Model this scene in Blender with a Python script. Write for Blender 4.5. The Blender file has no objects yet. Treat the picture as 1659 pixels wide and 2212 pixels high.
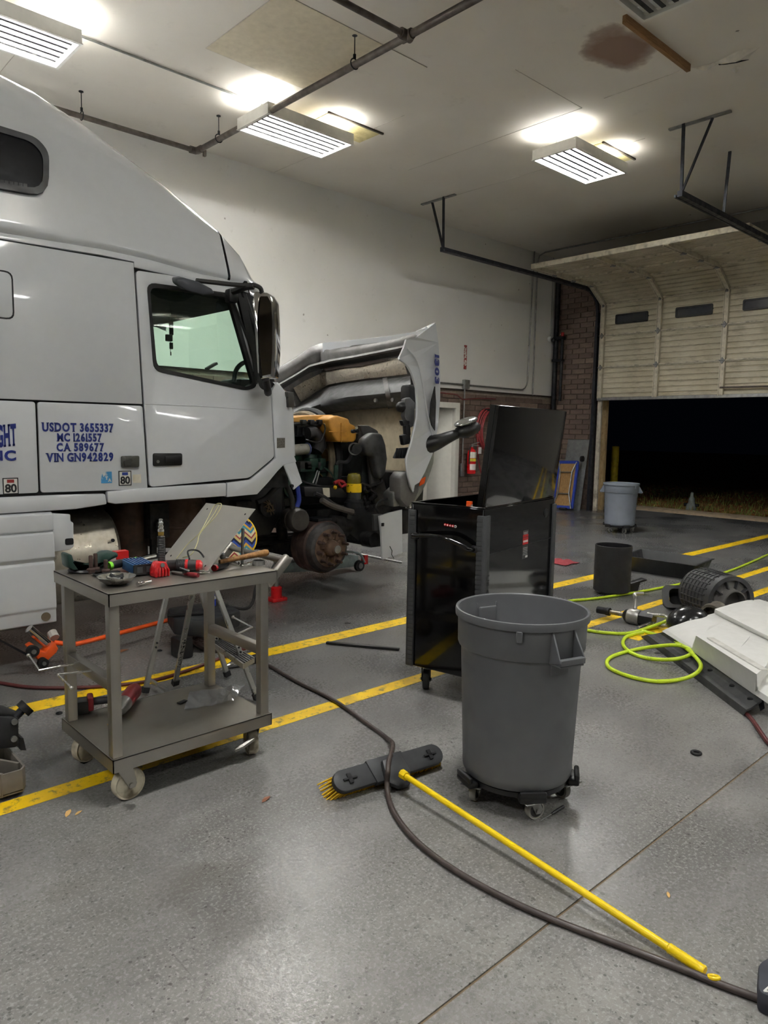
import bpy, bmesh, math, random
from math import sin, cos, pi, radians
from mathutils import Vector, Matrix, Euler
from mathutils.geometry import tessellate_polygon

random.seed(7)
scene = bpy.context.scene
COL = scene.collection

# ---------------------------------------------------------------- camera
YAW, PITCH, ROLL, FPX, CAMH = radians(46.993), radians(-6.36), radians(0.92), 1559.6, 1.52
fwd = Vector((cos(YAW) * cos(PITCH), sin(YAW) * cos(PITCH), sin(PITCH)))
r0 = fwd.cross(Vector((0, 0, 1))).normalized()
u0 = r0.cross(fwd)
rgt = r0 * cos(ROLL) + u0 * sin(ROLL)
upv = -r0 * sin(ROLL) + u0 * cos(ROLL)
CAMP = Vector((0, 0, CAMH))
cam_data = bpy.data.cameras.new('camera')
cam_data.sensor_fit = 'HORIZONTAL'
cam_data.sensor_width = 36.0
cam_data.lens = FPX / 1659.0 * 36.0
cam_data.clip_start = 0.05
cam_data.clip_end = 200
cam = bpy.data.objects.new('camera', cam_data)
COL.objects.link(cam)
mw = Matrix.Identity(4)
for i in range(3):
    mw[i][0] = rgt[i]; mw[i][1] = upv[i]; mw[i][2] = -fwd[i]; mw[i][3] = CAMP[i]
cam.matrix_world = mw
scene.camera = cam

# ---------------------------------------------------------------- world (night), exposure
world = bpy.data.worlds.new('night')
scene.world = world
world.use_nodes = True
world.node_tree.nodes['Background'].inputs[0].default_value = (0.004, 0.006, 0.012, 1)
world.node_tree.nodes['Background'].inputs[1].default_value = 0.04
TUBE = 37.0            # radiance of the fluorescent tubes, the only light in the hall
scene.view_settings.view_transform = 'Standard'
scene.view_settings.look = 'None'
scene.view_settings.exposure = 1.5
scene.view_settings.gamma = 1.0
scene.view_settings.use_curve_mapping = False
scene.cycles.use_light_tree = False
scene.cycles.max_bounces = 6
scene.cycles.diffuse_bounces = 4
scene.cycles.glossy_bounces = 3
scene.cycles.caustics_reflective = False
scene.cycles.caustics_refractive = False


# ---------------------------------------------------------------- survey: photo measurement -> point in the hall
def _ray(x, y):
    return fwd * FPX + rgt * (x - 829.5) - upv * (y - 1106.0)


def _pl(x, y, ax, v):
    d = _ray(x, y)
    return CAMP + d * ((v - CAMP[ax]) / d[ax])


def FL(x, y, z=0.0):
    return _pl(x, y, 2, z)


def PY(x, y, Y):
    return _pl(x, y, 1, Y)


def PX(x, y, X):
    return _pl(x, y, 0, X)


# ---------------------------------------------------------------- mesh builder
def frame(p, q, up=(0, 0, 1)):
    p, q = Vector(p), Vector(q)
    z = (q - p).normalized()
    u = Vector(up)
    if abs(z.dot(u)) > 0.98:
        u = Vector((1, 0, 0)) if abs(z.x) < 0.9 else Vector((0, 1, 0))
    x = u.cross(z).normalized()
    y = z.cross(x)
    m = Matrix.Identity(4)
    for i in range(3):
        m[i][0] = x[i]; m[i][1] = y[i]; m[i][2] = z[i]; m[i][3] = p[i]
    return m


AX = {'x': Matrix(((0, 0, 1, 0), (1, 0, 0, 0), (0, 1, 0, 0), (0, 0, 0, 1))),
      'y': Matrix(((1, 0, 0, 0), (0, 0, -1, 0), (0, 1, 0, 0), (0, 0, 0, 1))),
      'z': Matrix.Identity(4)}


class MB:
    def __init__(self, M=None):
        self.v = []; self.f = []; self.M = M

    def add(self, vs, fs, M=None):
        o = len(self.v)
        for p in vs:
            p = Vector(p)
            if M is not None: p = M @ p
            if self.M is not None: p = self.M @ p
            self.v.append(p)
        for f in fs: self.f.append([i + o for i in f])
        return self

    def box(self, x0, y0, z0, x1, y1, z1, M=None):
        vs = [(x, y, z) for x in (x0, x1) for y in (y0, y1) for z in (z0, z1)]
        return self.add(vs, [(0, 1, 3, 2), (4, 6, 7, 5), (0, 4, 5, 1), (2, 3, 7, 6), (0, 2, 6, 4), (1, 5, 7, 3)], M)

    def cbox(self, c, s, M=None):
        return self.box(c[0] - s[0] / 2, c[1] - s[1] / 2, c[2] - s[2] / 2, c[0] + s[0] / 2, c[1] + s[1] / 2, c[2] + s[2] / 2, M)

    def bar(self, p, q, w, h, up=(0, 0, 1)):
        L = (Vector(q) - Vector(p)).length
        return self.box(-w / 2, -h / 2, 0, w / 2, h / 2, L, frame(p, q, up))

    def lathe(self, prof, n=24, M=None, cap=True):
        vs = []; fs = []
        for r, z in prof:
            for k in range(n):
                a = 2 * pi * k / n
                vs.append((r * cos(a), r * sin(a), z))
        for i in range(len(prof) - 1):
            for k in range(n):
                k2 = (k + 1) % n
                fs.append((i * n + k, i * n + k2, (i + 1) * n + k2, (i + 1) * n + k))
        if cap:
            if prof[0][0] > 1e-5: fs.append(tuple(reversed(range(n))))
            if prof[-1][0] > 1e-5: fs.append(tuple((len(prof) - 1) * n + k for k in range(n)))
        return self.add(vs, fs, M)

    def cyl(self, p, q, r, r2=None, n=16):
        L = (Vector(q) - Vector(p)).length
        return self.lathe([(r, 0), (r if r2 is None else r2, L)], n, frame(p, q))

    def tube(self, pts, r, n=8, closed=False, cap=True, sq=None):
        pts = [Vector(p) for p in pts]
        N = len(pts)
        vs = []; fs = []
        prev = None
        for i, p in enumerate(pts):
            a = pts[(i - 1) % N] if (closed or i > 0) else p
            b = pts[(i + 1) % N] if (closed or i < N - 1) else p
            t = (b - a).normalized()
            if prev is None:
                u = Vector((0, 0, 1)) if abs(t.z) < 0.95 else Vector((1, 0, 0))
                x = u.cross(t).normalized()
            else:
                x = (prev - t * prev.dot(t))
                x = x.normalized() if x.length > 1e-6 else Vector((1, 0, 0))
            prev = x
            y = t.cross(x)
            rr = r[i] if isinstance(r, (list, tuple)) else r
            for k in range(n):
                an = 2 * pi * (k + 0.5) / n
                vs.append(p + x * (cos(an) * rr) + y * (sin(an) * rr * (sq or 1)))
        for i in range(N if closed else N - 1):
            j = (i + 1) % N
            for k in range(n):
                k2 = (k + 1) % n
                fs.append((i * n + k, i * n + k2, j * n + k2, j * n + k))
        if cap and not closed:
            fs.append(tuple(reversed(range(n)))); fs.append(tuple((N - 1) * n + k for k in range(n)))
        return self.add(vs, fs)

    def ring(self, c, R, r, axis=(0, 0, 1), n=24, m=8, sx=1.0, sy=1.0):
        M = frame(c, Vector(c) + Vector(axis))
        return self.tube([M @ Vector((cos(2 * pi * k / n) * R * sx, sin(2 * pi * k / n) * R * sy, 0)) for k in range(n)], r, m, closed=True)

    def plate(self, outer, a, b, ax='z', holes=()):
        """flat polygon (with holes) from a to b along an axis; 2D coords: z->(x,y) y->(x,z) x->(y,z)"""
        loops = [list(outer)] + [list(h) for h in holes]
        def P(p, t):
            if ax == 'z': return (p[0], p[1], t)
            if ax == 'y': return (p[0], t, p[1])
            return (t, p[0], p[1])
        flat = [p for l in loops for p in l]
        n = len(flat)
        vs = [P(p, a) for p in flat] + [P(p, b) for p in flat]
        fs = []
        if holes:
            tr = tessellate_polygon([[Vector((p[0], p[1], 0)) for p in l] for l in loops])
            for t in tr:
                fs.append(tuple(t)); fs.append(tuple(n + i for i in reversed(t)))
        else:
            fs.append(tuple(reversed(range(n)))); fs.append(tuple(range(n, 2 * n)))
        o = 0
        for l in loops:
            m = len(l)
            for k in range(m):
                k2 = (k + 1) % m
                fs.append((o + k, o + k2, n + o + k2, n + o + k))
            o += m
        return self.add(vs, fs)

    def grid(self, rows, cu=False, cv=False):
        """rows of equal length points; cv closes each row, cu closes the stack"""
        m = len(rows[0])
        vs = [p for r in rows for p in r]; fs = []
        R = len(rows)
        for i in range(R if cu else R - 1):
            i2 = (i + 1) % R
            for k in range(m if cv else m - 1):
                k2 = (k + 1) % m
                fs.append((i * m + k, i * m + k2, i2 * m + k2, i2 * m + k))
        return self.add(vs, fs)

    def ball(self, c, r, sc=(1, 1, 1), n=16, m=10, M=None):
        prof = [(max(1e-6, sin(pi * i / m)), -cos(pi * i / m)) for i in range(m + 1)]
        vs = []; fs = []
        for a, z in prof:
            for k in range(n):
                t = 2 * pi * k / n
                vs.append((c[0] + a * cos(t) * r * sc[0], c[1] + a * sin(t) * r * sc[1], c[2] + z * r * sc[2]))
        for i in range(m):
            for k in range(n):
                k2 = (k + 1) % n
                fs.append((i * n + k, i * n + k2, (i + 1) * n + k2, (i + 1) * n + k))
        return self.add(vs, fs, M)

    def mesh(self, name, smooth=False, bevel=0, seg=2, angle=40, thick=0):
        bm = bmesh.new()
        bv = [bm.verts.new(p) for p in self.v]
        for f in self.f:
            try: bm.faces.new([bv[i] for i in f])
            except ValueError: pass
        bmesh.ops.remove_doubles(bm, verts=bm.verts, dist=1e-6)
        bmesh.ops.recalc_face_normals(bm, faces=bm.faces)
        if thick:
            bmesh.ops.solidify(bm, geom=bm.faces[:], thickness=thick)
        if bevel:
            es = [e for e in bm.edges if len(e.link_faces) == 2 and e.calc_face_angle(0) > radians(30)]
            bmesh.ops.bevel(bm, geom=es, offset=bevel, segments=seg, profile=0.5, affect='EDGES', clamp_overlap=True)
        me = bpy.data.meshes.new(name)
        bm.to_mesh(me); bm.free()
        if smooth or bevel:
            me.shade_smooth()
            me.set_sharp_from_angle(angle=radians(angle))
        return me

    def build(self, name, mat, parent=None, **kw):
        return link(name, self.mesh(name, **kw), mat, parent)


WORLD_T = {}


def link(name, me, mat, parent=None):
    o = bpy.data.objects.new(name, me)
    COL.objects.link(o)
    if mat is not None and len(me.materials) == 0: me.materials.append(mat)
    if parent is not None: put(o, parent)
    return o


def put(o, parent):
    o.parent = parent
    if parent.name in WORLD_T:
        o.matrix_parent_inverse = Matrix.Translation(-WORLD_T[parent.name])


def thing(name, label, cat, loc=(0, 0, 0), rz=0.0, group=None, world=False):
    o = bpy.data.objects.new(name, None)
    o.empty_display_size = 0.1
    COL.objects.link(o)
    o.location = loc
    o.rotation_euler = (0, 0, rz)
    if world: WORLD_T[o.name] = Vector(loc)
    return tag(o, label, cat, group)


def tag(o, label, cat, group=None):
    o['label'] = label; o['category'] = cat
    if group: o['group'] = group
    return o


def struct(o, label=None):
    o['kind'] = 'structure'
    if label: o['label'] = label
    return o


def dup(root, label, loc=None, rz=None, group=None):
    def cp(o, par):
        c = o.copy(); COL.objects.link(c)
        if par is not None: c.parent = par
        for ch in list(o.children): cp(ch, c)
        return c
    c = cp(root, None)
    c['label'] = label
    if group: c['group'] = group
    if loc is not None: c.location = loc
    if rz is not None: c.rotation_euler = (0, 0, rz)
    return c


def smoothpath(pts, k=6, closed=False):
    pts = [Vector(p) for p in pts]
    N = len(pts); out = []
    rng = range(N) if closed else range(N - 1)
    for i in rng:
        p1, p2 = pts[i], pts[(i + 1) % N]
        p0 = pts[(i - 1) % N] if (closed or i > 0) else p1 * 2 - p2
        p3 = pts[(i + 2) % N] if (closed or i < N - 2) else p2 * 2 - p1
        for j in range(k):
            t = j / k
            out.append(0.5 * ((2 * p1) + (p2 - p0) * t + (2 * p0 - 5 * p1 + 4 * p2 - p3) * t * t + (3 * p1 - p0 - 3 * p2 + p3) * t ** 3))
    if not closed: out.append(pts[-1])
    return out


def rrect(x0, y0, x1, y1, r, k=4):
    out = []
    for cx, cy, a in ((x1 - r, y1 - r, 0), (x0 + r, y1 - r, 90), (x0 + r, y0 + r, 180), (x1 - r, y0 + r, 270)):
        for j in range(k + 1):
            t = radians(a + 90 * j / k)
            out.append((cx + r * cos(t), cy + r * sin(t)))
    return out


def roundpoly(pts, r, k=4):
    out = []
    N = len(pts)
    for i in range(N):
        p = Vector(pts[i]); a = Vector(pts[i - 1]) - p; b = Vector(pts[(i + 1) % N]) - p
        d = min(r, a.length * .45, b.length * .45)
        A = p + a.normalized() * d; B = p + b.normalized() * d
        for j in range(k + 1):
            t = j / k
            q = A * (1 - t) ** 2 + p * 2 * t * (1 - t) + B * t * t
            out.append((q.x, q.y))
    return out


def text_mesh(s, size, depth=0.002, bold=0.0, align='CENTER', sx=1.0, spacing=1.0):
    cu = bpy.data.curves.new('lettering', 'FONT')
    cu.body = s; cu.size = size; cu.extrude = depth / 2; cu.offset = bold; cu.align_x = align
    cu.space_character = spacing
    cu.resolution_u = 3
    o = bpy.data.objects.new('lettering', cu)
    COL.objects.link(o)
    dg = bpy.context.evaluated_depsgraph_get()
    me = bpy.data.meshes.new_from_object(o.evaluated_get(dg))
    bpy.data.objects.remove(o); bpy.data.curves.remove(cu)
    if sx != 1.0:
        me.transform(Matrix.Diagonal((sx, 1, 1, 1)))
    return me


def text(name, s, size, M, mat, parent, **kw):
    me = text_mesh(s, size, **kw)
    me.transform(M)
    return link(name, me, mat, parent)


def face_m(p, right, up):
    """text frame: local x -> right, y -> up"""
    x = Vector(right).normalized(); y = Vector(up).normalized(); z = x.cross(y)
    m = Matrix.Identity(4)
    for i in range(3):
        m[i][0] = x[i]; m[i][1] = y[i]; m[i][2] = z[i]; m[i][3] = p[i]
    return m


# ---------------------------------------------------------------- materials
MATS = {}


class NT:
    def __init__(self, name):
        self.m = bpy.data.materials.new(name)
        self.m.use_nodes = True
        self.t = self.m.node_tree
        self.b = self.t.nodes['Principled BSDF']
        self.co = None

    def n(self, typ, **kw):
        nd = self.t.nodes.new(typ)
        for k, v in kw.items():
            if k.startswith('_'): setattr(nd, k[1:], v)
            else: self.set(nd, k, v)
        return nd

    def set(self, nd, k, v):
        s = nd.inputs[int(k[1:])] if (k[0] == 'i' and k[1:].isdigit()) else nd.inputs[k.replace('__', ' ')]
        if isinstance(v, bpy.types.NodeSocket): self.t.links.new(v, s)
        else: s.default_value = v

    def coord(self, scale=(1, 1, 1), loc=(0, 0, 0)):
        if self.co is None: self.co = self.n('ShaderNodeTexCoord').outputs['Object']
        if scale == (1, 1, 1) and loc == (0, 0, 0): return self.co
        return self.n('ShaderNodeMapping', Vector=self.co, Scale=scale, Location=loc).outputs[0]

    def noise(self, scale, detail=4, rough=.55, vec=None, dist=0.0):
        return self.n('ShaderNodeTexNoise', Vector=vec or self.coord(), Scale=scale, Detail=detail, Roughness=rough, Distortion=dist).outputs['Fac']

    def ramp(self, fac, stops, interp='LINEAR'):
        r = self.n('ShaderNodeValToRGB', Fac=fac)
        r.color_ramp.interpolation = interp
        e = r.color_ramp.elements
        while len(e) < len(stops): e.new(0.5)
        for i, (p, c) in enumerate(stops):
            e[i].position = p
            e[i].color = c if isinstance(c, (tuple, list)) and len(c) == 4 else ((c[0], c[1], c[2], 1) if isinstance(c, (tuple, list)) else (c, c, c, 1))
        return r.outputs[0]

    def mix(self, fac, a, b, mode='MIX'):
        m = self.n('ShaderNodeMix', _data_type='RGBA', _blend_type=mode)
        self.set(m, 'i0', fac)
        for i, v in ((6, a), (7, b)):
            if isinstance(v, tuple) and len(v) == 3: v = (*v, 1)
            self.set(m, 'i%d' % i, v)
        return m.outputs[2]

    def math(self, op, a, b=0.0, clamp=False):
        m = self.n('ShaderNodeMath', _operation=op, _use_clamp=clamp)
        self.set(m, 'i0', a); self.set(m, 'i1', b)
        return m.outputs[0]

    def bump(self, h, strength=.3, dist=.01):
        b = self.n('ShaderNodeBump', Strength=strength, Distance=dist, Height=h)
        self.t.links.new(b.outputs[0], self.b.inputs['Normal'])

    def out(self, **kw):
        for k, v in kw.items(): self.set(self.b, k, v)
        return self.m


def s2l(c):
    return tuple((x / 255 / 12.92) if x / 255 <= .04045 else ((x / 255 + .055) / 1.055) ** 2.4 for x in c)


def mat(name, rgb, rough=.5, metal=0.0, var=.12, scale=14, bump=0.0, bscale=60, coat=0.0, dirt=None, dscale=5, dpos=(.5, .7), damt=1.0, spec=None, rvar=.12):
    """plain procedural material; rgb in display 0-255"""
    if name in MATS: return MATS[name]
    t = NT(name)
    c = s2l(rgb)
    n = t.noise(scale, 2)
    lo = tuple(x * (1 - var) for x in c); hi = tuple(min(1, x * (1 + var)) for x in c)
    colr = t.ramp(n, [(.3, lo), (.7, hi)])
    if dirt is not None:
        f = t.ramp(t.noise(dscale, 3, .65), [(dpos[0], 0.0), (dpos[1], damt)])
        colr = t.mix(f, colr, s2l(dirt))
    rr = t.ramp(n, [(.3, min(1, rough + rvar)), (.7, max(.02, rough - rvar))])
    t.out(Base__Color=colr, Roughness=rr, Metallic=metal)
    if coat: t.out(Coat__Weight=coat, Coat__Roughness=.04)
    if spec is not None: t.out(**{'Specular__IOR__Level': spec})
    if bump: t.bump(t.noise(bscale, 2), bump, .004)
    MATS[name] = t.m
    return t.m

# ================================================================ special materials
def floor_mat():
    t = NT('worn_concrete')
    big = t.noise(.7, 3, .5)
    mid = t.noise(2.6, 3, .55, dist=.6)
    streak = t.noise(3.0, 3, .55, vec=t.coord(scale=(.6, 2.2, 1)), dist=.3)
    fine = t.noise(30, 4, .75)
    base = t.ramp(big, [(.36, (.15, .145, .134)), (.5, (.20, .194, .18)), (.64, (.25, .243, .226))])
    c = t.mix(t.ramp(mid, [(.36, .0), (.72, .5)]), base, (.125, .122, .115))
    c = t.mix(t.ramp(streak, [(.46, 0.0), (.78, .35)]), c, (.32, .315, .30))
    c = t.mix(t.ramp(fine, [(.36, .75), (.49, 0.0)]), c, (.115, .112, .105))
    c = t.mix(t.ramp(t.noise(85, 2, .7), [(.52, 0.0), (.64, .55)]), c, (.37, .365, .35))
    # fine specks and drag scratches
    v3 = t.n('ShaderNodeTexVoronoi', Vector=t.coord(), Scale=46).outputs['Distance']
    c = t.mix(t.ramp(t.math('ADD', v3, t.math('MULTIPLY', t.noise(20, 1), .5)), [(.36, .8), (.42, 0.0)]), c, (.07, .067, .062))
    for sc_, lo in (((.8, 26, 1), (0, 0, 0)), ((22, 1.2, 1), (5, 3, 0))):
        s_ = t.noise(3.2, 3, .6, vec=t.coord(scale=sc_, loc=lo), dist=.25)
        c = t.mix(t.ramp(s_, [(.665, 0.0), (.71, .4)]), c, (.10, .097, .09))
        c = t.mix(t.ramp(s_, [(.29, .25), (.34, 0.0)]), c, (.34, .335, .32))
    # darker, bluer tone toward the far door, broken up by noise
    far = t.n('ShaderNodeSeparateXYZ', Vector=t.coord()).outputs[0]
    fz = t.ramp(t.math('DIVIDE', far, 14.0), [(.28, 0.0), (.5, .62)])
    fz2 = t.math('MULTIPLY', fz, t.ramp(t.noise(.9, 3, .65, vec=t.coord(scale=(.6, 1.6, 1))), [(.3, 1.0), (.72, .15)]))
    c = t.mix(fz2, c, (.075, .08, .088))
    # darker tone toward the truck side of the floor, varied by noise
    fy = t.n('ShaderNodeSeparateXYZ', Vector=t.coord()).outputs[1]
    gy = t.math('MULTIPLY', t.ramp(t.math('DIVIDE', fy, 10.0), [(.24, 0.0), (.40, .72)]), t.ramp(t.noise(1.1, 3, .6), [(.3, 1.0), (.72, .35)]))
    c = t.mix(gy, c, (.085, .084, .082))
    # oil drops and stains
    vor = t.n('ShaderNodeTexVoronoi', Vector=t.coord(), Scale=2.3).outputs['Distance']
    sp = t.math('ADD', vor, t.math('MULTIPLY', t.noise(9, 3, .7), .3))
    c = t.mix(t.ramp(sp, [(.185, .85), (.215, 0.0)]), c, (.045, .042, .04))
    v2 = t.n('ShaderNodeTexVoronoi', Vector=t.coord(), Scale=13).outputs['Distance']
    sp2 = t.math('ADD', v2, t.math('MULTIPLY', t.noise(30, 2, .7), .3))
    c = t.mix(t.ramp(sp2, [(.21, .8), (.24, 0.0)]), c, (.07, .066, .06))
    oil = t.noise(1.35, 3, .6, vec=t.coord(loc=(3.1, 1.7, 0)))
    c = t.mix(t.ramp(oil, [(.6, 0.0), (.72, .5)]), c, (.1, .09, .075))
    rough = t.ramp(t.noise(1.3, 1, .4, vec=t.coord(loc=(7, 2, 0))), [(.3, .23), (.7, .42)])
    rough = t.math('SUBTRACT', rough, t.ramp(t.noise(60, 2, .6), [(.4, 0.0), (.7, .1)]))
    t.out(Base__Color=c, Roughness=rough)
    t.bump(t.noise(60, 3, .7), .25, .003)
    return t.m


def stripe_mat():
    t = NT('yellow_floor_paint')
    c = t.ramp(t.noise(7, 5), [(.3, s2l((226, 180, 4))), (.7, s2l((255, 214, 14)))])
    worn = t.ramp(t.noise(20, 7, .72), [(.53, 0.0), (.63, .85)])
    c = t.mix(worn, c, s2l((105, 96, 70)))
    c = t.mix(t.ramp(t.noise(2.2, 4), [(.58, 0.0), (.7, .5)]), c, s2l((120, 105, 55)))
    t.out(Base__Color=c, Roughness=.5)
    t.bump(t.noise(70, 5), .3, .003)
    return t.m


def brick_mat(name, tones):
    t = NT(name)
    rnd = t.n('ShaderNodeObjectInfo').outputs['Random']
    c = t.ramp(rnd, [(i / (len(tones) - 1), s2l(x)) for i, x in enumerate(tones)])
    c = t.mix(t.ramp(t.noise(30, 5), [(.4, 0.0), (.75, .5)]), c, s2l((84, 68, 60)))
    t.out(Base__Color=c, Roughness=.85)
    t.bump(t.noise(80, 5), .5, .004)
    return t.m


def white_wall_mat():
    t = NT('white_painted_board')
    c = t.ramp(t.noise(.7, 5), [(.3, s2l((228, 226, 220))), (.7, s2l((238, 236, 231)))])
    c = t.mix(t.ramp(t.noise(5, 4, .7), [(.62, 0.0), (.78, .3)]), c, s2l((150, 142, 128)))
    v = t.n('ShaderNodeTexVoronoi', Vector=t.coord(), Scale=3.1).outputs['Distance']
    c = t.mix(t.ramp(t.math('ADD', v, t.math('MULTIPLY', t.noise(24, 4), .2)), [(.125, .7), (.145, 0.0)]), c, s2l((120, 112, 100)))
    t.out(Base__Color=c, Roughness=.6)
    return t.m


def ceiling_mat():
    t = NT('ceiling_board_paint')
    c = t.ramp(t.noise(.5, 5), [(.3, s2l((224, 217, 205))), (.7, s2l((236, 231, 221)))])
    c = t.mix(t.ramp(t.noise(3, 4, .7), [(.62, 0.0), (.8, .25)]), c, s2l((165, 155, 138)))
    v = t.n('ShaderNodeTexVoronoi', Vector=t.coord(), Scale=1.6).outputs['Distance']
    c = t.mix(t.ramp(t.math('ADD', v, t.math('MULTIPLY', t.noise(24, 4), .14)), [(.085, .8), (.1, 0.0)]), c, s2l((95, 86, 74)))
    # brown water stain of its own irregular shape
    sep = t.n('ShaderNodeSeparateXYZ', Vector=t.coord())
    dx = t.math('DIVIDE', t.math('SUBTRACT', sep.outputs[0], 6.42), .46)
    dy = t.math('DIVIDE', t.math('SUBTRACT', sep.outputs[1], 3.78), .30)
    d = t.math('SQRT', t.math('ADD', t.math('MULTIPLY', dx, dx), t.math('MULTIPLY', dy, dy)))
    d = t.math('ADD', d, t.math('MULTIPLY', t.math('SUBTRACT', t.noise(3.2, 4), .5), 1.0))
    st = t.ramp(t.math('DIVIDE', d, 2.0), [(.30, .86), (.44, .62), (.53, 0.0)])
    c = t.mix(st, c, s2l((122, 84, 62)))
    t.out(Base__Color=c, Roughness=.75)
    return t.m


def door_mat():
    t = NT('weathered_cream_steel')
    c = t.ramp(t.noise(1.3, 5), [(.3, s2l((178, 168, 142))), (.7, s2l((214, 206, 184)))])
    g = t.noise(4, 7, .7, vec=t.coord(scale=(1, .7, 3)))
    c = t.mix(t.ramp(g, [(.5, 0.0), (.7, .55)]), c, s2l((112, 98, 74)))
    c = t.mix(t.ramp(t.noise(22, 6, .75), [(.6, 0.0), (.74, .4)]), c, s2l((70, 60, 48)))
    t.out(Base__Color=c, Roughness=.55)
    return t.m


def glass_mat(name, tint, rough=.0):
    t = NT(name)
    t.out(Base__Color=(*tint, 1), Roughness=rough, IOR=1.12, Transmission__Weight=1.0)
    # thin sheet: plain transmission plus a mirror-like surface reflection
    tr = t.n('ShaderNodeBsdfTransparent', Color=(*tint, 1))
    gl = t.n('ShaderNodeBsdfGlossy', Roughness=.01)
    lw = t.n('ShaderNodeLayerWeight', Blend=.5).outputs['Facing']
    fr = t.math('ADD', t.math('MULTIPLY', t.math('POWER', lw, 5.0), .95), .045, clamp=True)
    mx = t.n('ShaderNodeMixShader', i0=fr, i1=tr.outputs[0], i2=gl.outputs[0])
    t.t.links.new(mx.outputs[0], t.t.nodes['Material Output'].inputs[0])
    return t.m


def emis_mat(name, rgb, strength):
    t = NT(name)
    t.out(Base__Color=(.8, .8, .8, 1), Emission__Color=(*rgb, 1), Emission__Strength=strength)
    return t.m


def wood_mat(name, a, b, sc=(2, 30, 30)):
    t = NT(name)
    n = t.noise(3, 5, .6, vec=t.coord(scale=sc), dist=1.0)
    c = t.ramp(n, [(.35, s2l(a)), (.65, s2l(b))])
    c = t.mix(t.ramp(t.noise(18, 5), [(.55, 0.0), (.75, .4)]), c, tuple(x * .4 for x in s2l(a)))
    t.out(Base__Color=c, Roughness=.6)
    return t.m


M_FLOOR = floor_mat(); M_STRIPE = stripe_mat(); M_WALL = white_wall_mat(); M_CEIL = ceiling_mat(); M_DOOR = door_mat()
M_BRICK = brick_mat('brown_brick', [(104, 86, 76), (124, 104, 92), (112, 94, 84), (136, 116, 102)])
M_MORTAR = mat('mortar', (140, 128, 116), .9, bump=.3)
M_TUBE = emis_mat('lit_tube', (.985, .995, 1.0), TUBE)
M_BLACK = mat('black_plastic', (26, 26, 27), .42, var=.25)
M_RUBBER = mat('black_rubber', (20, 20, 21), .7, var=.3, bump=.2)
M_DARK = mat('dark_steel', (44, 45, 48), .5, .7, var=.3)
M_STEEL = mat('galvanised_steel', (150, 150, 148), .42, .85, var=.15, dirt=(90, 85, 78), dpos=(.55, .75), damt=.6)
M_WHITEMETAL = mat('white_enamel', (225, 222, 212), .35)
M_CHROME = mat('chrome', (215, 215, 215), .08, 1.0, var=.03, rvar=.03)
M_RED = mat('red_paint', (190, 18, 22), .35, var=.15)
M_ORANGE = mat('orange_paint', (238, 92, 30), .4, var=.1, dirt=(80, 40, 20), dpos=(.62, .75), damt=.6)
M_WHITE = mat('white_paint', (228, 227, 222), .4, var=.04)
M_BEIGE = mat('beige_board', (214, 203, 178), .8, var=.05, dirt=(150, 135, 105), dpos=(.6, .8), damt=.3)
M_PIPE = mat('grey_iron_pipe', (98, 90, 84), .55, .35, var=.2, dirt=(70, 58, 48), damt=.6)

# ================================================================ the setting
X0, X1, Y0, Y1, ZC = -7.0, 13.01, -15.0, 8.80, 5.086

m = MB(); m.box(X0, Y0, -.25, 13.9, Y1 + .3, -.005)
floor = struct(m.build('floor', mat('joint_filler', (112, 94, 70), .9, bump=.3)))
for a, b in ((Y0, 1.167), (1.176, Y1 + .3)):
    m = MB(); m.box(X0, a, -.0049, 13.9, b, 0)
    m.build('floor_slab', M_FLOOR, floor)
for a, b, x0, x1 in ((3.985, 4.13, -3.0, 13.0), (2.97, 3.072, -3.0, 13.0), (2.53, 2.635, 4.98, 13.0)):
    m = MB(); m.box(x0, a, 0, x1, b, .0012)
    m.build('floor_stripe', M_STRIPE, floor)
m = MB()
zz = [(4.98, 2.535), (5.45, 2.535), (5.45, 2.97), (5.34, 2.97), (5.34, 2.63), (4.98, 2.63)]

m = MB(); m.plate([(X0 - .3, Y0 - .3), (13.4, Y0 - .3), (13.4, Y1 + .4), (X0 - .3, Y1 + .4)], ZC, ZC + .15)
ceiling = struct(m.build('ceiling', M_CEIL))
m = MB(); m.box(3.665, 5.27, ZC - .007, 4.83, 6.487, ZC)
m.build('ceiling_patch', M_BEIGE, ceiling)
m = MB(); m.box(4.835, 5.27, ZC - .007, 6.0, 5.29, ZC)
for a, b in (((6.05, 4.69), (7.2, 4.70)), ((7.2, 4.69), (8.6, 4.9)), ((5.74, 8.4), (6.1, 6.6))):
    pass
# taped seams of the board sheets
SE = mat('seam_tape', (196, 188, 174), .9)
for a, b, w in (((6.05, 4.69), (7.25, 4.69), .006), ((7.25, 4.69), (7.25, 7.4), .005), ((7.21, 3.5), (7.21, 4.4), .01), ((6.0, 8.78), (6.0, 6.2), .006),
                ((2.4, 8.4), (2.4, 5.2), .006), ((3.66, 6.49), (3.66, 5.27), .008), ((3.66, 6.49), (4.83, 6.49), .012), ((3.66, 5.27), (5.4, 5.27), .012), ((8.5, 8.0), (8.5, 4.6), .004)):
    m = MB(); m.bar((a[0], a[1], ZC - .001), (b[0], b[1], ZC - .001), .004, w, up=(0, 0, 1))
    m.build('board_seam', SE, ceiling)
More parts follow.
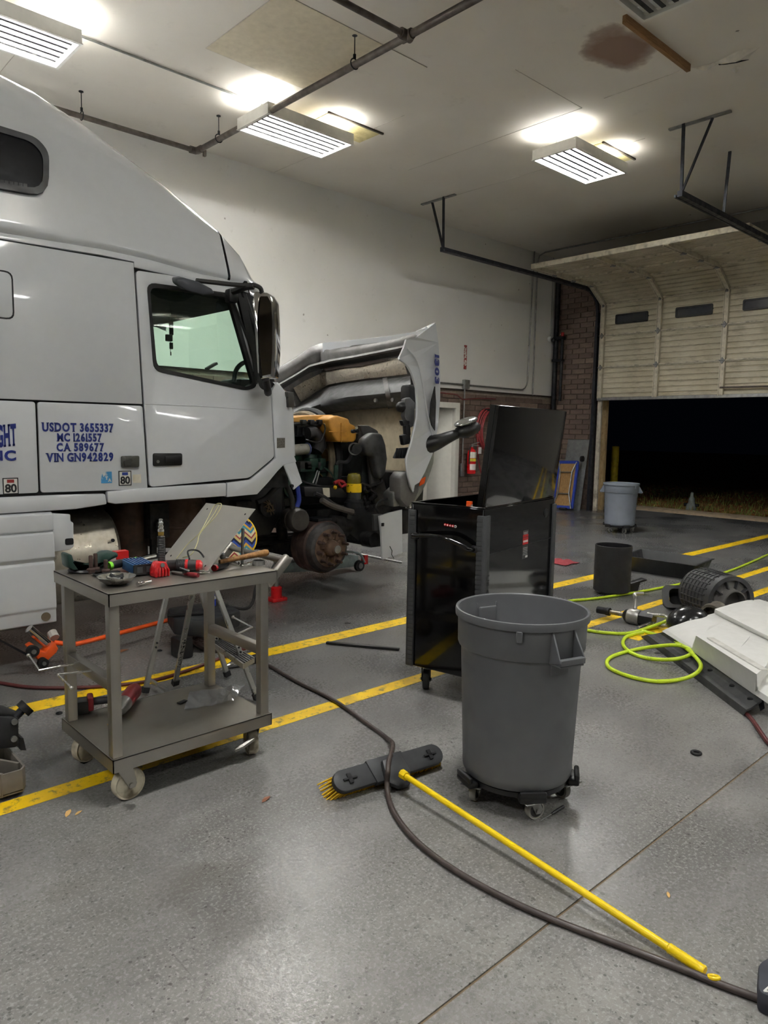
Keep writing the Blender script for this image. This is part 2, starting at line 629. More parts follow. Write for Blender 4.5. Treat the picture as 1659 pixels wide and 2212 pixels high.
# torn hole
h = [(7.30, 3.24), (7.37, 3.20), (7.40, 3.10), (7.46, 3.02), (7.44, 3.12), (7.40, 3.20), (7.36, 3.26)]
m = MB(); m.plate(h, ZC - .004, ZC - .001)
m.build('torn_hole', mat('void_black', (12, 10, 9), .95), ceiling)
for pts in ([(7.24, 3.46), (7.30, 3.40), (7.34, 3.26), (7.28, 3.28)], [(7.29, 3.28), (7.36, 3.24), (7.42, 3.02), (7.30, 2.86), (7.22, 3.02)],
            [(7.50, 3.16), (7.56, 3.12), (7.58, 3.18), (7.53, 3.22)]):
    m = MB()
    c = Vector((sum(p[0] for p in pts) / len(pts), sum(p[1] for p in pts) / len(pts), 0))
    vs = [(p[0], p[1], ZC - .002) for p in pts] + [(c.x, c.y, ZC - .05)]
    n = len(pts)
    m.add(vs, [(i, (i + 1) % n, n) for i in range(n)] + [tuple(range(n))])
    m.build('torn_board', mat('torn_gypsum', (222, 216, 205), .9, bump=.3), ceiling)
# boarded openings above two lamps
for x0, x1, y0, y1 in ((8.35, 8.95, 5.28, 5.62), (5.22, 6.0, 7.25, 7.5), (8.35, 8.95, 5.28, 5.3)):
    pass
for x0, x1, y0, y1 in ((8.25, 9.0, 5.02, 5.36), (5.35, 6.15, 6.75, 7.15)):
    m = MB(); m.box(x0, y0, ZC - .006, x1, y1, ZC)
    m.build('opening_board', mat('yellowed_board', (205, 192, 140), .8, dirt=(150, 130, 80), damt=.4), ceiling)
    m = MB(); m.box(x0 - .02, y0 - .025, ZC - .02, x1 + .02, y0, ZC)
    m.build('opening_batten', mat('dark_batten', (84, 76, 66), .8), ceiling)

# ---- back wall: board above, brick below
DR0, DR1, DRZ = 8.55, 10.05, 2.06
m = MB(); m.plate([(X0, 2.31), (X1, 2.31), (X1, ZC), (X0, ZC)], Y1, Y1 + .12, 'y')
wall_back = struct(m.build('wall_back', M_WALL))
m = MB(); m.plate([(X0, 0), (DR0, 0), (DR0, DRZ), (DR1, DRZ), (DR1, 0), (X1, 0), (X1, 2.31), (X0, 2.31)], Y1 + .05, Y1 + .2, 'y')
m.build('mortar_bed', M_MORTAR, wall_back)
m = MB(); m.box(X0, Y1 + .02, 2.285, X1, Y1 + .06, 2.312)
m.build('board_edge', mat('brown_edge', (70, 58, 50), .8), wall_back)


def brick_mesh(w, h=.092, d=.022):
    b = MB(); b.box(-w / 2, -d, -h / 2, w / 2, 0, h / 2)
    return b.mesh('brick', bevel=.004, seg=1)


BM = {}


def brick(w, M, parent, name='brick'):
    k = round(w, 3)
    if k not in BM: BM[k] = brick_mesh(w)
    o = link(name, BM[k], M_BRICK, parent)
    o.matrix_local = M
    return o


CW, CHh = .3048, .1016
stuff = MB()
for r in range(22):
    z = .0508 + r * CHh
    off = (r % 2) * CW / 2
    k = -1
    x = X0 - off
    while x < X1 - .02:
        a, b = max(x, X0), min(x + CW, X1)
        x += CW
        # cut at the doorway
        segs = [(a, b)]
        if z < DRZ + .02:
            segs = [s for s in ((a, min(b, DR0)), (max(a, DR1), b)) if s[1] - s[0] > .05]
        for s in segs:
            w = s[1] - s[0] - .011
            if w < .05: continue
            c = (s[0] + s[1]) / 2
            if s[0] > 9.55:
                brick(w, Matrix.Translation((c, Y1 + .05, z)), wall_back)
            elif c > -2:
                stuff.cbox((c, Y1 + .039, z), (w, .022, .092))
o = stuff.build('brickwork', M_BRICK, wall_back); o['kind'] = 'stuff'

# ---- wall with the overhead door
DY0, DY1, DZ = 4.20, 7.80, 4.15
m = MB()
m.plate([(Y0, 0), (DY0, 0), (DY0, DZ), (DY1, DZ), (DY1, 0), (Y1 + .3, 0), (Y1 + .3, ZC), (Y0, ZC)], X1 + .03, X1 + .22, 'x')
wall_right = struct(m.build('wall_right', M_MORTAR))
for r in range(50):
    z = .0508 + r * CHh
    if z > ZC - .03: break
    off = (r % 2) * CW / 2
    y = 8.85 + off
    while y > DY1 + .02:
        a, b = max(y - CW, DY1), min(y, 8.85)
        y -= CW
        w = b - a - .011
        if w < .05: continue
        M = Matrix.Translation((X1 + .03, (a + b) / 2, z)) @ Matrix.Rotation(-pi / 2, 4, 'Z')
        brick(w, M, wall_right)
    if z < DZ:
        # return of the opening
        M = Matrix.Translation((X1 + .125, DY1, z)) @ Matrix.Rotation(0, 4, 'Z')
        brick(.17 if r % 2 else .16, M, wall_right)
# painted wall above the door and beyond it
m = MB(); m.plate([(Y0, 0), (DY0, 0), (DY0, DZ), (DY1, DZ), (DY1, ZC), (Y0, ZC)], X1, X1 + .028, 'x')
m.build('upper_board', mat('grimy_grey_paint', (120, 116, 110), .8), wall_right)
m = MB(); m.box(X0 - .2, Y0 - .2, 0, X0, Y1 + .3, ZC); struct(m.build('wall_left', M_WALL))
m = MB(); m.box(X0, Y0 - .2, 0, X1 + .2, Y0, ZC); struct(m.build('wall_front', M_WALL))

# wooden jamb and steel strip at the opening
m = MB(); m.box(13.235, 7.69, 0, 13.33, 7.82, 4.2)
struct(tag(m.build('trim_1', wood_mat('jamb_wood', (176, 146, 100), (206, 182, 138), (14, 14, 2)), bevel=.006), 'weathered wooden jamb of the overhead door opening', 'trim'))
m = MB(); m.box(12.99, 7.66, 0, 13.03, 7.70, 2.3); m.box(12.985, 7.70, 0, 13.0, 7.74, 2.3)
struct(tag(m.build('trim_2', mat('worn_white_steel', (208, 200, 182), .5, .2, dirt=(110, 90, 70), damt=.7)), 'worn white steel edge strip beside the brick pier', 'trim'))

# ---- doorway in the back wall with its two white leaves
d2 = struct(thing('door_2', 'white framed double doorway in the brick wall', 'door', (9.3, Y1, 0), world=True))
WD = mat('white_door_paint', (232, 229, 219), .45, var=.03, dirt=(170, 160, 140), dpos=(.62, .8), damt=.35)
m = MB(); m.plate([(DR0, 0), (DR0, DRZ), (DR1, DRZ), (DR1, 0), (DR1 - .1, 0), (DR1 - .1, DRZ - .1), (DR0 + .1, DRZ - .1), (DR0 + .1, 0)], Y1 - .015, Y1 + .16, 'y')
m.build('door_frame', WD, d2, bevel=.006)
m = MB(); m.box(DR0 + .1, Y1 + .06, .01, 9.30, Y1 + .105, DRZ - .1)
lf = m.build('door_leaf', WD, d2, bevel=.004)
m = MB(); m.lathe([(.012, 0), (.012, .03), (.03, .04), (.034, .06), (.024, .075), (.0, .08)], 14, Matrix.Translation((9.24, Y1 + .06, .98)) @ Matrix.Rotation(pi / 2, 4, 'X'))
m.build('door_knob', M_STEEL, lf, smooth=True)
Mleaf = Matrix.Translation((DR1 - .1, Y1 + .08, 0)) @ Matrix.Rotation(radians(-42), 4, 'Z')
m = MB(Mleaf); m.box(-.66, 0, .01, 0, .045, DRZ - .1)
lf = m.build('door_leaf', WD, d2, bevel=.004)
m = MB(Mleaf); m.lathe([(.012, 0), (.012, .03), (.03, .04), (.034, .06), (.024, .075), (.0, .08)], 14, Matrix.Translation((-.6, 0, .98)) @ Matrix.Rotation(pi / 2, 4, 'X'))
m.build('door_knob', M_STEEL, lf, smooth=True)
m = MB(); m.box(DR0 - .3, Y1 + 1.6, 0, DR1 + .6, Y1 + 1.7, 2.3); m.box(DR0 - .4, Y1 + .2, 0, DR0 - .3, Y1 + 1.7, 2.3); m.box(DR1 + .6, Y1 + .2, 0, DR1 + .7, Y1 + 1.7, 2.3); m.box(DR0 - .4, Y1 + .2, 2.3, DR1 + .7, Y1 + 1.7, 2.35); m.box(DR0 - .4, Y1 + .2, -.05, DR1 + .7, Y1 + 1.7, 0)
struct(m.build('wall_closet', mat('closet_dark', (58, 50, 44), .9)))

# ---- sectional overhead door
door1 = struct(thing('door_1', 'weathered cream sectional overhead door half raised', 'door', (12.95, 5.93, 2.2), world=True))
SH, SY0, SY1 = .607, 4.13, 7.72
prof = [(0, 0)]
for z in (.1, .2, .3, .4, .5):
    prof += [(0, z - .016), (.022, z - .009), (.022, z + .007), (0, z + .012)]
prof += [(0, SH)]
b = MB()
pts = prof + [(.04, SH), (.04, 0)]
b.add([(p[0], SY0, p[1] + .0) for p in pts] + [(p[0], SY1, p[1]) for p in pts],
      [(i, (i + 1) % len(pts), len(pts) + (i + 1) % len(pts), len(pts) + i) for i in range(len(pts))] + [tuple(range(len(pts))), tuple(range(len(pts), 2 * len(pts)))])
SEC = b.mesh('section')
b = MB(); b.box(-.03, SY0, -.004, .004, SY1, .022); b.box(-.03, SY0, SH - .022, .004, SY1, SH - .006)
RAIL = b.mesh('section_rail', bevel=.004, seg=1)
b = MB(); b.box(-.045, -.045, .01, .0, .045, SH - .012); b.box(-.06, -.045, .01, -.04, -.03, SH - .012); b.box(-.06, .03, .01, -.04, .045, SH - .012)
STILE = b.mesh('stile')
b = MB(); b.plate([(0, .055), (.03, .01), (.03, -.02), (0, -.06), (-.03, -.02), (-.03, .01)], -.075, -.05, 'x'); b.cyl((-.07, -.05, 0), (-.07, .05, 0), .012, n=8)
HINGE = b.mesh('hinge', bevel=.003, seg=1)
SECPOSE = []
px, pz = 12.95, 2.225
for i in range(7):
    if i < 3: ang = 0.0
    elif i == 3: ang = radians(-58)
    else: ang = radians(-89.5)
    SECPOSE.append((px, pz, ang))
    px += sin(ang) * (SH + .003); pz += cos(ang) * (SH + .003)
M_STILE = mat('stile_steel', (206, 198, 178), .5, .1, var=.1, dirt=(92, 80, 62), dpos=(.5, .72), damt=.75)
M_PANE = mat('dark_door_pane', (58, 60, 66), .12, var=.1)
for i, (sx, sz, an) in enumerate(SECPOSE):
    Ms = Matrix.Translation((sx, 0, sz)) @ Matrix.Rotation(an, 4, 'Y')
    s = link('section', SEC, M_DOOR, door1)
    s.matrix_basis = Ms
    link('section_rail', RAIL, M_STILE, s)
    for y in (SY0 + .05, 5.327, 6.523, SY1 - .05):
        st = link('stile', STILE, M_STILE, s); st.location = (0, y, 0)
        if i > 0:
            hg = link('hinge', HINGE, M_STEEL if i < 4 else M_STILE, s); hg.location = (0, y, 0)
    if i == 2:
        for y in (4.73, 5.90, 7.09):
            w = MB(); o1 = rrect(y - .335, .20, y + .335, .385, .03); i1 = rrect(y - .305, .228, y + .305, .357, .02)
            w.plate(o1, -.012, .02, 'x', [i1]); w.build('window_frame', M_BLACK, s, bevel=.003, seg=1)
            w = MB(); w.plate(i1, -.002, .012, 'x'); w.build('window_pane', M_PANE, s)
    if i == 0:
        w = MB(); w.box(-.045, SY0, -.03, .045, SY1, .03); w.build('bottom_bar', M_STEEL, s, bevel=.004, seg=1)
        w = MB(); w.cyl((-.07, SY0 + .1, .14), (-.07, 5.33, .145), .016, n=8); w.build('lock_bar', M_PIPE, s)
    if i == 6:
        w = MB(); w.box(-.04, SY0, SH - .045, .045, SY1 + .02, SH + .005); w.build('top_strut', M_STILE, s, bevel=.004, seg=1)

TR = mat('dark_track_steel', (52, 54, 60), .5, .6, var=.2)
for y, lab, ny in ((7.79, 'dark steel overhead door track running along the white wall', 1), (4.07, 'dark steel overhead door track across the bay from the white wall', -1)):
    t = thing('door_track', lab, 'door track', (12.9, y, 0), group='overhead door tracks', world=True)
    m = MB()
    m.box(8.38, y - .03, 4.27, 12.45, y + .03, 4.335); m.box(8.38, y - .055 * ny - .012, 4.27, 12.45, y - .055 * ny + .012, 4.3)
    m.build('horizontal_track', TR, t)
    m = MB(); m.tube([(12.45, y, 4.30), (12.62, y, 4.27), (12.77, y, 4.19), (12.87, y, 4.07), (12.91, y, 3.9), (12.91, y, 3.7)], .035, 4); m.build('track_bend', TR, t)
    m = MB(); m.box(12.88, y - .03, 0, 12.94, y + .03, 3.75); m.box(12.94, y - .012, 0, 13.02, y + .012, 3.9); m.build('vertical_track', TR, t)
    for q in ((8.42, y + .02, ZC), (8.46, y + .30 * ny, ZC)):
        m = MB(); m.bar((8.42, y, 4.31), q, .035, .02); m.build('hanger_strut', TR, t)
    m = MB(); m.bar((8.44, y - .2 * ny, ZC - .012), (8.44, y + .5 * ny, ZC - .012), .05, .02); m.build('ceiling_angle', M_STEEL, t)
    if ny < 0:
        m = MB(); m.bar((9.6, y, 4.31), (9.62, y - .02, ZC), .035, .02); m.build('hanger_strut', TR, t)

# ================================================================ lamps
def make_fixture(name, lit):
    t = thing(name, '', 'light fixture')
    L, W, Hh = 1.17, .60, .115
    hz = MB()
    hw = MAT_FIX
    m = MB()
    # side walls
    m.box(-L / 2, -W / 2, 0, L / 2, -W / 2 + .012, Hh); m.box(-L / 2, W / 2 - .012, 0, L / 2, W / 2, Hh)
    m.build('side_rail', hw, t)
    for s in (-1, 1):
        m = MB(); m.plate([(-W / 2, 0), (W / 2, 0), (W / 2, Hh * .75), (W * .28, Hh), (-W * .28, Hh), (-W / 2, Hh * .75)], s * (L / 2 - .012), s * L / 2, 'x')
        m.build('end_cap', hw, t)
    m = MB(); m.box(-L / 2 - .006, -W / 2 - .006, -.006, L / 2 + .006, -W / 2 + .022, .002); m.box(-L / 2 - .006, W / 2 - .022, -.006, L / 2 + .006, W / 2 + .006, .002)
    m.box(-L / 2 - .006, -W / 2 + .022, -.006, -L / 2 + .022, W / 2 - .022, .002); m.box(L / 2 - .022, -W / 2 + .022, -.006, L / 2 + .006, W / 2 - .022, .002)
    m.build('face_frame', hw, t)
    # reflector tray, open in a slot at each end
    m = MB(); m.box(-L / 2 + .15, -W / 2, Hh - .02, L / 2 - .15, W / 2, Hh)
    m.box(-L / 2, -W / 2, Hh - .02, -L / 2 + .03, W / 2, Hh); m.box(L / 2 - .03, -W / 2, Hh - .02, L / 2, W / 2, Hh)
    m.build('reflector_tray', hw, t)
    for k in range(5):
        y = -W / 2 + W / 6 * (k + 1)
        m = MB(); m.plate([(y - .012, Hh - .02), (y + .012, Hh - .02), (y, .03)], -L / 2 + .03, L / 2 - .03, 'x')
        m.build('reflector_fin', hw, t)
        m = MB(); m.box(-L / 2 + .05, y - .017, .010, L / 2 - .05, y + .017, .016); m.build('gap_dark_strip', mat('gap_strip_grey', (40, 40, 42), .6), t)  # added dark strips that stand for the dark gaps between tubes
    for k in range(6):
        y = -W / 2 + W / 6 * (k + .5)
        m = MB(); m.cyl((-L / 2 + .035, y, .056), (L / 2 - .035, y, .056), .027, n=8)
        m.build('lamp_tube', M_TUBE if lit else mat('unlit_tube', (222, 224, 222), .25), t, smooth=True)
        for s in (-1, 1):
            m = MB(); m.box(min(s * (L / 2 - .012), s * (L / 2 - .05)), y - .02, .03, max(s * (L / 2 - .012), s * (L / 2 - .05)), y + .02, .085)
            m.build('lamp_socket', hw, t)
    for s in (-1, 1):
        m = MB(); x = s * (L / 2 - .12)
        m.tube([(x, -.07, Hh), (x, 0, ZC - FZ), (x, .07, Hh)], .002, 4)
        m.build('hanger_wire', M_STEEL, t)
    return t


FZ = 4.79
MAT_FIX = mat('lamp_housing_white', (232, 230, 222), .4, var=.04)
first = make_fixture('ceiling_light', True)
G = 'six-tube ceiling lights'
first.location = (1.98, 6.95, FZ); first['label'] = 'lit six-tube ceiling light above the truck cab roof, cut by the picture edge'; first['group'] = G
dup(first, 'lit six-tube ceiling light behind the sprinkler pipe above the truck nose', (5.05, 6.95, FZ), group=G)
dup(first, 'lit six-tube ceiling light hanging alone toward the overhead door', (8.05, 5.19, FZ), group=G)
NB = {(-1.1, 6.95): 'behind the truck sleeper', (2.0, 1.6): 'straight above the front trash can', (-2.6, 1.6): 'above the floor behind the photographer', (5.5, -3.0): 'of the next bay, level with the tool cabinet',
      (2.0, -3.0): 'of the next bay, level with the work cart', (7.5, -8.6): 'of the third bay, nearer the door wall', 
      (11.2, -12.6): 'of the last bay, close to the door wall', (9.2, -.4): 'of the next bay, level with the air cleaner'}
for q in ((-1.1, 6.95), (2.0, 1.6), (-2.6, 1.6), (5.5, -3.0), (2.0, -3.0), (7.5, -8.6), (11.2, -12.6), (9.2, -.4)):
    dup(first, 'lit six-tube ceiling light ' + NB[q], (q[0], q[1], FZ), group='lights of the neighbouring bays')
un = make_fixture('ceiling_light', False)
un.location = (5.06, 2.83, FZ); un['label'] = 'dark unlit six-tube ceiling light next to the wooden board'; un['group'] = G

# ================================================================ on the ceiling and walls
m = MB(); m.bar((5.95, 3.47, ZC - .02), (7.16, 3.46, ZC - .02), .04, .09, up=(0, 0, 1))
tag(m.build('wooden_board', wood_mat('board_wood', (130, 92, 52), (164, 124, 78), (2, 30, 30)), bevel=.004), 'brown wooden board fixed to the ceiling over the water stain', 'board')

t = thing('sprinkler_pipe', 'grey iron sprinkler pipe hung under the ceiling above the truck', 'pipe', (4.5, 5.0, 4.83), world=True)
PR = .032
m = MB(); m.cyl((4.51, 8.19, 4.83), (4.55, -6.0, 4.83), PR, n=14); m.build('main_pipe', M_PIPE, t, smooth=True)
m = MB(); m.cyl((4.47, 8.23, 4.83), (-4.0, 8.26, 4.83), PR * .9, n=14); m.build('wall_pipe', M_PIPE, t, smooth=True)
m = MB(); m.cyl((4.5, 4.65, 4.83), (-4.0, 4.70, 4.83), PR * .8, n=14); m.build('branch_pipe', M_PIPE, t, smooth=True)
m = MB(); m.tube([(4.42, 8.235, 4.83), (4.49, 8.232, 4.83), (4.51, 8.2, 4.83), (4.51, 8.12, 4.83)], .042, 12); m.build('elbow', M_PIPE, t, smooth=True)
m = MB(); m.cyl((4.44, 4.65, 4.83), (4.56, 4.65, 4.83), .043, n=12); m.cyl((4.515, 4.59, 4.83), (4.515, 4.71, 4.83), .043, n=12); m.build('tee', M_PIPE, t, smooth=True)
m = MB(); m.box(4.545, 8.12, 4.76, 4.575, 8.16, 4.83); m.build('clip', M_PIPE, t)
for x, y in ((4.515, 5.33), (4.51, 7.72), (3.15, 8.235), (4.52, 2.4), (1.2, 8.24)):
    m = MB(); ax = (0, 1, 0) if abs(x - 4.515) < .02 else (1, 0, 0)
    m.ring((x, y, 4.838), .045, .006, ax, 16, 6, sx=1.0); m.tube([(x, y, 4.88), (x, y, ZC)], .005, 6); m.cyl((x, y, ZC - .008), (x, y, ZC), .025, n=10)
    m.cyl((x, y, 4.885), (x, y, 4.92), .014, n=8)
    m.build('pipe_hanger', M_DARK, t)

m = MB(); m.tube([(-3, 7.08, ZC - .02), (2.7, 7.08, ZC - .02), (5.4, 7.10, ZC - .02)], .011, 8)
tag(m.build('conduit', M_STEEL, smooth=True), 'thin grey conduit along the ceiling between two lit lights', 'conduit')
m = MB(); m.tube([(12.24, 8.775, 2.3), (12.24, 8.775, 4.9), (12.24, 8.74, 5.02), (12.23, 8.6, 5.06), (12.22, 4.4, 5.06)], .014, 8)
tag(m.build('conduit', M_STEEL, smooth=True), 'grey conduit up the wall and across the ceiling toward the overhead door', 'conduit')
t = thing('wall_conduit', 'galvanised conduit with junction box bending up the white wall', 'conduit', (10.2, 8.78, 2.3), world=True)
m = MB(); m.tube([(7.0, 8.775, 2.40), (11.85, 8.775, 2.385)] + [(11.85 + .2 * sin(a), 8.775, 2.585 - .2 * cos(a)) for a in (.3, .7, 1.1, 1.57)] + [(12.10, 8.775, 4.5), (12.12, 8.775, ZC)], .014, 8)
m.build('conduit_run', M_STEEL, t, smooth=True)
m = MB(); m.box(10.10, 8.73, 2.32, 10.24, 8.8, 2.48); m.build('junction_box', M_STEEL, t, bevel=.008)
m = MB(); m.tube([(10.15, 8.775, 2.32), (10.14, 8.775, .95)], .014, 8); m.build('drop_pipe', M_STEEL, t, smooth=True)
m = MB(); m.box(10.10, 8.75, .72, 10.17, 8.8, .96); m.build('switch_box', M_STEEL, t, bevel=.005)
m = MB(); m.box(10.13, 8.792, 2.67, 10.20, 8.80, 3.10)
sg = tag(m.build('wall_sign', mat('sign_red', (150, 40, 36), .5, dirt=(215, 205, 195), dscale=22, dpos=(.52, .6))), 'narrow torn red vertical notice stuck on the white wall', 'sign')
for k in range(5):
    m = MB(); m.box(10.15, 8.790, 2.73 + k * .07, 10.18, 8.793, 2.77 + k * .07); m.build('sign_print', mat('sign_white', (222, 214, 205), .6), sg)
m = MB(); m.tube([(8.0, 8.74, 2.26), (9.9, 8.74, 2.2), (10.05, 8.74, 2.12), (10.5, 8.74, 2.16), (11.0, 8.74, 2.17)], .012, 6)
tag(m.build('air_line', mat('dark_red_line', (110, 40, 38), .5), smooth=True), 'dark red air line fixed along the top of the brick', 'pipe')
m = MB(); m.cyl((12.90, 8.72, 0), (12.90, 8.72, 4.9), .05, n=12)
t = thing('corner_pipe', 'dark standing pipe in the brick corner with red capped valve', 'pipe', (12.9, 8.72, 0), world=True)
m.build('riser', M_DARK, t, smooth=True)
m = MB(); m.cyl((12.86, 8.54, 2.2), (12.86, 8.54, 3.5), .03, n=10); m.box(12.8, 8.5, 3.44, 12.92, 8.74, 3.5); m.box(12.8, 8.5, 3.0, 12.9, 8.74, 3.05); m.build('side_riser', M_DARK, t)
m = MB(); m.cyl((12.86, 8.54, 3.5), (12.86, 8.54, 3.58), .03, n=10); m.build('valve_cap', M_RED, t)
t = thing('security_camera', 'small white dome camera high in the wall corner', 'camera', (12.8, 8.72, 3.45), world=True)
m = MB(); m.lathe([(.05, 0), (.06, .03), (.055, .07), (.02, .08)], 14, frame((12.76, 8.8, 3.47), (12.76, 8.7, 3.44))); m.build('mount', M_WHITE, t, smooth=True)
m = MB(); m.ball((12.75, 8.69, 3.43), .045); m.build('dome', M_BLACK, t, smooth=True)
m = MB(); m.tube([(12.78, 8.79, 3.5), (12.80, 8.79, 3.6), (12.80, 8.79, 4.6), (12.80, 8.79, ZC)], .007, 6); m.build('cable', M_STEEL, t)

t = thing('fire_extinguisher', 'red fire extinguisher hanging beside the white door frame', 'extinguisher', (10.31, 8.68, .76), world=True)
m = MB(); m.lathe([(.0, 0), (.075, .0), (.082, .02), (.082, .36), (.07, .42), (.03, .46), (.03, .49)], 20, Matrix.Translation((10.31, 8.70, .77))); m.build('cylinder', M_RED, t, smooth=True)
m = MB(); m.cyl((10.31, 8.70, 1.26), (10.31, 8.70, 1.3), .025, n=10); m.bar((10.31, 8.70, 1.31), (10.42, 8.62, 1.35), .03, .015); m.bar((10.31, 8.70, 1.29), (10.41, 8.63, 1.29), .03, .012); m.build('valve', M_STEEL, t)
m = MB(); m.tube([(10.31, 8.7, 1.29), (10.24, 8.68, 1.27), (10.215, 8.67, 1.15), (10.22, 8.68, .95)], .011, 6); m.build('discharge_hose', M_BLACK, t)
for z0, z1, c in ((1.06, 1.17, (226, 226, 212)), (1.0, 1.05, (206, 200, 60)), (.84, .95, (230, 222, 214))):
    m = MB(); R = .0835
    m.grid([[(10.31 + R * sin(a), 8.70 - R * cos(a), z) for a in [radians(-70 + 10 * k) for k in range(13)]] for z in (z0, z1)])
    m.build('label', mat('ext_label_%d' % int(z0 * 100), c, .5), t)
m = MB(); m.box(10.36, 8.58, 1.14, 10.44, 8.585, 1.26); m.build('tag', M_WHITE, t)

t = thing('hose_coil', 'red air hose coiled on a hook against the brick', 'hose', (10.75, 8.72, 1.3), world=True)
rh = mat('red_hose', (140, 42, 46), .5)
for k in range(6):
    m = MB(); m.ring((10.78 + .012 * (k % 3), 8.76 - .028 * k, 1.60 - .01 * k), .36 + .012 * (k % 2), .014, (0, 1, 0), 32, 6, sx=.82, sy=1.05); m.build('hose_loop', rh, t, smooth=True)
m = MB(); m.tube(smoothpath([(10.48, 8.7, 1.5), (10.49, 8.7, 1.1), (10.62, 8.7, .75), (10.9, 8.7, .6)]), .014, 6); m.build('hose_tail', rh, t, smooth=True)
m = MB(); m.box(10.68, 8.58, 1.93, 10.88, 8.798, 1.97); m.build('hook', M_DARK, t)

# leaning against the brick pier
t = thing('tread_plate', 'grey diamond tread plate leaning against the brick pier', 'metal sheet', (12.9, 8.05, 0), world=True)
lean = frame((12.72, 8.06, 0), (12.97, 8.06, 1.42), (0, 1, 0))
m = MB(); m.box(-.25, -.004, 0, .25, .004, 1.44, frame((12.74, 8.13, 0.0), (12.98, 8.13, 1.42), (1, 0, 0)))
DP = mat('tread_metal', (150, 152, 152), .4, .6, var=.15)
plate_o = m.build('sheet', DP, t)
fm = frame((12.74, 8.13, 0.0), (12.98, 8.13, 1.42), (1, 0, 0))
m = MB(fm)
for i in range(12):
    for j in range(32):
        s = 1 if (i + j) % 2 else -1
        cx, cz = -.23 + i * .0415, .03 + j * .0445
        m.add([(cx - .012, .004, cz - s * .012), (cx + .002, .004, cz - .004 * s), (cx + .012, .004, cz + s * .012), (cx - .002, .004, cz + .004 * s), (cx, .007, cz)], [(0, 1, 4), (1, 2, 4), (2, 3, 4), (3, 0, 4)])
        m.add([(cx - .012, -.004, cz - s * .012), (cx + .002, -.004, cz - .004 * s), (cx + .012, -.004, cz + s * .012), (cx - .002, -.004, cz + .004 * s), (cx, -.007, cz)], [(0, 1, 4), (1, 2, 4), (2, 3, 4), (3, 0, 4)])
o = m.build('tread_pattern', DP, t); o['kind'] = 'stuff'

t = thing('platform_dolly', 'folded platform dolly with blue bumper frame and wooden deck propped upright', 'dolly', (12.65, 8.15, 0), world=True)
fm = frame((12.55, 8.16, .03), (12.76, 8.20, 1.0), (1, 0, 0))
BL = mat('blue_bumper', (44, 70, 168), .5)
PW = wood_mat('deck_wood', (150, 112, 66), (184, 146, 96), (20, 20, 2))
m = MB(fm); m.plate(rrect(-.24, 0, .24, .98, .04), -.02, .02, 'y', [rrect(-.19, .06, .19, .92, .02)]); m.build('bumper_frame', BL, t, bevel=.005, seg=1)
m = MB(fm); m.box(-.19, -.012, .06, .19, .012, .92); m.build('deck', PW, t)
for s in (-1, 1):
    m = MB(fm); m.tube([(s * .21, -.03, .95), (s * .14, -.05, .75), (s * .13, -.05, .3), (s * .22, -.05, .0)], .014, 6); m.build('handle_leg', M_STEEL, t, smooth=True)
m = MB(fm); m.tube([(-.14, -.05, .74), (.14, -.05, .74)], .012, 6); m.tube([(-.13, -.05, .3), (.13, -.05, .3)], .012, 6); m.build('cross_bar', M_STEEL, t, smooth=True)
m = MB(); m.cyl((12.72, 7.85, 1.04), (12.72, 7.89, 1.04), .06, n=16); m.cyl((12.72, 7.83, 1.04), (12.72, 7.91, 1.04), .02, n=8); m.build('caster', M_RUBBER, t, smooth=True)
m = MB(fm); m.box(-.03, -.08, -.03, .12, -.02, .01); m.build('foot', M_RUBBER, t)

# ---- outside
g = NT('night_grass')
c = g.ramp(g.noise(9, 6, .7), [(.35, s2l((150, 104, 62))), (.55, s2l((206, 138, 84))), (.7, s2l((146, 150, 76)))])
g.out(Base__Color=c, Roughness=.95); g.bump(g.noise(40, 5), 1.0, .05)
m = MB(); m.box(14.05, -30, -.3, 70, 40, -.03)
struct(tag(m.build('ground', g.m), 'dark grass and leaves outside the open overhead door', 'ground'))
m = MB(); m.box(13.9, -30, -.3, 14.9, 40, -.005)
struct(tag(m.build('pavement', mat('apron_concrete', (222, 198, 164), .85, dirt=(110, 92, 70), damt=.6, bump=.2), bevel=.01), 'pale concrete apron edge outside the overhead door', 'pavement'))
gb = MB()
for k in range(5200):
    x = 14.9 + random.random() ** 1.6 * 6; y = 3.5 + random.random() * 12
    a = random.random() * 6.28; hgt = .05 + random.random() * .09; w = .012
    dx, dy = cos(a) * w, sin(a) * w; lx, ly = random.uniform(-.05, .05), random.uniform(-.05, .05)
    gb.add([(x - dx, y - dy, -.035), (x + dx, y + dy, -.035), (x + lx, y + ly, hgt - .03)], [(0, 1, 2)])
o = tag(gb.build('grass_blades', mat('grass_green', (128, 146, 66), .8, var=.5, scale=4, dirt=(120, 88, 46), dpos=(.45, .6))), 'short grass tufts along the pavement edge at night', 'grass'); o['kind'] = 'stuff'
lb = MB()
for k in range(900):
    x = 14.95 + random.random() ** 1.3 * 7; y = 3.5 + random.random() * 12
    a = random.random() * 6.28; s = .03 + random.random() * .05
    ex, ey = Vector((cos(a), sin(a), .2)) * s, Vector((-sin(a), cos(a), .3)) * s * .6
    p = Vector((x, y, .0))
    lb.add([p - ex, p - ey, p + ex, p + ey], [(0, 1, 2, 3)])
o = tag(lb.build('leaf_litter', mat('leaf_brown', (206, 138, 80), .8, var=.5, scale=3)), 'dry brown leaves scattered on the night grass', 'leaves'); o['kind'] = 'stuff'
bp = PX(1325, 1060, 15.6)
t = thing('bollard', 'yellow painted steel bollard standing outside the doorway', 'bollard', (bp.x, bp.y, -.03))
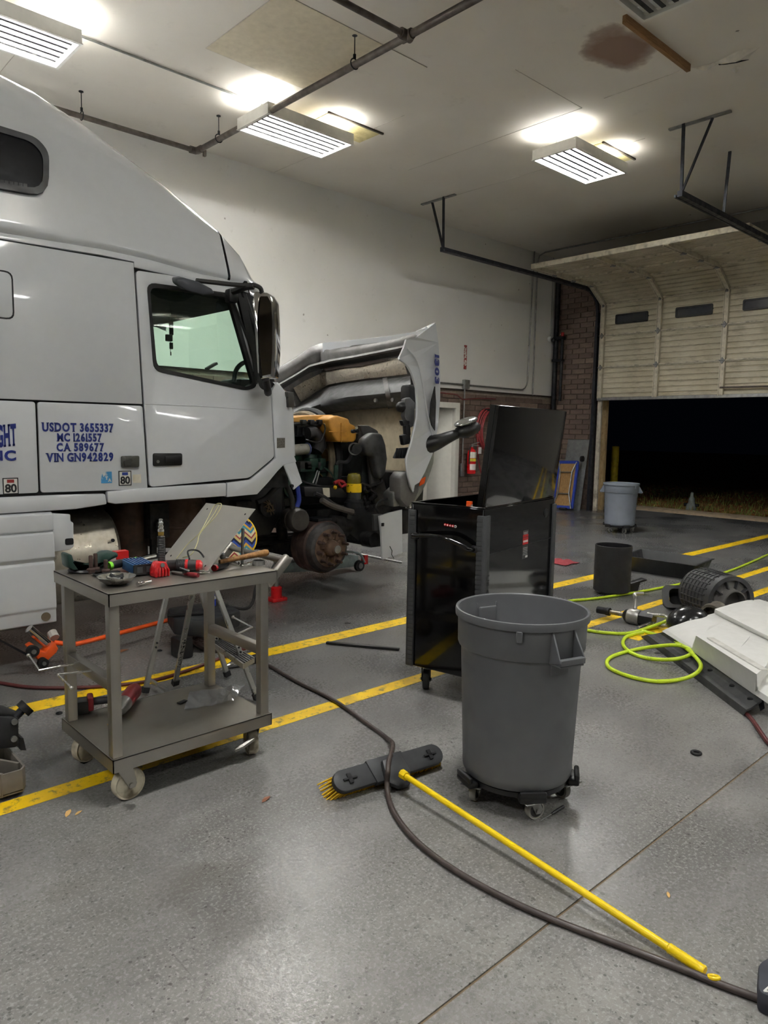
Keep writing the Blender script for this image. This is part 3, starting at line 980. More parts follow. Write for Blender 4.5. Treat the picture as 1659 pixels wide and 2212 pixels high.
m = MB(); m.lathe([(.085, 0), (.085, 1.5), (.08, 1.52), (0, 1.53)], 20); BO = m.build('post', mat('bollard_yellow', (255, 226, 60), .5, dirt=(120, 96, 30), damt=.5), t, smooth=True)
ztop = PX(1327, 963, 15.6).z
BO.scale = (1, 1, (ztop + .03) / 1.53)
m = MB(); m.lathe([(.11, 0), (.11, .03), (.086, .04)], 16); m.build('base_collar', M_MORTAR, t)
cp = FL(1493, 1100, 0)
t = thing('standpipe', 'small grey capped standpipe in the grass beyond the apron', 'standpipe', (cp.x, cp.y, -.03))
m = MB(); m.lathe([(.11, 0), (.1, .12), (.07, .16), (.06, .26), (.035, .30), (.03, .38), (.0, .4)], 14); m.build('body', mat('standpipe_grey', (120, 128, 124), .6, dirt=(80, 70, 50)), t, smooth=True)
for s in (-1, 1):
    m = MB(); m.cyl((0, s * .06, .12), (0, s * .15, .12), .035, n=10); m.build('outlet', M_DARK, t)

# ================================================================ the truck
TY = 4.75                      # plane of the cab side that faces the camera
FY = 6.95                      # far side
CY = (TY + FY) / 2
tw = mat('truck_white', (216, 219, 222), .22, var=.015, coat=.7, rvar=.03)
dkg = mat('truck_dark_interior', (24, 25, 26), .8, var=.2)
seal = mat('door_seal', (16, 16, 17), .6)
truck = thing('semi_truck', 'white sleeper-cab semi truck with its hood tilted open and front wheel removed', 'truck', (3.0, CY, 0), world=True)


def SP(pts, Y=TY):
    r = []
    for x, y in pts:
        p = PY(x, y, Y); r.append((p.x, p.z))
    return r


SERIF = {'U': 'ab', 'D': 'ac', 'T': 'm', 'M': 'cd', 'A': 'cd', 'V': 'ab', 'I': 'nm', 'N': 'ac', 'H': 'abcd', 'R': 'acd', 'E': 'ac', 'F': 'ac', '1': 'm', '7': 'l', '4': 'r'}


def letters(s, size, M, mt, parent, sx=1.0, align='C'):
    """slab-serif lettering, every character a part of its own"""
    x = 0.0; items = []
    for ch in s:
        if ch == ' ': x += size * .30; continue
        me = text_mesh(ch, size, depth=.002, bold=size * (.028 if ch in 'MN' else .04), align='LEFT')
        xs = [v.co.x for v in me.vertices]; a, b = min(xs), max(xs)
        items.append((me, x - a, b - a, ch)); x += (b - a) + size * .10
    tot = x - size * .1
    x0 = -tot / 2 if align == 'C' else -tot
    for me, ox, w, ch in items:
        ys = [v.co.y for v in me.vertices]; y1 = max(ys); y0 = min(ys)
        L = ox + min(v.co.x for v in me.vertices)
        me.transform(Matrix.Translation((ox + x0, 0, 0)))
        bm = bmesh.new(); bm.from_mesh(me)
        hw, ht = size * .13, size * .075
        spots = {'a': (L + size * .06, y1 - ht / 2), 'b': (L + w - size * .06, y1 - ht / 2), 'c': (L + size * .06, y0 + ht / 2), 'd': (L + w - size * .06, y0 + ht / 2), 'm': (L + w / 2, y0 + ht / 2), 'n': (L + w / 2, y1 - ht / 2), 'l': (L + w * .35, y0 + ht / 2), 'r': (L + w * .7, y0 + ht / 2)}
        for k in SERIF.get(ch, ''):
            cx, cy = spots[k]; cx += x0
            if ch == '1': cx = x0 + L + w * .6
            vs = [bm.verts.new((cx + dx * hw, cy + dy * ht / 2, dz)) for dz in (-.001, .001) for dx, dy in ((-1, -1), (1, -1), (1, 1), (-1, 1))]
            for f in ((0, 1, 2, 3), (7, 6, 5, 4), (0, 4, 5, 1), (1, 5, 6, 2), (2, 6, 7, 3), (3, 7, 4, 0)): bm.faces.new([vs[i] for i in f])
        bm.to_mesh(me); bm.free()
        me.transform(M @ Matrix.Diagonal((sx, 1.06, 1, 1)))
        link('letter', me, mt, parent)


# roof fairing: X, z lip, z crease, z shoulder, plan inset
ST = [(-1.2, 2.655, 3.43, 3.70, 0), (.6, 2.655, 3.42, 3.70, 0), (1.1, 2.655, 3.415, 3.685, 0), (1.38, 2.655, 3.407, 3.665, 0), (1.64, 2.66, 3.378, 3.612, 0), (1.92, 2.665, 3.318, 3.51, 0), (2.225, 2.655, 3.229, 3.36, 0),
      (2.44, 2.635, 3.143, 3.262, .0), (2.68, 2.615, 3.02, 3.128, .0), (2.84, 2.60, 2.95, 3.036, .01), (2.86, 2.60, 2.94, 3.026, .01), (3.04, 2.585, 2.83, 2.902, .05), (3.17, 2.56, 2.72, 2.782, .11), (3.25, 2.54, 2.63, 2.668, .18), (3.31, 2.50, 2.535, 2.56, .26)]


def roof_row(s, d=0.0):
    X, zl, zc, zt, ins = s
    hw = (FY - TY) / 2 - ins
    half = [(hw - .03, zl - .05), (hw, zl - .048), (hw - .001, zl - .028), (hw - .012, zl - .01), (hw + .008, zl + .008), (hw + .012, zl + .03), (hw, zl + .07), (hw - .045, zl + (zc - zl) * .55), (hw - .10, zc - .02), (hw - .115, zc), (hw - .16, zc + (zt - zc) * .42), (hw - .235, zc + (zt - zc) * .8), (hw - .31, zt), (hw - .45, zt + .035), (hw * .4, zt + .07), (0, zt + .08)]
    near = [(X, CY - h, z) for h, z in half]
    far = [(X, CY + h, z) for h, z in reversed(half[:-1])]
    return near + far


m = MB(); m.grid([roof_row(s) for s in ST[:10]])
rf = m.build('roof_fairing', tw, truck, smooth=True, angle=60)
m = MB(); m.grid([roof_row(s) for s in ST[10:]])
m.build('front_visor', tw, truck, smooth=True, angle=60)

# sleeper side window on the fairing (leaning plane)
def fair_pt(x, y, off=0.0):
    # plane through lip and crease of the fairing side
    n = Vector((0, -.76, -.10)).normalized() * -1
    p0 = Vector((1.3, TY - .014, 2.73)); nrm = Vector((0, -.70, .098)).normalized()
    d = _ray(x, y)
    t = (p0 - CAMP).dot(nrm) / d.dot(nrm)
    return CAMP + d * t + nrm * off


def fair_plate(px, off0, off1, holes=()):
    m = MB()
    loops = [px] + list(holes)
    flat = [p for l in loops for p in l]; n = len(flat)
    A = [fair_pt(*p, off0) for p in flat]; B = [fair_pt(*p, off1) for p in flat]
    fs = []
    tr = tessellate_polygon([[Vector((p[0], p[1], 0)) for p in l] for l in loops])
    for t in tr: fs.append(tuple(t)); fs.append(tuple(n + i for i in reversed(t)))
    o = 0
    for l in loops:
        k = len(l)
        for i in range(k): fs.append((o + i, o + (i + 1) % k, n + o + (i + 1) % k, n + o + i))
        o += k
    m.add(A + B, fs)
    return m


wo = roundpoly([(-190, 215), (78, 298), (105, 330), (104, 427), (-190, 375)], 42)
wi = roundpoly([(-180, 232), (68, 308), (92, 336), (92, 412), (-180, 362)], 36)
fair_plate(wo, -.05, .012, [wi]).build('sleeper_window_frame', mat('window_rubber', (30, 31, 34), .5), truck, smooth=True)
fair_plate(wi, -.05, .004).build('sleeper_window', mat('sleeper_glass', (8, 9, 13), .2, var=.1, spec=.04), truck)
for k in range(9):
    fair_plate([(-30 + k * 10, 384 + k * 1.6), (-22 + k * 10, 385.4 + k * 1.6), (-22 + k * 10, 396 + k * 1.6), (-30 + k * 10, 394.6 + k * 1.6)], .004, .007).build('window_vent', mat('vent_grey', (48, 48, 50), .6), truck)

# body shell behind the skin panels
m = MB()
win = SP([(318, 622), (332, 610), (494, 637), (508, 650), (549, 826), (532, 838), (352, 808), (338, 796)])
shell_o = [(-1.2, 1.06), (3.02, 1.06), (3.20, 1.25), (3.42, 1.35), (3.40, 1.62), (3.24, 1.88), (3.02, 2.62), (-1.2, 2.66)]
m.plate(shell_o, TY + .028, TY + .05, 'y', [win])
m.build('cab_side', seal, truck)
m = MB()
farwin = [(2.3, 2.42), (2.95, 2.36), (3.15, 1.86), (2.3, 1.92)]
m.plate(shell_o, FY - .03, FY, 'y', [farwin]); m.build('far_cab_side', dkg, truck)
m = MB(); m.box(-1.2, TY + .05, 1.06, -1.15, FY - .03, 3.6); m.build('cab_back', dkg, truck)
m = MB(); m.box(-1.15, TY + .05, 1.06, 3.2, FY - .03, 1.12); m.build('cab_floor', dkg, truck)
m = MB(); m.plate([(3.05, 1.06), (3.42, 1.06), (3.42, 1.66), (3.30, 1.72), (3.05, 1.72)], TY + .06, FY - .04, 'y'); m.build('firewall', dkg, truck)
m = MB(); m.plate([(1.8, 2.50), (3.06, 2.45), (3.10, 2.52), (2.9, 2.60), (1.8, 2.63)], TY + .06, FY - .04, 'y'); m.build('headliner', mat('headliner_grey', (46, 50, 56), .9), truck)
m = MB(); m.box(1.2, TY + .05, 1.1, 1.25, FY - .03, 2.6); m.build('sleeper_curtain', dkg, truck)

# skin panels
def panel(name, pts, Y=TY, th=.025, mt=None, bevel=.006, px=True, rnd=0):
    q = SP(pts, Y) if px else pts
    if rnd: q = roundpoly(q, rnd)
    m = MB(); m.plate(q, Y, Y + th, 'y')
    return m.build(name, mt or tw, truck, bevel=bevel, seg=2)


panel('sleeper_panel', [(-1.2, 1.678), (2.172, 1.678), (2.131, 2.605), (1.3, 2.60), (-1.2, 2.60)], px=False)
panel('header_panel', [(2.132, 2.575), (2.132, 2.615), (2.80, 2.605), (3.0, 2.58), (3.02, 2.53), (2.86, 2.545)], px=False)
door_o = roundpoly(SP([(293, 584), (400, 600), (503, 624), (560, 838), (584, 850), (592, 987), (538, 1032), (323, 1052)]), .03)
m = MB(); m.plate(door_o, TY - .004, TY + .025, 'y', [roundpoly(SP([(316, 612), (498, 634), (553, 834), (532, 842), (332, 800)]), .05)])
dr = m.build('cab_door', tw, truck, bevel=.006)
# window seal ring and glass
ro = roundpoly(SP([(316, 610), (499, 634), (555, 836), (532, 844), (331, 801)]), .06)
ri = roundpoly(SP([(322, 620), (492, 643), (546, 830), (530, 836), (338, 794)]), .055)
m = MB(); m.plate(ro, TY - .01, TY + .03, 'y', [ri]); m.build('window_seal', seal, dr, bevel=.003, seg=1)
M_GREEN = glass_mat('green_glass', (.84, .95, .89))
m = MB(); m.plate(ri, TY + .012, TY + .016, 'y'); m.build('window_glass', M_GREEN, dr)
# door handle
hp = SP([(329, 979), (392, 979), (392, 1005), (329, 1007)])
m = MB(); m.plate(roundpoly(hp, .015), TY - .016, TY, 'y'); hd = m.build('door_handle', M_BLACK, dr, bevel=.005)
m = MB(); m.plate(roundpoly(SP([(354, 985), (389, 984), (389, 1000), (354, 1001)]), .01), TY - .026, TY - .012, 'y'); m.build('handle_paddle', M_BLACK, dr, bevel=.004)
p = PY(341, 997, TY - .016); m = MB(); m.cyl((p.x, p.y, p.z), (p.x, p.y - .004, p.z), .011, n=12); m.build('lock_cylinder', M_STEEL, dr)
# body crease line across door and panels
for x0, x1, y0, y1 in ((-1.2, 2.11, 1.676, 1.68),):
    pass
cr = [PY(312, 872, TY), PY(450, 878, TY), PY(570, 887, TY)]
m = MB(); m.tube([(q.x, TY - .002, q.z) for q in cr], [.006, .006, .002], 6); m.build('door_crease', tw, dr, smooth=True)

panel('luggage_door', [(-1.2, 1.105), (1.484, 1.105), (1.484, 1.668), (-1.2, 1.668)], px=False, rnd=.02)
lp = panel('luggage_door', [(1.496, 1.105), (2.197, 1.098), (2.172, 1.668), (1.496, 1.668)], px=False, rnd=.02)
panel('rear_hatch', [(-1.1, 2.155), (1.375, 2.155), (1.375, 2.42), (-1.1, 2.42)], px=False, Y=TY - .004, th=.01, rnd=.04)
hr = roundpoly([(-1.11, 2.147), (1.383, 2.147), (1.383, 2.428), (-1.11, 2.428)], .045)
m = MB(); m.plate(hr, TY - .0015, TY + .002, 'y'); m.build('hatch_seal', seal, truck)
# side light / latch on the lower panel
m = MB(); m.plate(roundpoly(SP([(260, 985), (299, 984), (299, 1009), (261, 1010)]), .012), TY - .02, TY, 'y'); m.build('marker_lamp', mat('smoked_lens', (70, 70, 64), .3, var=.2), truck, bevel=.006)
m = MB(); m.plate(SP([(264, 996), (280, 990), (280, 1004), (266, 1006)]), TY - .026, TY - .018, 'y'); m.build('lamp_bezel', mat('lens_dark', (48, 48, 44), .4), truck)

# cowl between door and engine bay, wheel-arch lip and its broken flap
cowl = [(586, 848), (597, 826), (611, 840), (622, 868), (631, 905), (636, 985), (641, 998), (628, 1003), (614, 1004), (600, 1018), (580, 1042), (556, 1068), (490, 1074), (491, 1043), (541, 1036), (596, 990)]
panel('cowl_panel', cowl, TY, .05)
q0 = [PY(*p, TY) for p in ((603, 826), (622, 850), (636, 890), (640, 985))]
m = MB(); m.grid([[(a.x - .06, TY + .0, a.z) for a in q0], [(a.x + .0, TY + .015, a.z + .0) for a in q0], [(a.x + .03, TY + .06, a.z) for a in q0], [(a.x + .03, TY + .35, a.z) for a in q0]])
m.build('cowl_corner', tw, truck, smooth=True, angle=60)
fl = [PY(*p, TY - .03) for p in ((614, 1004), (638, 998), (656, 1043), (630, 1057))]
m = MB(); m.add([fl[0], fl[1], fl[2] + Vector((0, .02, 0)), fl[3] + Vector((0, -.03, 0))], [(0, 1, 2, 3)]); m.build('arch_flap', tw, truck, thick=.012)
p = PY(632, 1050, TY - .07); m = MB(); m.cyl(p, p + Vector((0, .02, 0)), .014, n=10); m.build('flap_bolt', M_DARK, truck)
m = MB(); m.plate(SP([(617, 846), (631, 848), (631, 880), (619, 880)]), TY - .03, TY + .03, 'y'); m.build('side_marker', mat('marker_grey', (66, 64, 60), .3), truck, bevel=.006)
m = MB(); m.plate(SP([(598, 946), (615, 946), (615, 967), (598, 968)]), TY - .004, TY, 'y'); m.build('data_plate', mat('data_plate', (96, 92, 86), .5, scale=160, var=.5), truck)

# lower trim
panel('sill_panel', [(0, 1076), (150, 1068), (228, 1060), (231, 1087), (160, 1094), (0, 1110)] if False else [(-1.2, 1.095), (1.6, 1.088), (1.895, 1.082), (1.905, 1.01), (1.7, .99), (-1.2, .985)], TY - .02, .05, px=False, bevel=.012)
panel('rocker_panel', [(232, 1062), (320, 1054), (489, 1043), (489, 1072), (250, 1089), (233, 1086)], TY - .01, .05, bevel=.01)
# tank fairing: stepped section swept along the truck
pf = [(.0, .985), (-.03, .97), (-.035, .87), (-.015, .86), (-.035, .85), (-.045, .70), (-.02, .675), (-.035, .66), (-.04, .40), (-.04, .375), (-.03, .36), (-.03, .28), (.0, .265), (.04, .265), (.04, .985)]
m = MB(); m.plate([(TY + a, b) for a, b in pf], -1.2, 1.555, 'x'); m.build('tank_fairing', tw, truck, bevel=.006)
m = MB(); m.plate(SP([(108, 1108), (150, 1110), (151, 1126), (157, 1128), (158, 1180), (148, 1187), (112, 1192)], TY), TY - .02, TY + .02, 'y'); br = m.build('fairing_bracket', tw, truck, bevel=.008)
p = PY(151, 1170, TY - .02); m = MB(); m.plate(roundpoly([(p.x - .03, p.z - .02), (p.x + .022, p.z - .02), (p.x + .022, p.z + .022), (p.x - .03, p.z + .022)], .012), TY - .024, TY - .018, 'y'); m.build('bracket_latch', M_BLACK, br)
p = PY(99, 1332, TY - .03); m = MB(); m.cyl(p, p + Vector((0, -.006, 0)), .028, n=18); m.build('fairing_plug', mat('plug_brown', (110, 96, 76), .6), truck)
m = MB(); m.plate(SP([(143, 1262), (150, 1262), (151, 1330), (143, 1330)], TY + .05), TY + .04, TY + .06, 'y'); m.build('fairing_rib', tw, truck)
# fuel tank
ft = mat('brushed_aluminium', (196, 190, 176), .38, .75, var=.1, dirt=(150, 135, 105), damt=.5, scale=24)
m = MB(); m.lathe([(0, 0), (.30, 0), (.33, .03), (.33, 1.7), (.30, 1.73), (.0, 1.74)], 40, frame((.32, TY + .42, .62), (2.06, TY + .42, .62))); tk = m.build('fuel_tank', ft, truck, smooth=True)
p = PY(243, 1167, TY + .09); m = MB(); m.cyl(p, p + Vector((0, -.012, 0)), .012, n=10); m.build('tank_plug', M_DARK, tk)

# underbody
M_GRIME = mat('grimy_black_iron', (34, 33, 33), .65, .3, var=.35, scale=22, dirt=(70, 60, 50), dpos=(.55, .75), damt=.5, bump=.3)
M_BLKPAINT = mat('chassis_black', (26, 27, 29), .45, .2, var=.3, dirt=(60, 55, 48), damt=.5)
M_RUST = mat('rusty_iron', (74, 56, 50), .75, .3, var=.25, dirt=(52, 40, 36), damt=.7, bump=.3)
M_RUST2 = mat('orange_rust', (100, 78, 62), .75, .3, var=.3, dirt=(70, 52, 42), damt=.7, bump=.3)
for y in (5.38, 6.26):
    m = MB(); m.box(-1.2, y, .83, 5.15, y + .09, 1.08); m.build('frame_rail', M_BLKPAINT, truck, bevel=.01)
for x in (.2, 2.4, 4.95):
    m = MB(); m.box(x, 5.4, .86, x + .1, 6.3, 1.02); m.build('cross_member', M_BLKPAINT, truck)
m = MB(); m.cyl((2.28, 5.28, .56), (2.28, 5.28, 1.02), .14, n=20); m.build('air_tank', mat('brown_canister', (96, 74, 62), .6, .2, var=.2, dirt=(50, 42, 38)), truck, smooth=True)
m = MB(); m.cyl((2.75, 5.45, .58), (2.75, 5.45, 1.02), .24, n=24); m.ring((2.75, 5.45, .74), .245, .012, (0, 0, 1), 24, 6); m.build('exhaust_canister', mat('brown_canister2', (104, 82, 70), .6, .3, var=.2, dirt=(54, 46, 40)), truck, smooth=True)
m = MB(); m.box(2.35, 5.05, .70, 2.5, 5.3, .96); m.cyl((2.42, 5.0, .8), (2.42, 5.25, .8), .05, n=12); m.box(2.38, 5.1, .42, 2.42, 5.14, .75); m.box(2.46, 5.1, .42, 2.49, 5.14, .7); m.build('tank_bracket', M_GRIME, truck)
for z, y in ((.50, 5.35), (.62, 5.5), (.40, 5.7)):
    m = MB(); m.cyl((1.4, y, z), (4.3, y, z + .03), .022, n=8); m.build('brake_line', M_GRIME, truck, smooth=True)
m = MB(); m.tube(smoothpath([(-1.2, 5.9, .7), (1.5, 5.9, .7), (3.0, 5.9, .72), (3.6, 5.9, .8)]), .06, 10); m.build('drive_shaft', M_GRIME, truck, smooth=True)
# gearbox behind the engine
m = MB(); m.lathe([(.12, 0), (.2, .05), (.26, .5), (.34, .6), (.34, .75)], 20, frame((2.55, CY, .86), (3.4, CY, .92))); m.build('gearbox', M_GRIME, truck, smooth=True)

# front axle, spring, brake drum and hub
DXc, DZc = 3.90, .505
m = MB(); m.box(3.82, 5.2, .36, 3.95, 6.5, .52); m.build('axle_beam', M_GRIME, truck, bevel=.02)
m = MB()
for k in range(3): m.tube([(3.05 + k * .1, 5.42, .78 - .045 * k), (3.5, 5.42, .60 - .03 * k), (3.9, 5.42, .56 - .03 * k), (4.3, 5.42, .60 - .03 * k), (4.85 - k * .1, 5.42, .80 - .045 * k)], .045, 4, sq=.35)
m.build('leaf_spring', M_GRIME, truck)
m = MB(); m.cyl((3.72, 5.32, .55), (3.66, 5.32, 1.02), .05, n=12); m.build('shock_absorber', M_GRIME, truck, smooth=True)
Dm = frame((DXc, 5.13, DZc), (DXc, 4.8, DZc))
dm = MB(); dm.lathe([(.10, -.02), (.225, 0), (.235, .01), (.235, .085), (.229, .09), (.229, .10), (.235, .105), (.235, .19), (.222, .205)], 48, Dm); dm.build('brake_drum', M_RUST, truck, smooth=True)
dm = MB(); dm.lathe([(.222, .19), (.218, .23), (.20, .26), (.165, .272), (.165, .262)], 48, Dm); dm.build('drum_shoulder', mat('drum_grey', (72, 70, 70), .55, .5, var=.3, dirt=(58, 46, 42)), truck, smooth=True)
dm = MB(); dm.lathe([(.168, .255), (.168, .275), (.14, .28), (.075, .275), (.07, .31), (.06, .335), (.045, .345), (.045, .36), (.03, .37), (.0, .372)], 40, Dm); hb = dm.build('wheel_hub', M_RUST2, truck, smooth=True)
for k in range(10):
    a = 2 * pi * k / 10 + .2
    dm = MB(); dm.lathe([(.019, .27), (.019, .285), (.012, .287), (.012, .345), (.009, .348)], 10, Dm @ Matrix.Translation((.142 * cos(a), .142 * sin(a), 0))); dm.build('wheel_stud', M_RUST, hb, smooth=True)
    a += pi / 10
    dm = MB(); dm.bar(Dm @ Vector((.08 * cos(a), .08 * sin(a), .285)), Dm @ Vector((.12 * cos(a), .12 * sin(a), .278)), .02, .015); dm.build('hub_rib', M_RUST2, hb)
dm = MB(); dm.lathe([(.035, .37), (.035, .376), (.02, .38), (.0, .381)], 20, Dm); dm.build('hub_cap', M_STEEL, hb, smooth=True)
dm = MB(); dm.box(3.82, 4.93, .735, 3.97, 5.12, .755); dm.build('drum_tab', M_DARK, truck)
# far side drum
dm = MB(); dm.lathe([(.235, 0), (.235, .19), (.165, .26), (.07, .3)], 32, frame((DXc, 6.55, DZc), (DXc, 6.85, DZc))); dm.build('brake_drum', M_RUST, truck, smooth=True)
# brake chamber with elbow hose, abs bracket
bc = PY(634, 1122, 5.02)
m = MB(); m.lathe([(0, 0), (.085, .0), (.1, .02), (.1, .08), (.108, .085), (.108, .1), (.1, .105), (.095, .18), (.04, .2), (.04, .26)], 28, frame((bc.x, bc.y - .1, bc.z), (bc.x + .03, bc.y + .2, bc.z))); m.build('brake_chamber', mat('chamber_grey', (60, 56, 52), .5, .4, var=.2), truck, smooth=True)
pth = [PY(*p, 5.0) for p in ((632, 1100), (630, 1075), (618, 1050), (600, 1050), (575, 1075), (555, 1085))]
m = MB(); m.tube(smoothpath(pth), .022, 10); m.build('brake_hose', M_RUBBER, truck, smooth=True)
bl = [PY(*p, 5.1) for p in ((642, 1050), (646, 1080), (640, 1100), (644, 1115))]
m = MB(); m.tube(smoothpath(bl), .022, 8); m.build('blue_hose', mat('blue_hose', (40, 60, 150), .5), truck, smooth=True)
m = MB(); m.plate([(3.02, .62), (3.5, .62), (3.62, .8), (3.62, 1.04), (3.02, 1.04)], 5.18, 5.24, 'y'); m.build('splash_panel', M_BLKPAINT, truck, bevel=.01)
c0 = PY(578, 1095, 5.16)
for k in range(9):
    a = k * .7
    m = MB(); m.tube(smoothpath([c0 + Vector((.05 * cos(a), 0, .05 * sin(a))), c0 + Vector((.02 * cos(a + 2), -.05, .03 * sin(a + 1))), c0 + Vector((.06 * cos(a + 3), -.02, .07 * sin(a + 2.4)))], 4), .004, 5); m.build('loose_wire', mat('wire_tan', (110, 88, 62), .6), truck)
m = MB(); m.cyl(c0 + Vector((0, .03, 0)), c0 + Vector((0, -.02, 0)), .085, n=18); m.build('steering_boss', M_GRIME, truck, smooth=True)
st = PY(524, 1090, 5.1)
m = MB(); m.box(st.x - .06, 5.1, st.z - .08, st.x + .1, 5.2, st.z + .03); m.build('cab_mount', M_GRIME, truck, bevel=.01)
# steering gear and engine mount block in front of the axle
m = MB(); m.box(4.05, 5.25, .52, 4.7, 5.42, .8); m.build('spring_hanger', M_GRIME, truck, bevel=.03)
m = MB(); m.lathe([(.05, 0), (.09, .03), (.1, .22), (.06, .28)], 18, frame((4.15, 5.2, .66), (4.45, 5.22, .60))); m.build('steering_gear', M_GRIME, truck, smooth=True)
m = MB(); m.plate([(4.35, .80), (5.1, .86), (5.12, .60), (4.9, .48), (4.5, .46), (4.3, .6)], 5.15, 5.35, 'y'); m.build('front_crossbeam', M_BLKPAINT, truck, bevel=.02)
m = MB(); m.cyl((4.55, 5.0, .5), (4.55, 6.6, .5), .07, n=14); m.build('stabiliser', M_GRIME, truck, smooth=True)
m = MB(); m.box(4.9, 5.1, .5, 5.2, 6.6, .75); m.build('bumper_beam', M_BLKPAINT, truck, bevel=.02)
m = MB(); m.plate(SP([(804, 1112), (822, 1110), (824, 1143), (806, 1146)], 4.95), 4.93, 4.96, 'y'); m.build('bumper_bracket', M_STEEL, truck)
# hanging bumper corner
bq = [(820, 1115), (842, 1108), (871, 1101), (872, 1194), (850, 1202), (827, 1209), (824, 1150)]
m = MB(); q = [PY(*p, 4.86) for p in bq]
for i, v in enumerate(q): v.y += .05 * (v.x - 4.47)
m.add(q, [tuple(range(len(q)))]); bc_ = m.build('bumper_corner', tw, truck, thick=.02)
m = MB(); m.tube([PY(842, 1180, 4.845), PY(847, 1190, 4.845), PY(846, 1198, 4.845), PY(851, 1206, 4.845)], .004, 5); m.build('crack', seal, bc_)
m = MB(); p = PY(826, 1133, 4.85); m.box(p.x - .012, p.y - .012, p.z - .015, p.x + .012, p.y, p.z + .015); m.build('bumper_clip', seal, bc_)

# ---------------- engine bay
GE = mat('engine_green', (34, 62, 50), .5, .2, var=.35, scale=18, dirt=(28, 26, 24), dpos=(.45, .65), damt=.8)
EB = mat('engine_black', (38, 40, 42), .5, .2, var=.3, dirt=(66, 58, 48), dpos=(.55, .75), damt=.5)
YT = mat('amber_tank', (206, 148, 62), .4, var=.12, dirt=(150, 96, 30), dpos=(.55, .8), damt=.5)
m = MB(); m.box(3.48, 5.55, .75, 4.45, 6.15, 1.30); m.build('engine_block', GE, truck, bevel=.03)
m = MB(); m.box(3.48, 5.58, 1.30, 4.35, 6.1, 1.50)
for k in range(6): m.box(3.52 + k * .14, 5.54, 1.32, 3.60 + k * .14, 5.6, 1.47)
m.build('cylinder_head', GE, truck, bevel=.015)
m = MB(); m.plate([(3.46, 1.46), (4.16, 1.46), (4.18, 1.55), (4.10, 1.60), (3.46, 1.62)], 5.40, 6.1, 'y')
for k in range(9): m.box(3.5 + k * .07, 5.385, 1.47, 3.53 + k * .07, 5.41, 1.56)
m.build('valve_cover', EB, truck, bevel=.01)
m = MB(); m.plate([(3.46, .9), (4.0, .9), (4.1, 1.12), (3.95, 1.24), (3.46, 1.26)], 5.36, 5.6, 'y'); m.build('oil_cooler', GE, truck, bevel=.025)
m = MB(); m.lathe([(.05, 0), (.09, .02), (.1, .16), (.07, .2), (.07, .3)], 20, frame((4.05, 5.42, 1.0), (4.10, 5.42, 1.3))); m.build('oil_filter_head', GE, truck, smooth=True)
m = MB(); m.lathe([(.06, 0), (.085, .01), (.085, .1), (.06, .13)], 20, frame((3.8, 5.28, 1.0), (3.8, 5.42, 1.0))); m.build('pump', GE, truck, smooth=True)
# yellow moulding along the engine top and coolant tank
ymz = SP([(600, 905), (650, 898), (716, 896), (718, 912), (700, 918), (600, 922)], 5.45)
m = MB(); m.plate(ymz, 5.40, 5.75, 'y'); m.build('amber_cover', YT, truck, bevel=.02)
tz = SP([(698, 905), (716, 897), (743, 905), (745, 914), (757, 920), (760, 932), (759, 950), (752, 956), (718, 954), (708, 940), (702, 925)], 5.30)
m = MB(); m.plate(tz, 5.22, 5.55, 'y'); ct = m.build('coolant_tank', YT, truck, bevel=.03, seg=3)
q = SP([(711, 932), (760, 932)], 5.21); m = MB(); m.bar((q[0][0], 5.215, q[0][1]), (q[1][0] + .01, 5.215, q[1][1]), .012, .008); m.build('tank_seam', YT, ct)
q = SP([(738, 914), (738, 955)], 5.21); m = MB(); m.bar((q[0][0], 5.215, q[0][1]), (q[1][0], 5.215, q[1][1]), .01, .006, up=(1, 0, 0)); m.build('tank_seam', YT, ct)
m = MB(); q = SP([(760, 922), (776, 923), (776, 937), (760, 938)], 5.35); m.plate(q, 5.30, 5.42, 'y'); m.build('fuse_block', mat('bone_plastic', (200, 192, 168), .5), truck, bevel=.012)
# harness along the top
for k, (a, b_) in enumerate((((630, 918), (702, 912)), ((640, 922), (700, 918)))):
    A, B = PY(*a, 5.36), PY(*b_, 5.36)
    m = MB(); m.tube([A, (A + B) / 2 + Vector((0, 0, .01)), B], .014, 8); m.build('harness', M_RUBBER, truck, smooth=True)
for x in (655, 672, 690):
    A = PY(x, 912, 5.34); m = MB(); m.cbox(A, (.05, .05, .045)); m.build('injector_plug', M_BLACK, truck, bevel=.008)
# intake elbow, charge pipe
el = [PY(*p, 5.34) for p in ((664, 936), (678, 935), (687, 945), (690, 962), (684, 975))]
m = MB(); m.tube(smoothpath(el), .058, 16); m.build('intake_elbow', mat('elbow_black', (46, 45, 46), .5, .3), truck, smooth=True)
cp_ = [PY(*p, 5.30) for p in ((628, 974), (648, 971), (664, 970))]
m = MB(); m.tube(smoothpath(cp_), [.05] * 13, 16); m.build('charge_pipe', mat('grey_silicone', (150, 146, 138), .5, .3, dirt=(90, 84, 76)), truck, smooth=True)
a = PY(664, 970, 5.30); m = MB(); m.ring(a, .052, .008, (1, 0, 0), 20, 6); m.build('hose_clamp', mat('clamp_blue', (90, 100, 150), .4, .5), truck, smooth=True)
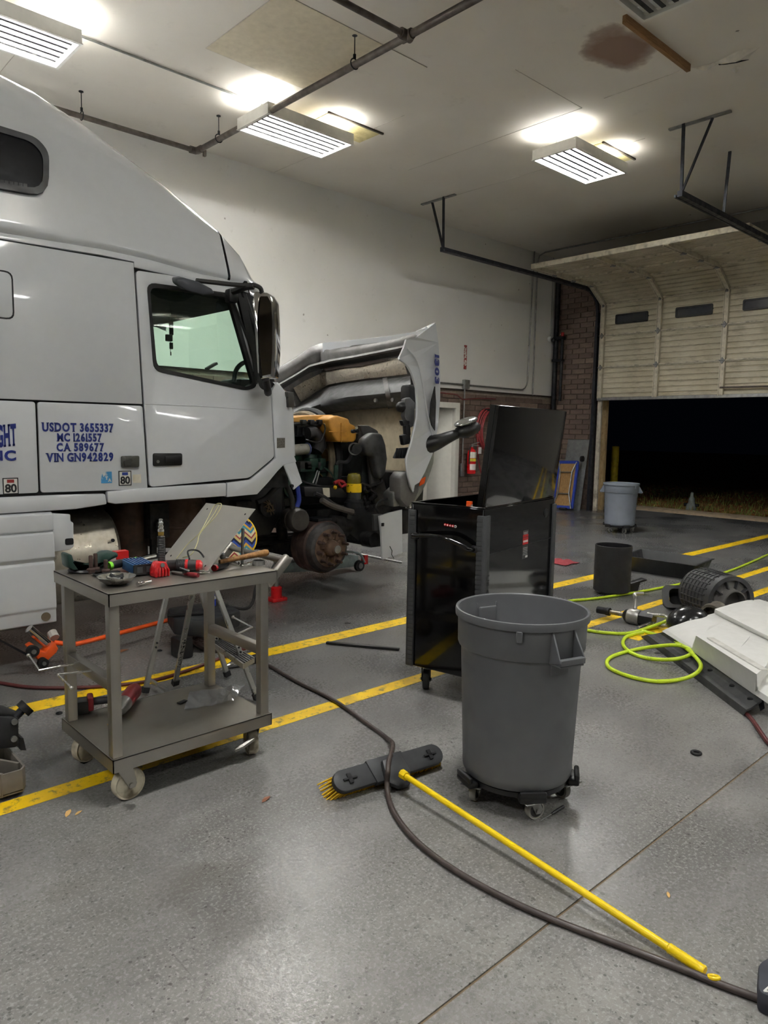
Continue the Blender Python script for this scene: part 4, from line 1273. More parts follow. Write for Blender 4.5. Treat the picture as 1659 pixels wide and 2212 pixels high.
# fan, shroud ring, radiator
RX = 4.58
m = MB(); m.ring((RX - .24, CY, 1.22), .46, .035, (1, 0, 0), 48, 8); m.build('fan_shroud_ring', mat('tan_shroud', (120, 106, 84), .6, dirt=(60, 54, 46), damt=.7), truck, smooth=True)
m = MB(); m.ring((RX - .18, CY, 1.22), .49, .04, (1, 0, 0), 48, 8); m.build('fan_shroud_seal', M_RUBBER, truck, smooth=True)
m = MB(); m.lathe([(.08, 0), (.08, .1), (.05, .12)], 20, frame((RX - .3, CY, 1.22), (RX - .2, CY, 1.22))); fn = m.build('fan_hub', YT, truck)
for k in range(9):
    a = 2 * pi * k / 9
    M_ = Matrix.Translation((RX - .24, CY, 1.22)) @ Matrix.Rotation(a, 4, 'X') @ Matrix.Rotation(radians(28), 4, 'Z')
    m = MB(M_); m.box(-.004, -.06, .07, .004, .06, .43); m.build('fan_blade', mat('fan_amber', (150, 112, 58), .55, dirt=(60, 46, 30), damt=.7), fn)
m = MB(); m.box(RX, CY - .62, .66, RX + .14, CY + .62, 1.56); m.build('radiator', EB, truck, bevel=.02)
m = MB(); m.box(RX + .15, CY - .60, .66, RX + .2, CY + .60, 1.5); m.build('condenser', M_GRIME, truck)
ss = SP([(770, 918), (792, 919), (812, 930), (826, 1040), (838, 1090), (806, 1095), (796, 1040), (788, 960)], 5.18)
m = MB(); m.plate(ss, 5.14, 5.19, 'y'); m.build('radiator_side_seal', mat('seal_grey', (62, 60, 58), .6, dirt=(40, 38, 36)), truck, bevel=.02)
# black air duct with round mouth
dz = SP([(762, 948), (780, 934), (800, 936), (808, 960), (812, 990), (808, 1020), (796, 1036), (788, 1012), (784, 985), (768, 982), (760, 965)], 5.20)
m = MB(); m.plate(dz, 5.02, 5.14, 'y'); ad = m.build('air_duct', mat('duct_grey', (66, 66, 66), .5, .1, var=.2, dirt=(44, 42, 40)), truck, bevel=.035, seg=3)
p = PY(772, 970, 5.0); m = MB(); m.lathe([(.05, -.06), (.05, .0), (.058, .0), (.058, .02), (.046, .02), (.042, -.05)], 22, frame(p + Vector((0, .04, 0)), p + Vector((-.04, -.02, .0)))); m.build('duct_mouth', mat('duct_rim', (92, 90, 88), .45, .3), ad, smooth=True)
m = MB(); m.cyl(p + Vector((0, .005, 0)), p + Vector((-.001, .004, 0)), .046, n=20); m.build('duct_bore', seal, ad)
for dx, dz_ in ((-.04, .16), (.0, .165)):
    m = MB(); m.cyl(p + Vector((dx, .03, dz_)), p + Vector((dx, .0, dz_)), .017, n=12); m.build('duct_button', M_DARK, ad)
# fuel filter with yellow band
f0 = PY(764, 1085, 5.05); f0z = f0.z
m = MB(); m.lathe([(.075, .0), (.09, .005), (.09, .05), (.08, .055), (.08, .08)], 24, Matrix.Translation((f0.x, 5.05, f0z - .05))); ff = m.build('fuel_filter', M_DARK, truck, smooth=True)
m = MB(); m.lathe([(.068, .03), (.068, .11)], 24, Matrix.Translation((f0.x, 5.05, f0z))); m.build('filter_body', EB, ff, smooth=True)
m = MB(); m.lathe([(.072, .095), (.072, .175)], 24, Matrix.Translation((f0.x, 5.05, f0z))); m.build('filter_band', mat('filter_yellow', (226, 186, 16), .45, dirt=(60, 50, 12), dscale=26, dpos=(.58, .62)), ff, smooth=True)
m = MB(); m.lathe([(.066, .175), (.066, .23), (.055, .262), (.03, .27), (.0, .272)], 24, Matrix.Translation((f0.x, 5.05, f0z))); m.build('filter_bowl', mat('filter_olive', (110, 100, 30), .2), ff, smooth=True)
# dangling hoses
def pxtube(name, pts, Y, r, mt, k=6, n=8):
    m = MB(); m.tube(smoothpath([PY(p[0], p[1], p[2] if len(p) > 2 else Y) for p in pts], k), r, n)
    return m.build(name, mt, truck, smooth=True)


pxtube('coolant_hose', [(680, 1066), (700, 1075), (720, 1090), (745, 1100), (765, 1110)], 4.98, .022, M_RUBBER)
pxtube('coolant_hose', [(694, 1080), (715, 1092), (740, 1100), (762, 1106)], 4.95, .026, mat('hose_grey', (78, 72, 66), .6))
pxtube('heater_hose', [(755, 955), (757, 985), (748, 998), (732, 998), (726, 1005)], 5.15, .018, M_RUBBER)
pxtube('sight_tube', [(726, 1005), (725, 1030), (722, 1045)], 5.12, .022, GE)
pxtube('dipstick_tube', [(686, 1016), (682, 1028), (676, 1044)], 5.2, .008, M_STEEL)
pxtube('dipstick_tube', [(690, 1018), (686, 1032), (682, 1046)], 5.2, .008, M_STEEL)
pxtube('fuel_line', [(700, 1010), (715, 1022), (728, 1045)], 5.1, .008, GE)
pxtube('fuel_line', [(640, 1035), (690, 1050), (740, 1048)], 5.1, .010, M_BLACK)
pxtube('power_cable', [(660, 950), (690, 955), (702, 930), (700, 915)], 5.25, .008, M_BLACK)
m = MB(); m.tube(smoothpath([PY(*p, 5.02) for p in ((722, 1044), (732, 1039), (742, 1042), (746, 1050))]), .016, 8); m.tube([PY(730, 1042, 5.0), PY(738, 1052, 5.0), PY(747, 1046, 5.0)], .012, 8); m.build('jumper_lug', mat('lug_red', (150, 30, 40), .5), truck, smooth=True)
m = MB(); m.ball(PY(724, 1053, 5.0), .018, n=8, m=6); m.build('yellow_cap', mat('cap_yellow', (230, 190, 30), .4), truck)
ep = SP([(648, 1050), (728, 1052), (742, 1066), (742, 1075), (650, 1072)], 5.12)
m = MB(); m.plate(ep, 5.06, 5.3, 'y'); m.build('battery_tray', M_BLKPAINT, truck, bevel=.012)
pl_ = SP([(697, 1054), (712, 1054), (713, 1074), (700, 1074)], 5.05)
m = MB(); m.plate(pl_, 5.05, 5.058, 'y'); m.build('tray_label', mat('label_cream', (206, 200, 186), .6, dirt=(120, 110, 96), damt=.5), truck)
rnd = random.Random(3)
for k in range(16):
    a = PY(rnd.uniform(780, 815), rnd.uniform(1040, 1100), 5.1 + rnd.random() * .15); b_ = a + Vector((rnd.uniform(-.1, .12), rnd.uniform(-.05, .05), rnd.uniform(-.12, .1)))
    m = MB(); m.tube(smoothpath([a, (a + b_) / 2 + Vector((rnd.uniform(-.05, .05), -.04, rnd.uniform(-.05, .05))), b_], 4), .01 + rnd.random() * .012, 6); m.build('valve_line', M_GRIME, truck, smooth=True)
for k in range(10):
    a = PY(rnd.uniform(640, 700), rnd.uniform(990, 1045), 5.3); m = MB(); m.cbox(a, (.05 + rnd.random() * .06, .1, .04 + rnd.random() * .06)); m.build('engine_fitting', GE if k % 2 else M_GRIME, truck, bevel=.012)

# ---------------- tilted hood
HI = mat('hood_inner_grey', (120, 118, 116), .5, .15, var=.12, dirt=(84, 80, 76), damt=.5)
HD = mat('hood_duct_grey', (92, 92, 92), .45, .1, var=.1, dirt=(70, 68, 66), damt=.4)
HB = mat('hood_liner_beige', (200, 186, 158), .7, var=.08, dirt=(150, 132, 104), damt=.6)
FO = mat('foil_insulation', (176, 168, 154), .35, .6, var=.2, scale=30, dirt=(120, 108, 92), damt=.5, bump=.4, bscale=30)
# near fender (white crescent), wheel arch toward the cab
fo = [(878, 733), (900, 729), (941, 697), (947, 740), (951, 800), (951, 860), (946, 920), (937, 975), (918, 1020), (906, 1042), (896, 1048), (893, 1064), (887, 1052), (880, 1020), (877, 992), (889, 955), (899, 905), (901, 870), (899, 838), (890, 808), (879, 788), (862, 774), (872, 752)]
def fp_(x, y, off=0.0):
    k = max(0.0, (x - 905) / 46.0)
    return PY(x, y, TY + .10 * k * k + off)


q = [fp_(*p) for p in fo]
fen = MB()
A = []
for i, v in enumerate(q):
    A.append(v.copy())
n = len(A)
tri = tessellate_polygon([[Vector((p[0], p[1], 0)) for p in fo]])
# curve the outer edge away from the camera
B = [v + Vector((.01, .03, 0)) for v in A]
fs = [tuple(t) for t in tri] + [tuple(n + i for i in reversed(t)) for t in tri] + [(i, (i + 1) % n, n + (i + 1) % n, n + i) for i in range(n)]
fen.add(A + B, fs)
fender = fen.build('hood_fender', tw, truck, bevel=0, smooth=False)
# raised arch lip
lip = [PY(*p, TY - .006) for p in ((862, 775), (879, 789), (890, 808), (899, 838), (901, 870), (899, 905), (889, 955), (878, 992), (881, 1022), (892, 1060))]
m = MB(); m.tube(smoothpath(lip, 4), .012, 6); m.build('arch_lip', tw, fender, smooth=True)
sw = [fp_(*p, -.002) for p in ((880, 752), (902, 780), (915, 840), (925, 900), (937, 950))]
m = MB(); m.tube(smoothpath(sw, 4), .008, 6); m.build('fender_crease', tw, fender, smooth=True)
m = MB(); vq = [fp_(*p, -.02) for p in ((938, 835), (940, 870), (938, 930), (931, 918), (927, 900), (929, 870))]
m.add(vq, [tuple(range(len(vq)))]); m.build('hood_vent', M_BLACK, fender, thick=.01)
# number on the hood side, turned with the hood
p = fp_(940, 797, -.03)
letters('1303', .145, face_m((p.x - .0, p.y, p.z + .0), (.04, .0, -1), (.92, .38, 0)), mat('decal_blue', (28, 44, 122), .4), fender, 1.0)
# grille cap / nose skin facing forward
nose = []
for z, xs, ww in ((2.52, 5.10, 1.0), (2.1, 5.24, 1.0), (1.6, 5.30, .98), (1.2, 5.26, .92), (.95, 5.15, .85)):
    hw = (6.80 - TY) / 2 * ww; cy = (6.80 + TY) / 2
    nose.append([(5.06, cy - hw + .12, z), (xs + .06, cy - hw * .80, z), (xs + .16, cy - hw * .5, z), (xs + .2, cy, z), (xs + .16, cy + hw * .5, z), (xs + .12, cy + hw * .85, z), (5.31, cy + hw * .98, z)])
m = MB(); m.grid(nose); m.build('hood_skin', tw, truck, smooth=True, thick=.015)
# inside face: liner lower down, foil strips, ducts, rim
ins = [[(a[0] - .035, a[1], a[2]) for a in r] for r in nose]
m = MB(); m.plate([(5.22, .95), (6.76, .95), (6.76, 1.78), (5.06, 1.78), (5.1, 1.4)], 5.27, 5.285, 'x'); m.build('hood_liner', HB, truck)
m = MB(); m.plate([(5.06, 1.78), (6.76, 1.78), (6.76, 2.46), (5.0, 2.46)], 5.27, 5.285, 'x'); m.build('hood_inner', HI, truck)
# far fender inner wall
ff_ = SP([(594, 799), (640, 772), (672, 750), (695, 741), (702, 744), (702, 1060), (660, 1060), (640, 1000), (648, 900), (630, 850), (600, 830)], 6.78)
m = MB(); m.plate(ff_, 6.78, 6.82, 'y'); m.build('far_fender', HI, truck, bevel=.008)


def inn(x, y, off=.05):
    """point on the inside of the hood, off toward the cab"""
    return PY(x, y, 6.765 - off) if x < 699 else PX(x, y, 5.265 - off)


def strip(name, pts_top, pts_bot, offs, mt, thick=0.0):
    rows = []
    n = len(offs)
    for j, o in enumerate(offs):
        t = j / (n - 1)
        rows.append([inn(a[0] * (1 - t) + b[0] * t, a[1] * (1 - t) + b[1] * t, o) for a, b in zip(pts_top, pts_bot)])
    m = MB(); m.grid(rows)
    return m.build(name, mt, truck, smooth=True, angle=70, **({'thick': thick} if thick else {}))


# upper rim moulding from the far corner across to the near top
rt = [(594, 799), (640, 772), (672, 750), (695, 741), (702, 744), (712, 751), (760, 749), (812, 741), (861, 731), (905, 712), (938, 697)]
rb = [(600, 829), (640, 806), (668, 788), (690, 782), (700, 780), (712, 776), (760, 768), (812, 758), (861, 748), (885, 742), (900, 736)]
strip('hood_rim', rt, rb, (.0, .03, .04, .03, .02), HI)
strip('hood_bead', rb, [(x, y + 9) for x, y in rb], (.02, .10, .14, .12, .05), HI)
strip('hood_recess', [(x, y + 8) for x, y in rb], [(604, 845), (640, 822), (668, 806), (692, 798), (700, 796), (712, 793), (760, 785), (812, 777), (862, 768), (880, 766), (892, 764)], (.05, .01, .0), HD)
# foil strips
strip('foil_sheet', [(634, 838), (660, 822), (690, 808), (705, 799)], [(650, 868), (672, 854), (694, 840), (708, 832)], (.03, .045, .03), FO)
strip('foil_sheet', [(702, 800), (740, 793), (790, 784), (840, 775), (870, 771)], [(708, 831), (740, 825), (790, 818), (840, 813), (880, 808)], (.03, .05, .03), FO)
strip('torn_insulation', [(700, 796), (740, 790), (780, 783), (840, 774)], [(703, 801), (740, 794), (776, 792), (838, 777)], (.055, .06), mat('torn_dark', (62, 52, 46), .9))
# big moulded air duct
dt = [(632, 880), (660, 866), (690, 848), (712, 836), (750, 828), (800, 822), (850, 817), (886, 812)]
db = [(636, 905), (664, 900), (694, 898), (720, 893), (752, 887), (800, 884), (850, 879), (890, 876)]
strip('hood_duct', dt, db, (.02, .15, .24, .28, .25, .17, .02), HD)
for x in (834, 0):
    if x:
        strip('duct_band', [(x - 8, 817), (x + 2, 815)], [(x + 4, 883), (x + 14, 881)], (.02, .16, .255, .295, .265, .18, .02), HI)
for x, y in ((813, 865), (850, 864)):
    p = inn(x, y, .25); m = MB(); m.cyl(p, p + Vector((-.02, 0, 0)), .02, n=12); m.build('duct_rivet', HI, truck, smooth=True)
# mirror-side details: duct end, marker lamps, hinge arms inside the near fender
p = inn(872, 858, .35)
m = MB(); m.plate(rrect(p.y - .08, p.z - .12, p.y + .05, p.z + .12, .04), p.x, p.x + .1, 'x'); m.build('duct_end', M_BLACK, truck, bevel=.015)
for pts, th in ((((869, 862), (880, 858), (891, 870), (889, 920), (879, 925), (868, 900)), .06), (((862, 908), (880, 906), (879, 920), (866, 920)), .05), (((870, 918), (880, 915), (882, 940), (872, 946)), .05),
                (((862, 940), (880, 936), (882, 958), (866, 962)), .05), (((846, 990), (856, 968), (881, 966), (880, 990)), .04)):
    m = MB(); m.plate(SP(pts, TY + .10), TY + .06, TY + .06 + th, 'y'); m.build('fender_stay', M_BLACK if th < .06 else HD, truck, bevel=.012)
for k in range(5):
    x = 852 + k * 6; m = MB(); m.plate(SP([(x, 990 - k * .5), (x + 2.4, 990), (x + 6, 968), (x + 3.6, 968)], TY + .06), TY + .045, TY + .06, 'y'); m.build('louvre', M_DARK, truck)
p = PY(866, 879, TY + .1); m = MB(); m.ball(p, .05, (1, 1, 1), 12, 8); m.build('hood_latch', M_BLACK, truck, smooth=True)
# headlamp and its housing
hl = [(938, 975), (936, 1000), (925, 1035), (910, 1065), (895, 1085), (884, 1098), (885, 1070), (897, 1050), (910, 1035), (922, 1010)]
m = MB(); v = [fp_(*p, .05) for p in hl]
m.add(v, [tuple(range(len(v)))]); m.build('headlamp', mat('lamp_lens_grey', (150, 150, 142), .12, .3, var=.2), truck, thick=.03)
m = MB(); v = [fp_(*p, .03) for p in ((909, 1036), (920, 1030), (917, 1044), (907, 1050))]
m.add(v, [tuple(range(len(v)))]); m.build('turn_lens', mat('amber_lens', (224, 90, 34), .2), truck, thick=.01)
hz = [(852, 1030), (862, 1018), (892, 1026), (893, 1060), (884, 1080), (868, 1096), (853, 1078), (852, 1050)]
m = MB(); m.plate(SP(hz, TY + .12), TY + .04, TY + .2, 'y'); m.build('headlamp_housing', mat('housing_grey', (96, 94, 92), .5), truck, bevel=.02)
m = MB(); m.plate(SP([(836, 1064), (852, 1050), (858, 1066), (852, 1092), (838, 1094)], TY + .2), TY + .12, TY + .26, 'y'); m.build('lamp_motor', M_STEEL, truck, bevel=.015)
pxtube('lamp_cable', [(836, 1078), (822, 1082), (812, 1095), (818, 1108)], TY + .15, .012, M_RUBBER)
pxtube('hood_cable', [(862, 1020), (850, 1024), (842, 1045), (848, 1060)], TY + .2, .009, M_RUBBER)
m = MB(); m.plate([(4.98, .8), (5.2, .8), (5.22, 1.12), (4.98, 1.12)], 5.0, 6.5, 'y'); m.build('grille_back', M_BLKPAINT, truck, bevel=.02)
# hood mirror on its arm
arm = [PY(*p, TY - .02) for p in ((942, 962), (952, 954), (968, 945), (990, 936))]
arm[0].y += .12; arm[1].y += .03
m = MB(); m.tube(smoothpath(arm, 5), [.11, .105, .10, .095, .09, .085, .08, .076, .073, .07, .067, .064, .061, .058, .056, .055], 14, sq=.85); hm = m.build('hood_mirror_arm', mat('mirror_black', (20, 20, 21), .45), truck, smooth=True)
m = MB(); e = PY(1010, 928, TY - .05); m.ball((0, 0, 0), 1.0, (.17, .10, .075), 20, 12, M=Matrix.Translation(e) @ Matrix.Rotation(radians(-14), 4, 'Y')); m.build('hood_mirror', mat('mirror_black', (20, 20, 21), .45), truck, smooth=True)
m = MB(); e = PY(1013, 921, TY - .09); m.ball((0, 0, 0), 1.0, (.155, .085, .035), 20, 12, M=Matrix.Translation(e + Vector((.0, .04, .045))) @ Matrix.Rotation(radians(-16), 4, 'Y')); m.build('mirror_cap', mat('mirror_chrome', (180, 180, 178), .2, .8), truck, smooth=True)

# ---------------- cab glass, pillars, mirrors, interior
ws0 = [(3.05, 2.53), (3.40, 1.72)]
def wrow(z, x): return [(x - .12, TY + .08, z), (x, TY + .3, z), (x + .06, CY, z), (x, FY - .3, z), (x - .12, FY - .08, z)]
m = MB(); m.grid([wrow(2.53, 3.12), wrow(2.1, 3.30), wrow(1.72, 3.46)]); m.build('windshield', M_GREEN, truck, smooth=True)
for y in (TY + .05, FY - .06):
    m = MB(); m.tube([(2.98, y, 2.55), (3.16, y, 2.1), (3.31, y, 1.72)], .035, 8); m.build('front_pillar', seal, truck, smooth=True)
m = MB(); m.plate([(2.80, 1.5), (3.4, 1.5), (3.4, 1.72), (3.2, 1.80), (2.98, 1.80), (2.84, 1.74)], TY + .1, FY - .1, 'y'); m.build('dashboard', mat('dash_grey', (34, 37, 38), .6), truck, bevel=.04)
sc_ = Vector((2.72, 6.38, 1.80))
m = MB(); m.ring(sc_, .22, .018, (-.75, 0, .66), 32, 8); sw_ = m.build('steering_wheel', M_BLACK, truck, smooth=True)
m = MB(); m.cyl(sc_ + Vector((.03, 0, -.02)), sc_ + Vector((.25, 0, -.2)), .05, n=12); m.bar(sc_ + Vector((.01, -.2, 0)), sc_ + Vector((.01, .2, 0)), .03, .03); m.build('steering_column', M_BLACK, truck)
pw = PY(519, 824, 5.05); m = MB(); m.box(pw.x - .05, 4.95, pw.z - .2, pw.x + .15, 5.3, pw.z + .02); m.build('grab_pod', M_BLACK, truck, bevel=.03)
a = [PY(*p, 5.0) for p in ((505, 825), (510, 800), (522, 786), (538, 781), (545, 783))]
m = MB(); m.tube(smoothpath(a), .018, 8); m.build('grab_handle', M_BLACK, truck, smooth=True)
a = [PY(*p, 5.6) for p in ((446, 797), (467, 785))]
m = MB(); m.bar(a[0], a[1], .05, .02); m.build('wiper_stalk', M_BLACK, truck)
m = MB(); m.bar(PY(412, 664, 5.6), PY(414, 677, 5.6), .045, .03); m.build('visor_clip', seal, truck)
vz = [PY(*p, 5.9) for p in ((300, 690), (380, 678), (500, 652), (500, 600), (300, 600))]
m = MB(); m.plate([(v.x, v.z) for v in vz], 5.9, 5.94, 'y'); m.build('sun_visor', mat('visor_grey', (60, 68, 70), .8), truck, bevel=.01)
# ornament hanging inside
t0 = PY(368, 660, 5.2)
m = MB(); m.tube([PY(368, 640, 5.2), PY(368, 765, 5.2)], .002, 4); m.build('ornament_cord', M_BLACK, truck)
for p_, s_ in (((370, 709), (.035, .01, .10)), ((365, 730), (.05, .03, .05)), ((370, 747), (.025, .02, .05)), ((369, 764), (.01, .01, .03))):
    m = MB(); m.cbox(PY(*p_, 5.2), s_); m.build('ornament', mat('ornament_brown', (50, 38, 32), .6), truck, bevel=.005)

# door mirror: chrome shell with the glass toward the cab
mp = lambda x, y, d=0: PY(x, y, 4.50 + d)
gl_ = [mp(547, 632), mp(552, 629), mp(578, 632), mp(590, 650), mp(593, 700), mp(594, 760), mp(590, 815), mp(563, 819), mp(556, 805), mp(549, 700)]
cen = sum((v for v in gl_), Vector()) / len(gl_)
Mm = MB()
back = [v + Vector((.10, .07, 0)) for v in gl_]
n = len(gl_)
Mm.add(gl_ + back, [tuple(reversed(range(n, 2 * n)))] + [(i, (i + 1) % n, n + (i + 1) % n, n + i) for i in range(n)] + [tuple(range(n))])
mh = Mm.build('door_mirror', M_CHROME, truck, bevel=.012)
gi = [mp(563, 640, -.012), mp(578, 640, -.012), mp(586, 655, -.012), mp(588, 700, -.012), mp(588, 760, -.012), mp(585, 808, -.012), mp(567, 812, -.012), mp(561, 760, -.012), mp(559, 690, -.012)]
m = MB(); m.add(gi, [tuple(range(len(gi)))]); m.build('mirror_glass', mat('mirror_glass', (96, 88, 80), .04, 1.0, var=.05, rvar=.02), mh, thick=.004)
MA = mat('mirror_arm_black', (26, 26, 27), .5)
m = MB(); m.tube(smoothpath([mp(424, 606, .1), mp(470, 611, .08), mp(520, 616, .05), mp(548, 616, .0), mp(562, 622, .0), mp(566, 632, .0)]), .016, 8); m.build('mirror_arm', MA, truck, smooth=True)
m = MB(); m.tube(smoothpath([mp(495, 632, .24), mp(510, 628, .15), mp(530, 620, .05), mp(548, 618, .0)]), .024, 8); m.build('mirror_arm', MA, truck, smooth=True)
m = MB(); m.cbox(mp(500, 640, .22), (.08, .08, .1)); m.build('mirror_mount', MA, truck, bevel=.02)
m = MB(); m.tube([mp(573, 818, .02), mp(577, 835, .06), mp(579, 848, .2)], [.03, .028, .03], 10); m.build('mirror_foot', MA, truck, smooth=True)
lk = [mp(382, 602, .05), mp(398, 600, .05), mp(430, 609, .05), mp(458, 624, .05), mp(465, 634, .05), mp(440, 638, .05), mp(402, 627, .05), mp(384, 614, .05)]
m = MB(); b2 = [v + Vector((.02, .12, .03)) for v in lk]; n = len(lk)
m.add(lk + b2, [tuple(range(n)), tuple(reversed(range(n, 2 * n)))] + [(i, (i + 1) % n, n + (i + 1) % n, n + i) for i in range(n)]); m.build('lookdown_mirror', mat('lookdown_grey', (50, 52, 58), .45), truck, bevel=.012)
m = MB(); m.tube([PY(500, 640, TY - .01), PY(545, 760, TY - .01), PY(553, 830, TY - .01)], .01, 6); m.build('pillar_trim', seal, truck)
m = MB(); m.plate(SP([(513, 638), (530, 645), (562, 790), (556, 830)], TY), TY - .005, TY + .02, 'y'); m.build('pillar_cover', seal, truck)

# ---------------- lettering on the truck
DB = mat('decal_blue', (28, 44, 122), .4)
for s, x, y, hh, sxx in (('USDOT 3655337', 171, 932, .070, .80), ('MC 1261557', 173, 953, .066, .80), ('CA 589677', 175, 974, .066, .82), ('VIN GN942829', 175, 996, .070, .82)):
    p = PY(x, y, TY - .003)
    letters(s, hh, face_m(p, (1, 0, .0), (0, 0, 1)), DB, lp, sxx)
p = PY(36, 960, TY - .003); letters('FREIGHT', .165, face_m(p, (1, 0, .12), (0, 0, 1)), DB, truck, .30, 'R')
p = PY(35, 994, TY - .003); letters('INC', .078, face_m(p, (1, 0, 0), (0, 0, 1)), DB, truck, 1.2, 'R')
BK = mat('decal_black', (18, 18, 20), .5); WTs = mat('sticker_white', (224, 222, 216), .5, var=.04)
for cx, cy, par, bc_ in ((23, 1050, truck, (150, 40, 36)), (270, 1033, lp, (40, 60, 140))):
    p = PY(cx, cy, TY - .001)
    w, h_ = .044, .05
    m = MB(); m.plate([(p.x - w, p.z - h_), (p.x + w, p.z - h_), (p.x + w, p.z + h_), (p.x - w, p.z + h_)], TY - .002, TY, 'y'); s = m.build('sticker', BK, par)
    w -= .006; h_ -= .006
    m = MB(); m.plate([(p.x - w, p.z - h_), (p.x + w, p.z - h_), (p.x + w, p.z + h_), (p.x - w, p.z + h_)], TY - .003, TY - .002, 'y'); m.build('sticker_face', WTs, par)
    m = MB(); m.plate([(p.x - .02, p.z + .02), (p.x + .02, p.z + .02), (p.x + .02, p.z + .04), (p.x - .02, p.z + .04)], TY - .004, TY - .003, 'y'); m.build('sticker_bar', mat('bar_%d' % cx, bc_, .5), par)
    text('sticker_number', '80', .07, face_m((p.x, TY - .0042, p.z - .037), (1, 0, 0), (0, 0, 1)), BK, par, bold=.002, sx=.95)
p = PY(230, 1032, TY - .001)
m = MB(); m.plate([(p.x - .036, p.z - .036), (p.x + .036, p.z - .036), (p.x + .036, p.z + .04), (p.x - .036, p.z + .04)], TY - .002, TY, 'y'); m.build('sticker', mat('sticker_blue', (70, 150, 206), .5, dirt=(210, 214, 216), dpos=(.6, .66)), lp)
for s, dx, dz in (('F', -.016, .008), ('T', .0, -.012), ('A', .02, -.026)):
    text('sticker_letter', s, .028, face_m((p.x + dx, TY - .003, p.z + dz), (1, 0, 0), (0, 0, 1)), WTs, lp, bold=.0015)
p = PY(296, 1034, TY - .001); m = MB(); m.plate([(p.x - .03, p.z - .028), (p.x + .03, p.z - .03), (p.x + .028, p.z + .03), (p.x - .03, p.z + .028)], TY - .0015, TY, 'y'); m.build('sticker', mat('sticker_faded', (212, 206, 190), .6, dirt=(180, 170, 140)), lp)


def RP(x, y, p0, nrm):
    d = _ray(x, y); p0 = Vector(p0); nrm = Vector(nrm)
    return CAMP + d * ((p0 - CAMP).dot(nrm) / d.dot(nrm))


# ================================================================ stainless work cart
SS = mat('stainless_steel', (168, 164, 157), .42, 1.0, var=.02, scale=7, rvar=.015)
SSs = mat('stainless_shelf', (156, 151, 142), .45, 1.0, var=.05, scale=5, rvar=.02)
cart = thing('work_cart', 'two-tier stainless steel work cart carrying tools on its top', 'cart', (1.46, 3.0, 0), world=True)
CX0, CX1, CY0, CY1, CT, CS = 1.078, 1.852, 2.69, 3.29, .885, .205


def tray(name, x0, x1, y0, y1, z, lip, mt):
    m = MB(); m.box(x0, y0, z - .004, x1, y1, z); o = m.build(name, mt, cart)
    for a in ((x0, y0, x1, y0 + .004), (x0, y1 - .004, x1, y1), (x0, y0, x0 + .004, y1), (x1 - .004, y0, x1, y1)):
        m = MB(); m.box(a[0], a[1], z - lip, a[2], a[3], z + .001); m.build('apron', SS, o)
    m = MB(); m.box(x0 + .03, y0 + .03, z - lip, x1 - .03, y1 - .03, z - lip + .003) if False else None
    return o


tray('top_plate', CX0, CX1, CY0, CY1, CT, .05, SSs)
tray('lower_shelf', CX0 + .012, CX1 - .01, CY0 + .03, CY1 - .0, CS, .055, SSs)
for x, y in ((CX0 + .018, CY0 + .045), (CX0 + .018, CY1 - .07), (CX1 - .06, CY0 + .045), (CX1 - .06, CY1 - .07)):
    m = MB(); m.box(x, y, CS, x + .042, y + .042, CT - .004); m.build('leg', SS, cart, bevel=.003)
for x, z in ((CX0 + .02, .52), (CX1 - .058, .53)):
    m = MB(); m.box(x, CY0 + .08, z - .045, x + .04, CY1 - .07, z); m.build('side_rail', SS, cart, bevel=.003)
# bent wire hooks on the side rails
wm = mat('bright_wire', (205, 203, 198), .25, .9, var=.03)
for pts in ([(CX0 + .03, 3.08, .515), (CX0 - .14, 3.08, .515), (CX0 - .13, 3.23, .535), (CX0 - .13, 3.25, .535)], [(CX0 + .03, 2.94, .515), (CX0 - .10, 2.98, .515), (CX0 - .09, 2.86, .49)], [(CX1 - .04, 2.98, .53), (CX1 + .05, 2.98, .55), (CX1 + .04, 3.14, .57)]):
    m = MB(); m.tube(pts, .005, 8); m.build('wire_hook', wm, cart, smooth=True)
    m = MB(); m.ball(pts[-1], .009, n=10, m=8); m.build('hook_tip', wm, cart, smooth=True)
# push handle
hdl = SS
for y in (CY0 + .06, CY1 - .05):
    m = MB(); m.bar((CX1 - .02, y, CT - .075), (CX1 + .105, y, CT + .045), .05, .035, up=(0, 1, 0)); m.build('handle_arm', hdl, cart, bevel=.014, seg=3)
m = MB(); m.cyl((CX1 + .085, CY0 + .07, CT + .025), (CX1 + .085, CY1 - .05, CT + .025), .014, n=14); m.build('handle_tube', hdl, cart, smooth=True)
# casters
CW_ = mat('cream_caster', (206, 198, 176), .6, var=.1, dirt=(90, 76, 54), dscale=9, dpos=(.42, .6), damt=.85)


